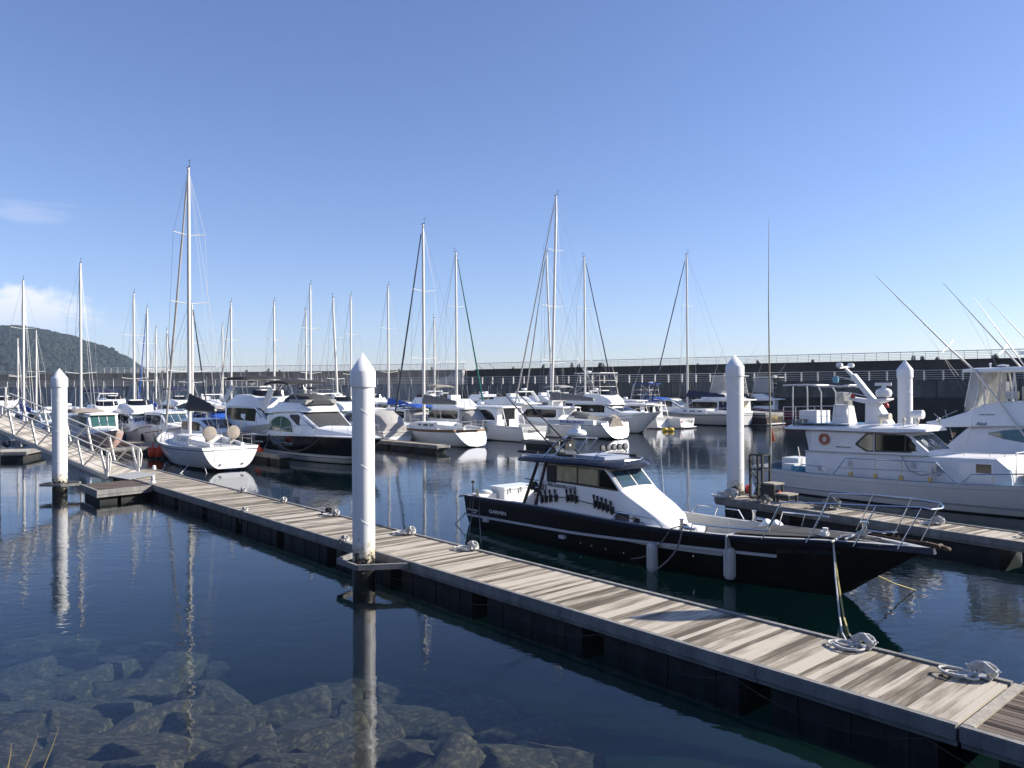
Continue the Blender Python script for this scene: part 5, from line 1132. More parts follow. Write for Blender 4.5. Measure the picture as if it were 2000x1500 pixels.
    b = MB(); sc_ = Vector((7.35, -.3, 5.62)); b.beam(sc_ - Vector((.9, 0, 0)), sc_ + Vector((.9, 0, 0)), .14, .14); s__ = b.build('radar_scanner', 'white_gel', t); text('FURUNO', s__, 'lettering', 'text_blue', .8, sc_ + Vector((-.35, -.075, -.04)), (1, 0, 0), (0, 0, 1), height=.08)
    for x in (5.6, 6.9): b = MB(); b.lathe([(.03, 0), (.03, .12), (.06, .16), (.02, .2)], (x, -.9, 5.05), 10); b.build('roof_lamp', 'white_gel', t)
    b = MB(); b.lathe([(.03, 0), (.2, .06), (.2, .09), (.02, .12)], (5.95, -.6, 5.06), 14); b.build('gps_puck', 'white_gel', t)
    Z = Vector((0, 0, 1)); yy = f.side(5.5, 2.9, -1, .01)[1]
    text('Azul', t, 'lettering', 'text_dark', .40, (5.36, yy - .05, 2.78), (1, 0, .03), Z, shear=.35, height=.14); text('230-50921', t, 'lettering', 'text_dark', .55, (5.45, f.side(5.6, 3.2, -1, .012)[1], 3.18), (1, 0, .01), Z, height=.05)
    b = MB(); b.tube([(5.09, -1.86, 2.0), (5.49, -1.7, 4.3)], .018, 6); b.build('antenna', 'white_paint', t)
    rail(t, [(9.5, -1.75, sh(9.5)), (11, -1.6, sh(11)), (12.5, -1.1, sh(12.5)), (14, -.4, sh(14))], [.7] * 4, name='bow_rail')
    b = MB(); b.tube([(3.6, -1.3, 3.2), (3.9, -1.45, 3.0), (4.6, -1.5, 3.35)], .015, 5); b.tube([(4.0, -1.2, 3.35), (4.45, -1.2, 1.6)], .012, 5); b.build('cockpit_line', 'alu', t)
    return t
sport_yacht()

# ================================================================== person (upper body visible above the cockpit side)
def person():
    base = AT(1863, 1000, 33.3); base.z = .66
    import bmesh
    me = bpy.data.meshes.new('person')
    # joint: (x right, y back, z up), radius
    J = dict(pel=((0, 0, .93), (.15, .11)), wa=((0, 0, 1.08), (.135, .10)), ch=((0, 0, 1.30), (.165, .115)), nb=((0, .01, 1.46), (.075, .07)), nk=((0, 0, 1.53), (.055, .055)), hd=((.0, -.02, 1.64), (.085, .10)), ht=((0, 0, 1.73), (.075, .085)),
             ls=((-.19, .01, 1.41), (.065, .065)), le=((-.30, .03, 1.15), (.045, .045)), lw=((-.16, -.16, 1.03), (.03, .028)), lh=((-.10, -.20, 1.02), (.04, .022)),
             rs=((.19, .01, 1.41), (.065, .065)), re=((.31, .02, 1.14), (.045, .045)), rw=((.27, -.17, .98), (.03, .028)), rh=((.25, -.22, .93), (.04, .022)),
             lt=((-.10, 0, .86), (.095, .095)), lk=((-.12, -.02, .48), (.06, .06)), la=((-.13, .02, .08), (.04, .04)), lf=((-.14, -.13, .03), (.045, .03)),
             rt=((.10, 0, .86), (.095, .095)), rk=((.12, -.03, .48), (.06, .06)), ra=((.13, .02, .08), (.04, .04)), rf=((.15, -.13, .03), (.045, .03)))
    names = list(J); E = [('pel', 'wa'), ('wa', 'ch'), ('ch', 'nb'), ('nb', 'nk'), ('nk', 'hd'), ('hd', 'ht'), ('ch', 'ls'), ('ls', 'le'), ('le', 'lw'), ('lw', 'lh'), ('ch', 'rs'), ('rs', 're'), ('re', 'rw'), ('rw', 'rh'), ('pel', 'lt'), ('lt', 'lk'), ('lk', 'la'), ('la', 'lf'), ('pel', 'rt'), ('rt', 'rk'), ('rk', 'ra'), ('ra', 'rf')]
    vs = [J[n][0] for n in names]; es = [(names.index(a_), names.index(b_)) for a_, b_ in E]; rad = [J[n][1] for n in names]
    for s_, hx in (('lh', -1), ('rh', 1)):      # five fingers
        c = Vector(J[s_][0]); wv_ = Vector(J[s_][0]) - Vector(J['lw' if s_ == 'lh' else 'rw'][0]); wv_.normalize(); sd = Vector((hx, 0, .2)).normalized()
        for k in range(4):
            b0 = c + sd * (.018 * (k - 1.5)) + wv_ * .03; b1 = b0 + wv_ * (.035 + .005 * (k in (1, 2))); b2 = b1 + wv_ * .02 - Vector((0, 0, .02))
            n0 = len(vs); vs += [tuple(b0), tuple(b1), tuple(b2)]; rad += [(.009, .009)] * 3; es += [(names.index(s_), n0), (n0, n0 + 1), (n0 + 1, n0 + 2)]
        b0 = c - sd * hx * .03 + wv_ * .0; n0 = len(vs); vs += [tuple(b0 + Vector((0, -.01, .01))), tuple(b0 + wv_ * .03 + Vector((0, -.01, .02)))]; rad += [(.011, .011), (.009, .009)]; es += [(names.index(s_), n0), (n0, n0 + 1)]
    me.from_pydata(vs, es, []); o = bpy.data.objects.new('tmp', me); COL.objects.link(o)
    o.modifiers.new('s', 'SKIN'); 
    for i, r_ in enumerate(rad): me.skin_vertices[0].data[i].radius = r_
    me.skin_vertices[0].data[0].use_root = True
    sb = o.modifiers.new('u', 'SUBSURF'); sb.levels = 2; sb.render_levels = 2
    dg = bpy.context.evaluated_depsgraph_get(); m2 = bpy.data.meshes.new_from_object(o.evaluated_get(dg)); bpy.data.objects.remove(o)
    m2.materials.clear()
    for k in ('cloth_black', 'skin', 'cloth_grey'): m2.materials.append(MATS[k])
    m2.polygons.foreach_set('use_smooth', [True] * len(m2.polygons))
    for p in m2.polygons:
        c = p.center; arm = abs(c.x) > .235 and c.z < 1.2 or (c.y < -.09 and c.z < 1.12 and c.z > .85); p.material_index = 1 if c.z > 1.475 or arm else (2 if 1.31 < c.z < 1.345 and c.y < 0 and abs(c.x) < .15 else 0)
    t = bpy.data.objects.new('person', m2); COL.objects.link(t); t.location = base; t.rotation_euler = (0, 0, math.radians(-18)); tag(t, 'person with short dark hair in a black shirt standing behind the white wheelhouse', 'person')
    b = MB(); b.ell((0, .005, 1.70), (.092, .108, .075), 16, k=8); b.build('hair', 'hair', t)
    b = MB(); b.ell((0, -.115, 1.62), (.014, .018, .022), 8); b.ell((-.092, 0, 1.63), (.012, .02, .03), 8); b.ell((.092, 0, 1.63), (.012, .02, .03), 8); b.build('face', 'skin', t)
    b = MB(); b.ell((-.03, -.107, 1.648), (.012, .006, .008), 8); b.ell((.03, -.107, 1.648), (.012, .006, .008), 8); b.box(-.025, .025, -.112, -.10, 1.575, 1.582); b.build('eyes_and_mouth', 'hair', t)
person()
# ================================================================== the fleet
HD = {'L': 180 - 49.0, 'R': -49.0}
def place(px, Y, head, xloc, yloc=0., py=800):
    """boat origin so that the point (xloc, yloc) of the boat stands at depth Y under photo column px"""
    p = AT(px, py, Y); a = math.radians(HD[head]); f = Vector((math.cos(a), math.sin(a), 0)); l = Vector((-f.y, f.x, 0))
    o = Vector((p.x, p.y, 0)) - f * xloc - l * yloc; return (o.x, o.y, 0)
def sailboat(px, topy, Y, head, L=10.5, wcov='canvas_light', B=None, label='', hull='white_gel', stripe='boot_blue', jib=None, cover='canvas_blue', boom=True, detail=2, mast=.42, wheel=0, dodger=None, spread=2, teak=False, lean=0., basepx=None, open_st=False, jibside=True, transom=.10):
    B = B or L * .33; xm = L * (1 - mast)
    o = place(basepx or px, Y, head, xm, 0)
    zt = H + (752 + (1000 - px) * .0061 - topy) * Y / F
    t = thing('sailboat', label, 'sailboat', o, HD[head])
    fb = 1.0 + L * .024
    sheer = [(0, fb), (.4, fb * .97), (.75, fb * 1.08), (1, fb * 1.28)]
    sh, half = make_hull(L, B, sheer, t, [(.04, 2), (.12, 1), (-.20, 0), (-.15, 1 if not teak else 3), (-.05, 0 if not teak else 3), (0, 0 if not teak else 3)], [hull, stripe, 'boot_dark', 'teak'], draft=.45, ts=.80 if detail > 1 else .7, um=.42, p=2.0, uw=.88, pz=1.1, e0=.27, e1=.7, zs=.05, tr=transom * 1.5, g=.05, well=.05)
    # coachroof
    xa, xf = L * .33, L * .76
    h = House([(xa, B * .29, B * .25, fb - .1, fb + .42), (xa + .2, B * .29, B * .25, fb - .1, fb + .44), (L * .55, B * .26, B * .21, fb - .08, fb + .40), (L * .68, B * .19, B * .14, fb - .02, fb + .34), (xf, B * .10, B * .06, fb + .02, fb + .16)], r=.06, cam=.05)
    h.build('coachroof', 'white_deck', t)
    for sg in (-1, 1):
        for x0, x1 in ((.37, .42), (.44, .50), (.53, .57)):
            h.swin('cabin_window', 'window', t, [(L * x0, fb + .14, fb + .29), (L * x1, fb + .14, fb + .28)], sg, .012)
    # cockpit: coamings and a sunk well
    b = MB()
    for sg in (-1, 1): b.prism([(L * .05, sg * B * .20, fb), (xa, sg * B * .23, fb), (xa, sg * B * .23, fb + .34), (L * .22, sg * B * .22, fb + .26), (L * .05, sg * B * .20, fb + .16)], (0, sg * .16, 0))
    b.build('cockpit_coaming', 'white_gel', t)
    b = MB(); b.box(L * .06, xa - .02, -B * .19, B * .19, fb - .02, fb + .02); b.build('cockpit_sole', 'grey_deck', t)
    if wheel:
        for y in ([0] if wheel == 1 else [-B * .17, B * .17]):
            b = MB(); b.box(L * .14, L * .14 + .18, y - .12, y + .12, fb, fb + .75); b.build('helm_pedestal', 'canvas_light', t)
            b = MB(); b.lathe([(.30, -.07), (.38, -.03), (.38, .02), (.30, .05)], (L * .125, y, fb + .70), 20, ax='x'); b.build('wheel_cover', wcov, t)
    if dodger:
        d = House([(xa - .9, B * .30, B * .24, fb + .25, fb + 1.0), (xa + .1, B * .29, B * .25, fb + .3, fb + 1.12), (xa + .7, B * .27, B * .20, fb + .35, fb + .62)], r=.25, cam=.12); d.build('sprayhood', dodger, t)
        d.twin('sprayhood_window', 'window_blue', t, xa + .2, xa + .6, -.8, .8, .015)
    # mast and rig
    r0 = .075 + L * .0035; b = MB(); b.tube([(xm, 0, fb + .2), (xm, lean * .5, zt * .5), (xm, lean, zt - 1.5), (xm, lean, zt)], [r0, r0, r0 * .9, r0 * .6], 10); ms = b.build('mast', 'alu_white', t)
    b = MB(); b.beam((xm - .25, lean, zt), (xm + .2, lean, zt), .06, .05); b.tube([(xm - .2, lean, zt), (xm - .2, lean, zt + .35)], .014, 4); b.tube([(xm - .45, lean, zt + .35), (xm - .05, lean, zt + .38)], .014, 4); b.build('masthead_vane', 'rubber', ms)
    sp = []
    for k in range(spread):
        z = fb + (zt - fb) * ((k + 1) / (spread + 1) if spread > 1 else .52); w = B * (.34 - .05 * k); ly = lean * z / zt
        b = MB(); b.tube([(xm - .12, -w + ly, z + .12), (xm, ly, z), (xm - .12, w + ly, z + .12)], .028, 5); b.build('spreader', 'alu_white', t); sp.append((w, z + .12))
    wr = MB(); bow = (L * .985, 0, sh(L) - .0); wd = .011 if detail > 1 else .013
    wr.tube([bow, (xm, lean, zt - .1)], wd, 3); wr.tube([(.1, 0, fb + .1), (xm, lean, zt)], wd, 3)
    for sg in (-1, 1):
        pts = [(xm - .1, sg * B * .44, fb)] + [(xm - .12, sg * w, z) for w, z in sp] + [(xm, lean, zt - .15)]
        wr.tube(pts, wd, 3); wr.tube([(xm + .4, sg * B * .42, fb), (xm, 0, sp[0][1] - .1)], wd, 3); wr.tube([(xm - .5, sg * B * .43, fb), (xm, 0, sp[0][1] - .1)], wd, 3)
        if len(sp) > 1: wr.tube([(xm - .12, sg * sp[0][0], sp[0][1]), (xm, 0, sp[1][1] - .1)], wd, 3)
    wr.build('rigging', 'wire', t)
    if jib:
        b = MB(); p0, p1 = Vector(bow) + Vector((-.12, 0, .3)), Vector((xm + .25, lean, zt * .955)); n = 14
        b.tube([p0.lerp(p1, i / n) + Vector((rnd.uniform(-.015, .015), 0, 0)) for i in range(n + 1)], [.05] + [.085 - .045 * i / n + rnd.uniform(-.008, .008) for i in range(n)], 7); b.build('furled_jib', jib, t)
    if boom:
        zb = fb + (1.9 if L > 10.8 else 1.35); x0, x1 = xm - .1, max(L * .12, xm - L * .38); b = MB(); b.tube([(x0, 0, zb), (x1, 0, zb + .04)], .06, 8); b.build('boom', 'alu_white', t)
        if cover:
            b = MB(); n = 16; rows = []
            for i in range(n + 1):
                u = i / n; x = lerp(x0 + .15, x1 + .1, u); hh = (.85 if wheel == 2 else .55) * (1 - u) ** .75 + .15 + .03 * math.sin(i * 2.1); w = .17 - .06 * u
                rows.append([(x, w * math.cos(q) * (1 if math.sin(q) < .3 else .7), zb + .02 + (hh if math.sin(q) > 0 else .12) * math.sin(q)) for q in [2 * PI * k / 10 for k in range(11)]])
            b.grid(rows); b.add(rows[0][:-1], [tuple(range(10))]); b.add(rows[-1][:-1], [tuple(range(10))]); b.build('sail_cover', cover, t)
        b = MB(); b.tube([(x1, 0, zb), (xm, 0, zt)], .007, 3); b.build('topping_lift', 'wire', t)
    # pulpit, pushpit, lifelines
    b = MB(); bw_ = half(L * .86, sh(L * .86)); b.tube([(L * .86, bw_, sh(L * .86)), (L * .87, bw_, sh(L * .87) + .6), (L * .96, .22, sh(L) + .62), (L * .99, 0, sh(L) + .62), (L * .96, -.22, sh(L) + .62), (L * .87, -bw_, sh(L * .87) + .6), (L * .86, -bw_, sh(L * .86))], .016, 6); b.build('pulpit', 'steel', t)
    for sg in (-1, 1):
        w = half(.2, fb) * .97; b = MB(); b.tube([(.15, sg * w * .35, fb), (.12, sg * w * .35, fb + .62), (.12, sg * w, fb + .62), (L * .12, sg * B * .44, fb + .62), (L * .12, sg * B * .44, fb)], .016, 6); b.build('pushpit', 'steel', t)
    for sg in (-1, 1):
        b = MB(); xs = [L * f for f in (.12, .26, .40, .54, .68, .80, .87)]; ps = [Vector((x, sg * half(x, sh(x)) * .96, sh(x))) for x in xs]
        for p in ps[1:-1]: b.tube([p, p + Vector((0, 0, .6))], .012, 4)
        b.tube([p + Vector((0, 0, .6)) for p in ps], .007, 3); b.tube([p + Vector((0, 0, .32)) for p in ps], .007, 3); b.build('lifeline', 'steel', t)
    return t, sh, half, fb

def cruiser(px, Y, head, L=10, label='', at=.5, hull='white_gel', stripe='ltgrey', style='fly', B=None, win='window', bimini=None, arch=False, radar=False, fb=None, screen='window_blue', roofc='white_gel', cover=None, fend=None, cab=(.22, .62), roofh=1.25, rakef=.12, trunk=.86, flyh=.75, name='motor_cruiser', cat='motor boat', aft=None, wins=True, loc=None, hang=None, band=None, tower=False, rails=True, sidewin=None, door=None, top=None):
    B = B or L * .31; fb = fb or .9 + L * .03
    o = loc or place(px, Y, head, L * at)
    t = thing(name, label, cat, o, HD[head])
    sheer = [(0, fb * .9), (.3, fb * .95), (.6, fb * 1.12), (1, fb * 1.42)]
    bands = [(.05, 2), (.10, 1), (-.16, 0), (-.11, 1), (0, 0)] if not band else [(.05, 2), (band[0], 0), (band[1], 3), (-.08, 0), (0, 1)]
    sh, half = make_hull(L, B, sheer, t, bands, [hull, stripe, 'boot_dark', band[2] if band else hull], draft=.45, ts=.9, um=.4, p=2.3, uw=.80, pz=.9, e0=.18, e1=.62, g=.10, well=.45, wellx=(0, L * (cab[0] - .01)))
    xa, xf = L * cab[0], L * cab[1]; hw = B * .40; z0 = fb * .85; zr = fb + roofh; xt = L * trunk; rk = L * rakef
    # trunk + cabin in one lofted house
    st = [(xa, hw, hw * .93, z0, zr - .02), (xa + L * .15, hw, hw * .93, z0, zr + .02), (xf, hw, hw * .90, z0, zr), (xf + rk, hw * .96, hw * .86, z0 + .1, sh(xf) + .42), (lerp(xf + rk, xt, .5), hw * .82, hw * .62, sh(xf) - .05, sh(xf) + .40), (xt, hw * .34, hw * .18, sh(xt) - .05, sh(xt) + .08)]
    h = House(st, r=.10, cam=.07); h.build('cabin', 'white_gel', t)
    zw0, zw1 = z0 + (zr - z0) * .44, zr - .13
    if wins:
        for sg in (-1, 1):
            if sidewin == 'arch':
                x0, x1 = xa + L * .03, xf + rk * .4; n = 10; cols = [(lerp(x0, x1, i / n), zw0 - .15, max(zw0 - .13, zw0 - .15 + (zr - zw0 - .02) * (1 - (2 * abs(i / n - .5)) ** 2.0) ** .6 )) for i in range(n + 1)]
                cols = [(x, a_, min(b_, lerp(zr, sh(xf) + .3, max(0, (x - xf) / rk)) - .1)) for x, a_, b_ in cols]; h.swin('side_window', win, t, cols, sg, .014)
            else:
                x0 = xa + L * .02
                if style == 'pilot':
                    for q in range(2):
                        xs0 = lerp(xa + .15, xf, q / 2) + .04; h.swin('side_window', win, t, [(xs0, zw0, zw1), (lerp(xa + .15, xf, (q + 1) / 2) - .04, zw0, zw1)], sg, .014)
                else: h.swin('side_window', win, t, [(x0, zw0 + .12, zw1 - .04), (x0 + .3, zw0, zw1), (xf, zw0, zw1), (xf + rk * .62, zw0 + .02, lerp(zw0, zw1, .36))], sg, .014)
        for t0, t1 in ((-.92, -.34), (-.28, .28), (.34, .92)): h.twin('windscreen', screen if style != 'dark' else win, t, xf + rk * .06, xf + rk * .92, t0, t1, .014, n=2)
    if door:
        b = MB(); b.box(xa - .03, xa - .005, -hw * .62, hw * .5, zw0 - .1, zw1 + .06); b.build('aft_window', door, t, smooth=False); b = MB(); b.box(xa - .035, xa - .006, -.1, .35, z0 - .1, zw0 - .12); b.build('aft_door', door, t, smooth=False)
    if style in ('hardtop', 'pilot'):
        r = House([(xa - L * .06, hw * .9, hw * .9, zr - .01, zr + .06), (xa, hw * .98, hw * .98, zr, zr + .09), (xf, hw * .96, hw * .94, zr, zr + .09), (xf + .25, hw * .8, hw * .75, zr - .02, zr + .05)], r=.04, cam=.08); r.build('hardtop', roofc, t)
        if door is None and aft: pass
        b = MB()
        for sg in (-1, 1): b.tube([(xa - L * .05, sg * hw * .85, zr), (xa - L * .1, sg * hw * .85, fb * .95)], .025, 6)
        b.build('aft_strut', 'alu_white', t)
        rail(t, [(xa + .2, sg_ * hw * .7, zr + .12) for sg_ in (1,)] + [(xf - .2, hw * .7, zr + .12)], [.12] * 2, r=.014, mid=False, name='roof_rail')
    ztop = zr + .1
    if style == 'fly':
        fa_, ff = xa - L * .07, xf + rk * .25
        f = House([(fa_, hw * .9, hw * .9, zr, zr + .12), (xa + L * .03, hw * .98, hw * .96, zr - .02, zr + .2), (xa + L * .14, hw, hw * .95, zr - .02, zr + flyh), (ff - L * .08, hw * .97, hw * .88, zr - .04, zr + flyh * .96), (ff, hw * .85, hw * .7, zr - .1, zr + flyh * .45), (ff + L * .02, hw * .8, hw * .6, zr - .12, zr + .1)], r=.10, cam=.02); f.build('flybridge', 'white_gel', t)
        b = MB(); rows = []
        for q in range(9):
            an = -PI / 2 + PI * q / 8; x = ff - L * .09 + math.cos(an) * L * .045; y = math.sin(an) * hw * .8; rows.append([(x, y, zr + flyh * .9), (x - .12, y * .95, zr + flyh + .28)])
        b.grid(rows); b.grid([[(x + .012, y * 1.01, z) for x, y, z in r_] for r_ in rows]); b.build('fly_screen', 'window', t)
        b = MB(); b.box(xa + L * .20, xa + L * .26, -.5, .5, zr + flyh, zr + flyh + .35); b.build('fly_seat', 'white_deck', t); ztop = zr + flyh
        b = MB()
        for sg in (-1, 1): b.tube([(fa_ + .1, sg * hw * .85, zr + .1), (fa_ + .1, sg * hw * .85, zr + .65), (xa + L * .12, sg * hw * .9, zr + flyh + .15)], .016, 5)
        b.build('fly_rail', 'steel', t)
    if arch:
        b = MB(); za = ztop + .55
        for sg in (-1, 1): b.beam((xa - L * .02, sg * hw * .95, ztop - .5), (xa + L * .05, sg * hw * .80, za), .09, .30)
        b.beam((xa + L * .05, -hw * .84, za), (xa + L * .05, hw * .84, za), .32, .09); b.build('radar_arch', 'white_gel', t); ztop2 = za
    else: ztop2 = ztop
    if radar: b = MB(); xr = xa + L * (.05 if arch else .2); b.lathe([(.10, 0), (.12, .12), (.27, .14), (.30, .22), (.26, .32), (.05, .36)], (xr, 0, ztop2 + .02), 16); b.build('radar_dome', 'white_gel', t)
    if bimini:
        zb = ztop + 1.15; x0, x1 = (xa - L * .04, xf - L * .12) if style == 'fly' else (L * .06, xa + L * .16); zf_ = ztop if style == 'fly' else fb; zb = zf_ + 1.15 if style == 'fly' else zr + .35
        b = MB(); rows = []
        for i in range(9):
            u = i / 8; rows.append([(lerp(x0, x1, u), hw * .9 * math.cos(q), zb - .12 + .16 * math.sin(PI * u) ** .5 + .14 * math.sin(q)) for q in [PI * k / 8 for k in range(9)]])
        b.grid(rows); b.grid([[(x, y * .99, z - .035) for x, y, z in r_] for r_ in rows])
        for e in (0, -1): b.grid([rows[e], [(x, y * .99, z - .09) for x, y, z in rows[e]]])
        b.build('bimini_top', bimini, t)
        b = MB()
        for sg in (-1, 1):
            for xx in (x0 + .05, x1 - .05): b.tube([(xx, sg * hw * .88, zb - .12), (lerp(x0, x1, .5), sg * hw * .92, zf_)], .016, 5)
        for xx in (x0 + .05, x1 - .05): b.tube([(xx, -hw * .88, zb - .13), (xx, hw * .88, zb - .13)], .016, 5)
        b.build('bimini_frame', 'steel', t)
    if cover:
        c = House([(L * .03, hw * .95, hw * .7, fb * .85, fb * .9 + .5), (xa * .5, hw, hw * .8, fb * .85, fb + roofh * .75), (xa - .03, hw * 1.0, hw * .9, fb * .85, zr - .05)], r=.12, cam=.12); c.build('cockpit_cover', cover, t)
    if tower:
        b = MB(); zt = ztop + 2.0
        for sg in (-1, 1):
            for x0, x1 in ((xa + .2, xa + .5), (xf - .2, xf - .6)): b.tube([(x0, sg * hw * .9, ztop - .3), (x1, sg * hw * .7, zt)], .03, 6)
        for z in (ztop + .7, ztop + 1.3): b.tube([(xa + .4, -hw * .8, z), (xa + .4, hw * .8, z), (xf - .5, hw * .8, z), (xf - .5, -hw * .8, z)], .022, 5, closed=True)
        b.tube([(xa + .3, -hw * .8, ztop + .2), (xf - .5, -hw * .75, ztop + 1.9)], .02, 5); b.tube([(xf - .3, -hw * .8, ztop + .2), (xa + .5, -hw * .75, ztop + 1.9)], .02, 5)
        b.build('tower_frame', 'alu_white', t)
        b = MB(); b.box(xa + .1, xf - .3, -hw * .85, hw * .85, zt, zt + .07); b.build('tower_top', roofc, t)
        b = MB(); b.lathe([(.1, .07), (.28, .16), (.30, .24), (.05, .3)], (xa + .9, 0, zt), 14); b.build('tower_radar', 'white_gel', t)
        for sg in (-1, 1): b = MB(); b.tube([(xf - .4, sg * hw * .9, ztop), (xf - 1.2, sg * hw * 1.3, ztop + 1.6), (xf - 3.6, sg * hw * 2.0, ztop + 5.5)], [.03, .025, .008], 5); b.build('outrigger', 'alu_white', t)
        if top: b = MB(); b.prism([(xa + .25, -hw * .86, ztop + .1), (xf - .45, -hw * .86, ztop + .1), (xf - .6, -hw * .78, zt - .1), (xa + .45, -hw * .78, zt - .1)], (0, .02, 0)); b.prism([(xa + .25, hw * .86, ztop + .1), (xf - .45, hw * .86, ztop + .1), (xf - .6, hw * .78, zt - .1), (xa + .45, hw * .78, zt - .1)], (0, .02, 0)); b.build('side_curtain', 'clear_vinyl', t)
    if rails:
        for sg in (-1, 1):
            xs = [L * f for f in (.62, .72, .82, .91, .975)]; rail(t, [(x, sg * max(half(x, sh(x)) * .93, .05), sh(x)) for x in xs], [.5, .6, .65, .68, .68], r=.016, name='bow_rail', mid=False)
    if hang:
        sg = -1 if head == 'R' else 1
        for i, (f, m_) in enumerate(hang): x = L * f; fender(t, (x, sg * (half(x, .5) + .18), fb * .55), .62, .17 if L > 12 else .12, m_, rope_to=(x, sg * half(x, 1) * .97, sh(x) + .3))
    b = MB(); b.tube([(xa + .3, hw * .5, ztop2 + .02), (xa + .1, hw * .5, ztop2 + 1.9)], .011, 4); b.build('antenna', 'white_paint', t)
    b = MB(); b.box(-.35, .02, -B * .4, B * .4, .12, .2); b.build('swim_platform', 'white_deck', t)
    return t, sh, half, fb

# ---- near row, from the left
s1, sh1, hf1, fb1 = sailboat(370, 322, 46.7, 'L', L=11.4, B=3.85, label='white sailboat with tall mast, grey sail cover and twin covered wheels, stern toward the pontoon', stripe='navy', cover='canvas_dark', jib='canvas_light', wheel=2, wcov='canvas_beige', mast=.42, spread=3, transom=.05)
b = MB(); b.prism([(.075 * .45 - .012, -.9, .45), (.075 * .45 - .012, .9, .45), (.075 * 1.1 - .012, .9, 1.1), (.075 * 1.1 - .012, -.9, 1.1)], (.03, 0, 0)); b.build('transom_door', 'white_deck', s1, smooth=False)
for y in (-.6, .6): b = MB(); b.box(-.03, .0, y - .04, y + .04, .30, .38); b.build('transom_vent', 'dark_iron', s1, smooth=False)
tag(fender(None, tuple(place(1, 1, 'L', 0)), .6, .18, 'orange'), None) if False else None
C1, shc, hfc, fbc = cruiser(0, 0, 'R', L=13.0, loc=tuple(AT(535, 880, 55.0)[:2]) + (0,), B=4.0, hull='white_gel', stripe='white_gel', band=(.50, 99, 'black_gel'), fb=1.45, style='fly', win='window', cab=(.16, .52), roofh=1.35, rakef=.16, flyh=.55, sidewin=None, label='glossy black and white flybridge cruiser with arched green side window, behind the nearest pile') if False else (None,) * 4
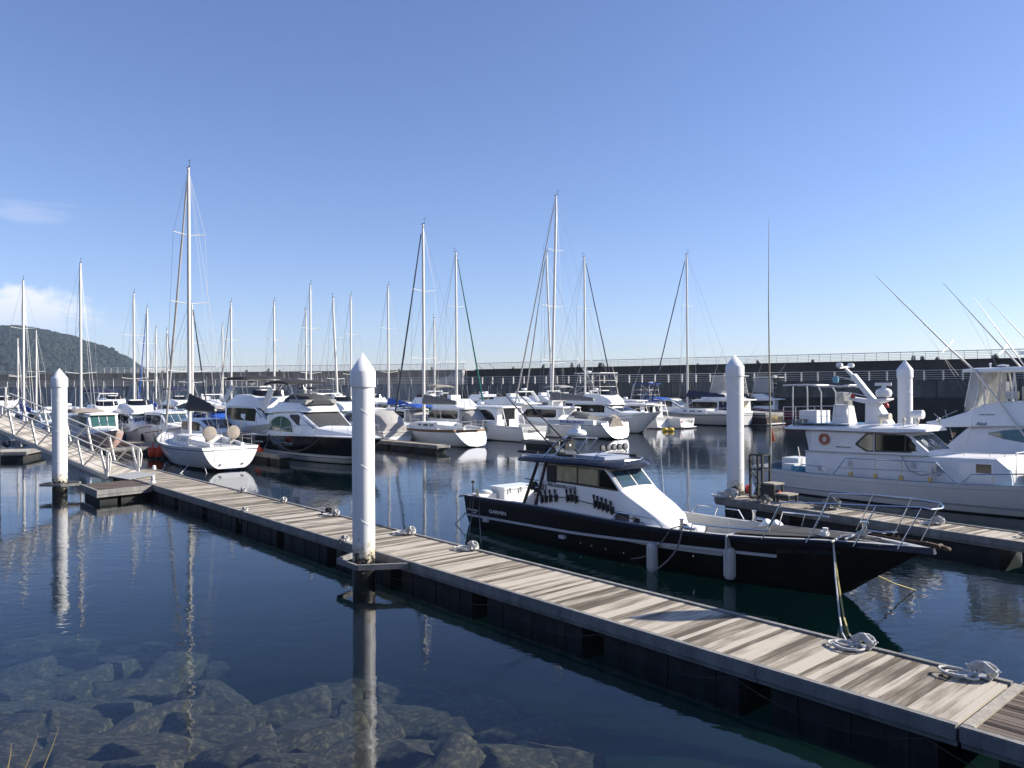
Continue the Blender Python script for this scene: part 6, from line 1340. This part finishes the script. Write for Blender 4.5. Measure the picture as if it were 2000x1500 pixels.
def black_cruiser():
    o = AT(541, 880, 52.8); L = 13.6; B = 4.0
    t = thing('motor_cruiser', 'flybridge cruiser with glossy black hull and arched green side window, left of nearest pile', 'motor boat', (o.x, o.y, 0), HD['R'])
    sheer = [(0, 1.35), (.3, 1.5), (.6, 1.62), (1, 1.62)]
    sh, half = make_hull(L, B, sheer, t, [(.05, 1), (.30, 0), (.34, 2), (.50, 0), (-.05, 2), (0, 0)], ['white_gel', 'boot_dark', 'black_gloss'], draft=.5, ts=.92, um=.38, p=2.2, uw=.78, pz=.9, e0=.20, e1=.6, g=.1, well=.5, wellx=(0, 2))
    h = House([(1.9, 1.65, 1.5, 1.3, 2.75), (3.0, 1.68, 1.5, 1.35, 2.95), (6.2, 1.62, 1.4, 1.45, 3.0), (8.3, 1.45, 1.2, 1.5, 2.05), (10.2, 1.0, .6, 1.5, 1.86), (11.6, .4, .2, 1.55, 1.68)], r=.14, cam=.10); h.build('cabin', 'white_gel', t)
    for sg in (-1, 1):
        n = 12; cols = [(2.3 + 3.6 * i / n, 1.72, 1.76 + .92 * math.sqrt(max(0, 1 - (2 * i / n - 1) ** 2))) for i in range(n + 1)]; h.swin('side_window', 'window_green', t, cols, sg, .02)
        b = MB(); b.tube([h.side(x, z, sg, .03) for x, a_, z in cols], .035, 5); b.build('window_arch_trim', 'white_gel', t)
        b = MB(); p_, q_ = h.side(4.1, 1.72, sg, .03), h.side(4.1, 2.66, sg, .03); b.beam(p_, q_, .05, .03); b.build('window_mullion', 'ltgrey', t)
        h.swin('bow_window', 'canvas_dark', t, [(5.2, 2.64, 2.78), (6.2, 2.2, 2.80), (7.0, 2.05, 2.46), (8.0, 2.0, 2.04)], sg, .024)
    h.twin('windscreen_cover', 'canvas_dark', t, 6.25, 8.25, -.98, .98, .02, n=6)
    f = House([(.6, 1.0, 1.0, 2.92, 3.0), (1.4, 1.5, 1.45, 2.78, 3.1), (2.6, 1.62, 1.5, 2.82, 3.2), (3.6, 1.64, 1.48, 2.92, 3.55), (6.0, 1.5, 1.25, 2.98, 3.5), (6.8, 1.1, .8, 2.95, 3.12)], r=.12, cam=.05); f.build('flybridge', 'white_gel', t)
    c = House([(3.4, 1.1, 1.0, 3.5, 3.75), (4.2, 1.2, 1.0, 3.5, 4.02), (6.2, 1.1, .8, 3.45, 3.92), (6.6, .9, .6, 3.4, 3.6)], r=.12, cam=.06); c.build('flybridge_cover', 'canvas_dark', t)
    c = House([(4.4, 1.22, 1.14, 3.5, 3.72), (6.5, 1.1, 1.0, 3.42, 3.70)], r=.04, cam=0); c.build('cover_band', 'canvas_light', t)
    rows = []; b = MB()
    for i in range(11):
        u = i / 10; rows.append([(lerp(1.0, 4.6, u), 1.35 * math.cos(q), 4.72 + .16 * math.sin(PI * u) + .1 * math.sin(q)) for q in [PI * k / 8 for k in range(9)]])
    b.grid(rows); b.grid([[(x, y * .98, z - .12) for x, y, z in r] for r in rows])
    for e in (0, -1): b.grid([rows[e], [(x, y * .98, z - .12) for x, y, z in rows[e]]])
    b.grid([[r[0] for r in rows], [(r[0][0], r[0][1] * .98, r[0][2] - .12) for r in rows]]); b.grid([[r[-1] for r in rows], [(r[-1][0], r[-1][1] * .98, r[-1][2] - .12) for r in rows]])
    b.build('bimini_top', 'canvas_black', t)
    for sg in (-1, 1):
        b = MB(); b.beam((1.1, sg * 1.45, 3.0), (1.9, sg * 1.2, 4.35), .10, .45); b.build('radar_arch', 'white_gel', t, smooth=False)
        b = MB(); b.tube([(1.3, sg * 1.3, 4.7), (1.5, sg * 1.3, 4.2)], .02, 5); b.tube([(4.5, sg * 1.3, 4.72), (5.8, sg * 1.2, 3.6)], .02, 5); b.build('bimini_frame', 'steel', t)
        rail(t, [(x, sg * max(half(x, sh(x)) * .92, .05), sh(x)) for x in (4.6, 6, 7.4, 8.8, 10.2, 11.4, 12.4)], [.35, .5, .6, .62, .64, .65, .65], r=.018, name='bow_rail', mid=False)
        cols = [(3.6, .95, 1.0), (5.0, .90, 1.08), (6.3, .98, 1.05)]; b = MB(); b.tube([(x, sg * (half(x, z0_) + .01), z0_) for x, z0_, z1_ in cols] + [(x, sg * (half(x, z1_) + .01), z1_) for x, z0_, z1_ in cols[::-1]], .012, 4, closed=True); b.build('hull_light_trim', 'steel', t)
    b = MB(); b.box(-.8, .05, -1.7, 1.7, .35, .48); b.build('swim_platform', 'white_deck', t)
    b = MB(); b.beam((12.2, 0, 1.55), (12.9, 0, 1.5), .3, .08); b.beam((12.6, 0, 1.4), (12.3, 0, .95), .08, .10); b.build('anchor', 'alu', t)
    for xx, s_ in ((3.2, 0), (3.3, .2)):
        b = MB(); z_ = sh(xx) + .05; b.tube([(xx, -half(xx, 1.4) - .02, z_), (xx - .4 - s_, -half(xx, .8) - .12, .8), (xx - 1.3 - s_, -half(xx, .2) - .5, .05)], .018, 5); b.build('mooring_rope', 'rope_grey', t)
    b = MB(); b.tube(sag((3.3, -half(3.3, 1.4) - .03, 1.5), (9.4, -half(9.4, 1.5) - .03, 1.6), .95, 14), .018, 5); b.build('mooring_rope', 'rope_grey', t)
black_cruiser()
cruiser(0, 0, 'R', L=14, B=4.3, loc=tuple(AT(455, 870, 58.5)[:2]) + (0,), style='fly', hull='grey_hull', stripe='ltgrey', fb=1.75, roofh=1.45, flyh=.80, cab=(.20, .56), bimini='canvas_black', arch=True, radar=True, hang=[(.18, 'rubber'), (.33, 'fender_navy'), (.50, 'fender_slate'), (.68, 'fender_navy')], label='white flybridge cruiser with round fenders along its grey side, behind the black hulled cruiser', win='window', screen='window')
cruiser(0, 0, 'R', L=9.5, loc=tuple(AT(372, 862, 57.5)[:2]) + (0,), style='dark', fb=1.15, roofh=1.1, cab=(.15, .50), rakef=.2, label='low white cabin cruiser with wide dark windscreen, directly behind the tall masted sailboat', win='window', screen='window')
# pilot boat on the left with pink tinged bow
C5, _, _, _ = cruiser(0, 0, 'R', L=8.6, loc=tuple(AT(168, 880, 57.5)[:2]) + (0,), style='pilot', hull='pink_hull', stripe='ltgrey', fb=1.2, roofh=1.45, cab=(.30, .56), rakef=.06, trunk=.9, win='window_green', screen='window_green', label='white pilot house motor boat with greenish windows and pinkish bow, behind the gangway')
sailboat(158, 509, 62, 'L', L=10, label='white sailboat with beige canvas enclosed cockpit, just right of the left pile', cover=None, dodger='canvas_beige', jib=None, mast=.45)
cruiser(197, 66, 'R', L=9, at=.35, style='fly', bimini='canvas_navy', fb=1.15, label='white flybridge cruiser with navy canopy behind the beige enclosed sailboat', win='canvas_navy', screen='canvas_navy')
cruiser(92, 66, 'R', L=9.5, at=.4, style='hardtop', stripe='red', cover='canvas_navy', radar=True, fb=1.25, label='white motor boat with navy cockpit cover and red trim, behind the left pile', win='window')
cruiser(55, 72, 'L', L=8, at=.5, style='hardtop', cover='canvas_blue', fb=1.0, label='small white motor boat with bright blue cover seen through the gangway rails')
sailboat(46, 543, 68, 'L', L=10, label='white sailboat with bright blue sail cover at the far left, mast over the hill', cover='canvas_blue', jib=None)
sailboat(35, 656, 92, 'L', L=8, label='small distant sailboat with short mast at the far left edge', cover='canvas_blue', spread=1, detail=1)
sailboat(71, 640, 88, 'R', L=8, label='small distant sailboat, its mast just right of the far left blue covered one', cover='canvas_navy', spread=1, detail=1, lean=.0)
sailboat(262, 568, 75, 'L', L=10, label='white sailboat with bright blue sail cover, behind the pilot house boat roof', cover='canvas_blue')
sailboat(288, 596, 86, 'L', L=9.5, label='white sailboat with rolled blue cover, mast second from left of the tall masted sailboat', cover='canvas_blue', jib='canvas_blue', detail=1)
sailboat(305, 636, 98, 'L', L=8, label='small far sailboat with thin mast left of the tall masted sailboat', cover='canvas_light', detail=1, spread=1)
sailboat(327, 640, 104, 'R', L=8, label='far sailboat with navy furled jib leaning left, beside the tall mast', cover='canvas_navy', jib='canvas_navy', detail=1, spread=1)
sailboat(376, 590, 73, 'R', L=10.5, label='white sailboat with dark furled jib, mast immediately right of the tallest mast', cover='canvas_dark', jib='canvas_blkblue')
sailboat(452, 585, 86, 'L', L=10, label='white sailboat with navy sail cover, mast above the dark windscreen cruiser', cover='canvas_navy', jib='canvas_light')
sailboat(435, 630, 100, 'L', L=8.5, label='distant small sailboat with light cover left of the navy covered one', cover='canvas_light', detail=1, spread=1)
sailboat(536, 584, 82, 'L', L=9.5, label='white sailboat standing behind the fendered flybridge cruiser, single mast with light cover', cover='canvas_light')
sailboat(598, 601, 94, 'R', L=9, label='distant sailboat with white mast left of the taller mast behind the black canopy', cover='canvas_blue', detail=1)
sailboat(607, 551, 82, 'L', L=10.5, label='white sailboat with tall mast rising behind the black canopy of the black cruiser', cover='canvas_navy')
sailboat(661, 577, 76, 'R', L=10, label='white sailboat with slightly tilted mast left of the nearest pile', cover='canvas_grey', lean=-.5)
sailboat(686, 572, 92, 'L', L=10, label='white sailboat whose mast rises directly behind the cap of the nearest pile', cover='canvas_blue', detail=1)
sailboat(759, 553, 86, 'L', L=10.5, label='white sailboat with bright blue cover wound round the mast foot, right of the nearest pile', cover='canvas_blue', jib=None)
sailboat(849, 616, 96, 'R', L=9, label='far white sailboat with low mast between the two tall masts right of the pile', cover='canvas_light', detail=1, spread=1)
# second row motor boats
cruiser(330, 76, 'L', L=8.5, at=.5, style='hardtop', cover='canvas_blue', fb=1.0, label='small white motor boat with blue canopy left of the tall masted sailboat')
cruiser(243, 84, 'R', L=8.5, at=.5, style='hardtop', cover=None, radar=True, fb=1.05, label='white hardtop motor boat with round radar beside the blue covered sailboats')
cruiser(300, 66, 'L', L=8, at=.45, style='express', cover='canvas_light', fb=.95, label='low white day cruiser with pale cover right of the pilot house boat')
cruiser(415, 73, 'L', L=9, at=.4, style='hardtop', cover='canvas_blue', fb=1.1, bimini='canvas_light', label='white motor boat with pale arched top and blue cover right of the dark sail cover')
cruiser(620, 74, 'R', L=11, at=.35, style='fly', bimini='canvas_black', arch=True, fb=1.25, stripe='maroon', radar=True, label='white flybridge cruiser with black bimini and maroon arch behind the black cruiser')
cruiser(560, 84, 'L', L=9, at=.5, style='hardtop', fb=1.1, label='white hardtop boat behind the fendered cruiser, roof just showing')
cruiser(700, 80, 'L', L=8.5, at=.5, style='hardtop', fb=1.0, cover='red', label='small white boat with red cover partly hidden by the nearest pile')
cruiser(741, 70, 'L', L=8.5, at=.12, style='hardtop', fb=1.2, door='window', label='small white motor boat with squarish stern, first boat right of the nearest pile')
cruiser(797, 71, 'L', L=9.5, at=.35, style='hardtop', fb=1.15, cover='canvas_light', bimini='canvas_blue', radar=True, label='white motor boat with pale cockpit cover and blue canopy, under the dark furled jib')
# the sailboat on the finger, dark furled jib
S2, sh2, hf2, _ = sailboat(828, 433, 62, 'L', L=11.6, B=3.7, label='white sailboat with teak rubbing strip, dark furled jib and a row of small fenders', cover='canvas_grey', jib='canvas_blkblue', teak=True, mast=.40, wheel=1, wcov='canvas_blkblue', transom=.55, stripe='white_gel')
for i in range(5): x = 8.9 - i * .62; fender(S2, (x, hf2(x, .5) + .12, .58 - .05 * (i % 2)), .42, .10, 'fender_white', rope_to=(x, hf2(x, 1) + .02, sh2(x)))
sailboat(892, 487, 78, 'R', L=11.5, label='sailboat with bright green furled jib and green sprayhood, right of the nearest pile', cover='canvas_grey', jib='canvas_green', dodger='canvas_green')
b = MB()
SK, shk, hfk, fbk = cruiser(1036, 62.3, 'L', L=9.6, at=.05, style='hardtop', fb=1.35, roofh=1.35, cab=(.34, .66), rakef=.08, sidewin='arch', win='window', door='window', label='white hardtop fishing cruiser with cursive name on its square stern, dark aft windows')
text('Shakersea', SK, 'lettering', 'text_dark', 1.25, (-.012, .75, .72), (0, -1, .05), (0, 0, 1), shear=.4, height=.26)
cruiser(968, 88, 'L', L=13, at=.5, style='fly', hull='silver_blue', fb=1.3, roofh=1.3, flyh=.4, sidewin='arch', win='window_green', label='large silver blue motor yacht with arched green window behind the green jib')
cruiser(1020, 84, 'L', L=11.5, at=.3, style='fly', arch=True, radar=True, fb=1.3, flyh=.8, label='white flybridge cruiser with tall radar arch, behind the dark aft windowed boat')
cruiser(912, 92, 'L', L=8.5, at=.5, style='hardtop', fb=1.0, cover='canvas_blue', label='small far motor boat with blue cover below the grey breakwater stair')
S4, sh4, hf4, fb4 = sailboat(1085, 374, 71, 'L', L=14, B=4.2, basepx=1077, label='large white sailboat with very tall mast, grey boom cover and tan cover at its stern', cover='canvas_grey', jib='canvas_light', mast=.40, spread=3, stripe='navy', transom=.35, lean=-.75)
c = House([(.5, 1.0, .55, 1.0, 1.75), (.9, 1.1, .6, 1.1, 1.95), (1.6, 1.2, .6, 1.1, 1.7), (2.6, 1.3, .8, 1.1, 1.4)], r=.3, cam=.08); c.build('helm_cover', 'canvas_beige', S4)
c = House([(3.2, 1.5, .7, 1.1, 1.9), (5.0, 1.4, .6, 1.1, 2.2), (7.6, 1.2, .4, 1.2, 2.1)], r=.3, cam=.05); c.build('boom_tent', 'canvas_grey', S4)
sailboat(1069, 489, 86, 'L', L=12, label='white sailboat whose mast stands just left of the tallest right hand mast', cover='canvas_grey', jib='canvas_light', basepx=1079, detail=1, lean=.75)
cruiser(0, 0, 'R', L=12.2, loc=tuple(AT(1108, 850, 80.0)[:2]) + (0,), style='fly', fb=1.45, roofh=1.3, flyh=.95, cab=(.18, .50), rakef=.2, tower=True, roofc='white_gel', label='white flybridge sport cruiser with long dark windows, bow pointing right, middle right of the fleet', win='window', screen='window', arch=False, radar=True)
sailboat(1143, 496, 88, 'R', L=12, label='sailboat with navy furled jib slanting down right, mast right of the tallest right hand mast', cover='canvas_grey', jib='canvas_navy', detail=1)
cruiser(1148, 98, 'L', L=11, at=.4, style='fly', arch=True, radar=True, fb=1.3, label='distant white flybridge boat with open radar behind the dark windowed sport cruiser')
cruiser(1268, 95, 'L', L=9, at=.35, style='hardtop', fb=1.3, roofc='canvas_blue', bimini='canvas_blue', tower=True, label='white fishing boat with bright blue canopy and blue topped frame', win='canvas_blue')
UM, _, _, _ = cruiser(1338, 80.5, 'L', L=9, at=.03, style='hardtop', fb=1.15, roofh=1.15, cab=(.45, .72), door='window', label='small white boat with two dark characters on its sunlit stern', stripe='white_gel')
text('うめ', UM, 'lettering', 'text_dark', .95, (-.012, -.05, .45), (0, -1, 0), (0, 0, 1), height=.38)
b = MB(); b.ell((-.02, .95, .72), (.03, .16, .09)); b.build('red_badge', 'red', UM)
cruiser(1262, 82, 'L', L=9.5, at=.25, style='hardtop', fb=1.2, label='white hardtop boat with ladder just right of the long dark windowed cruiser', tower=False, door='window')
S6, _, _, _ = sailboat(1343, 491, 90, 'L', L=13.5, B=4.0, label='cream hulled sailboat with royal blue furled jib, left of the third white pile', hull='grey_hull', stripe='navy', cover='canvas_navy', jib='canvas_navy', mast=.43)
cruiser(1405, 101, 'L', L=11, at=.45, style='fly', fb=1.3, win='window_green', screen='window_green', arch=True, label='white express cruiser with greenish windscreen just left of the third white pile')
BR, _, _, _ = cruiser(0, 0, 'L', L=12.5, loc=tuple(AT(1513, 828, 86)[:2]) + (0,), B=4.2, hull='brown', stripe='white_gel', style='fly', fb=1.5, roofh=1.2, flyh=.8, tower=True, top=True, name='sport_fishing_yacht', cat='yacht', label='sport fishing yacht with dark brown hull, gold stern lettering and clear curtained tower', cab=(.32, .62), door='cream_gel')
text('千鳥', BR, 'lettering', 'gold', 1.3, (-.012, .7, .6), (0, -1, 0), (0, 0, 1), height=.5)
RD_, _, _, _ = cruiser(0, 0, 'L', L=12.5, loc=tuple(AT(1592, 824, 95)[:2]) + (0,), B=4.2, hull='maroon', stripe='white_gel', style='fly', fb=1.4, roofh=1.2, flyh=.8, tower=True, top=True, name='sport_fishing_yacht', cat='yacht', label='sport fishing yacht with deep red hull, right of the brown hulled one', cab=(.36, .64), door='cream_gel')
text('SEA BREEZE', RD_, 'lettering', 'gold', 2.4, (-.012, 1.2, .55), (0, -1, 0), (0, 0, 1), height=.4)
# orange fenders and floats
for i, (px, py, Y) in enumerate([(298, 878, 49), (311, 877, 49), (506, 868, 48)]):
    p = AT(px, py, Y); p.z = .42; b = MB(); b.lathe([(.05, -.36), (.22, -.28), (.28, -.1), (.28, .1), (.22, .28), (.05, .36)], (0, 0, 0), 16); b.tube([(0, 0, .36), (0, 0, .6)], .03, 6)
    o_ = b.build('fender_buoy', 'orange_bright' if 'orange_bright' in MATS else 'orange', None, loc=p); tag(o_, ['bright orange buoy left of the tall masted sailboat hull, left of the two', 'bright orange buoy touching the tall masted sailboat hull, right of the two', 'faded orange buoy at the right corner of the tall masted sailboat stern'][i], 'buoy', 'orange buoys around the white sailboat')
for i, px in enumerate((1299, 1311)):
    p = AT(px, 842, 75.5); p.z = .1; b = MB(); b.ell((0, 0, .05), (.3, .25, .22)); b.tube([(0, 0, .2), (.3, .1, .1)], .03, 5); tag(b.build('mooring_float', 'yellow', None, loc=p), ['left yellow float by the stem of the sport cruiser', 'right yellow float by the stem of the sport cruiser'][i], 'float', 'yellow floats')
# pontoons between the boats
def finger_to(px, py, ln, w, lab, top=.5):
    p = G(px, py, top); a = math.radians(HD['R']); f = Vector((math.cos(a), math.sin(a), 0)); n = Vector((-f.y, f.x, 0)); return pontoon('finger_pontoon', lab, p - f * ln, HD['R'], ln, w, group='finger pontoons among the boats')
fp = finger_to(854, 871, 9.5, 1.1, 'short finger pontoon in front of the teak trimmed sailboat')
finger_to(545, 890, 5, .9, 'finger pontoon end between the tall masted sailboat and the black cruiser')
finger_to(1092, 864, 4, .8, 'finger pontoon end right of the cursive named cruiser')
finger_to(318, 878, 11, 1.1, 'finger pontoon end holding the orange buoys')
wa = Vector((-26.5, 50.5, 0)); pontoon('walkway_pontoon', 'long main walkway pontoon hidden behind the first row of boats', wa, 41, 62, 2.0)
pontoon('walkway_pontoon', 'second far walkway pontoon deep among the moored boats', wa + Vector((-21, 27, 0)), 41, 70, 2.0)
# bow lines of the sailboat near the pile
for i, (p, q, lab) in enumerate([(AT(385, 880, 43.2), G(352, 925, 0), 'white mooring rope slanting left from the stern of the tall masted sailboat'), (AT(393, 880, 43.2), G(404, 925, 0), 'white mooring rope hanging right of the first one on the tall masted sailboat')]):
    b = MB(); b.tube(sag(p, q, .12, 8), .022, 5); tag(b.build('mooring_line', 'rope'), lab, 'rope', 'mooring lines of the tall masted sailboat')

# ---- back rows
def extras(seed, kw):
    r = random.Random(seed); kw = dict(kw)
    kw.setdefault('stripe', r.choice(['navy', 'ltgrey', 'boot_blue', 'ltgrey', 'maroon', 'silver_blue'])); kw.setdefault('hull', r.choice(['white_gel', 'white_gel', 'white_paint', 'cream_gel', 'white_gel']))
    kw.setdefault('hang', [(f, r.choice(['fender_white', 'fender_navy', 'fender_white', 'rubber'])) for f in ((.2, .42, .6) if r.random() < .6 else (.3, .55))])
    kw.setdefault('trunk', r.uniform(.8, .88)); kw.setdefault('rakef', r.uniform(.09, .17)); kw.setdefault('flyh', r.uniform(.6, .85)); return kw
for px, Y, hd, L_, st_, kw, lab in [
    (715, 63, 'L', 9.5, 'express', dict(cover='canvas_light'), 'open white boat with pale grey cover tucked behind the bow of the black cruiser'),
    (880, 68, 'L', 10, 'fly', dict(cover='canvas_light'), 'white flybridge boat between the teak trimmed sailboat and the cursive named cruiser'),
    (930, 74, 'L', 10, 'hardtop', dict(radar=True), 'white hardtop boat behind the arched window of the cursive named cruiser'),
    (1065, 70, 'L', 10, 'hardtop', dict(), 'white hardtop boat directly right of the cursive named cruiser'),
    (520, 72, 'R', 11, 'fly', dict(radar=True), 'white flybridge boat behind the fendered cruiser, bow hidden by the black one'),
    (330, 60, 'R', 9, 'hardtop', dict(cover='canvas_blue'), 'white hardtop boat wedged between the pilot house boat and the tall masted sailboat'),
    (150, 57, 'L', 9, 'express', dict(bimini='canvas_beige'), 'low white boat with tan canopy seen through the right half of the gangway'),
    (268, 63, 'R', 9, 'fly', dict(), 'white flybridge boat just above the bow of the pilot house boat'),
    (668, 68, 'R', 11, 'fly', dict(arch=True), 'white flybridge boat between black cruiser and nearest pile')]:
    cruiser(px, Y, hd, L=L_, at=.5, style=st_, fb=1.2, roofh=1.35, label=lab, **extras(px, kw))
for px, Y, hd, L_, st_, kw, lab in [
    (130, 74, 'L', 9, 'hardtop', dict(radar=True), 'white hardtop boat just right of the left pile, behind the beige enclosed sailboat'),
    (222, 92, 'R', 10, 'fly', dict(arch=True), 'distant white flybridge boat above the roof of the pilot house boat'),
    (272, 70, 'R', 8, 'express', dict(bimini='canvas_black'), 'small white day boat with black canopy among the blue covered sailboats'),
    (352, 90, 'R', 10, 'fly', dict(radar=True, bimini='canvas_navy'), 'far white flybridge boat just left of the tall masted sailboat mast'),
    (398, 84, 'L', 10, 'fly', dict(arch=True), 'white flybridge boat rising behind the dark sail cover'),
    (505, 92, 'L', 11, 'fly', dict(bimini='canvas_black', arch=True), 'distant flybridge boat with black canopy above the fendered cruiser'),
    (580, 98, 'R', 10, 'hardtop', dict(radar=True), 'far hardtop boat with round radar left of the tall mast behind the black cruiser'),
    (655, 88, 'L', 10, 'fly', dict(), 'white flybridge boat just left of the nearest pile, behind the maroon arched cruiser'),
    (730, 94, 'R', 10.5, 'fly', dict(arch=True, radar=True), 'far white flybridge boat just right of the nearest pile cap'),
    (778, 88, 'R', 10, 'hardtop', dict(cover='canvas_navy'), 'white boat with navy cover behind the dark furled jib'),
    (835, 84, 'L', 10.5, 'fly', dict(bimini='canvas_beige'), 'white flybridge boat with tan canopy behind the teak trimmed sailboat'),
    (872, 100, 'R', 11, 'fly', dict(arch=True), 'distant flybridge boat under the green furled jib'),
    (940, 104, 'L', 11, 'fly', dict(radar=True), 'far flybridge boat with round radar beyond the silver blue yacht'),
    (990, 98, 'R', 10, 'hardtop', dict(bimini='canvas_beige'), 'far boat with tan awning beyond the arched radar cruiser'),
    (1055, 96, 'L', 10, 'fly', dict(arch=True), 'distant flybridge boat left of the tallest right hand mast'),
    (1108, 102, 'R', 10.5, 'fly', dict(bimini='canvas_light'), 'distant flybridge boat with light canopy between the two right hand masts'),
    (1212, 94, 'L', 10, 'hardtop', dict(radar=True), 'white hardtop boat with radar behind the long dark windowed cruiser'),
    (1305, 100, 'R', 10, 'hardtop', dict(), 'far hardtop boat right of the blue covered fishing boat'),
    (1378, 92, 'L', 9, 'hardtop', dict(cover='canvas_navy'), 'low boat with navy cover between the cream sailboat and the third pile'),
    (10, 84, 'R', 10, 'fly', dict(), 'far white flybridge boat at the left edge above the gangway')]:
    cruiser(px, Y, hd, L=L_, at=.5, style=st_, fb=1.25, roofh=1.4, label=lab, **extras(px, kw))
# ---- sea air
def haze():
    b = MB(); b.box(-1500, 600, -140, 2150, -8.5, 175); m = bpy.data.materials.new('haze'); m.use_nodes = True; nt = m.node_tree; nt.nodes.clear()
    o = nt.nodes.new('ShaderNodeOutputMaterial'); v = nt.nodes.new('ShaderNodeVolumePrincipled'); v.inputs['Color'].default_value = (.62, .76, 1, 1); v.inputs['Density'].default_value = .00010; v.inputs['Anisotropy'].default_value = 0
    nt.links.new(v.outputs[0], o.inputs[1]); MATS['haze'] = m; tag(b.build('haze', 'haze', smooth=False), kind='stuff')
haze()
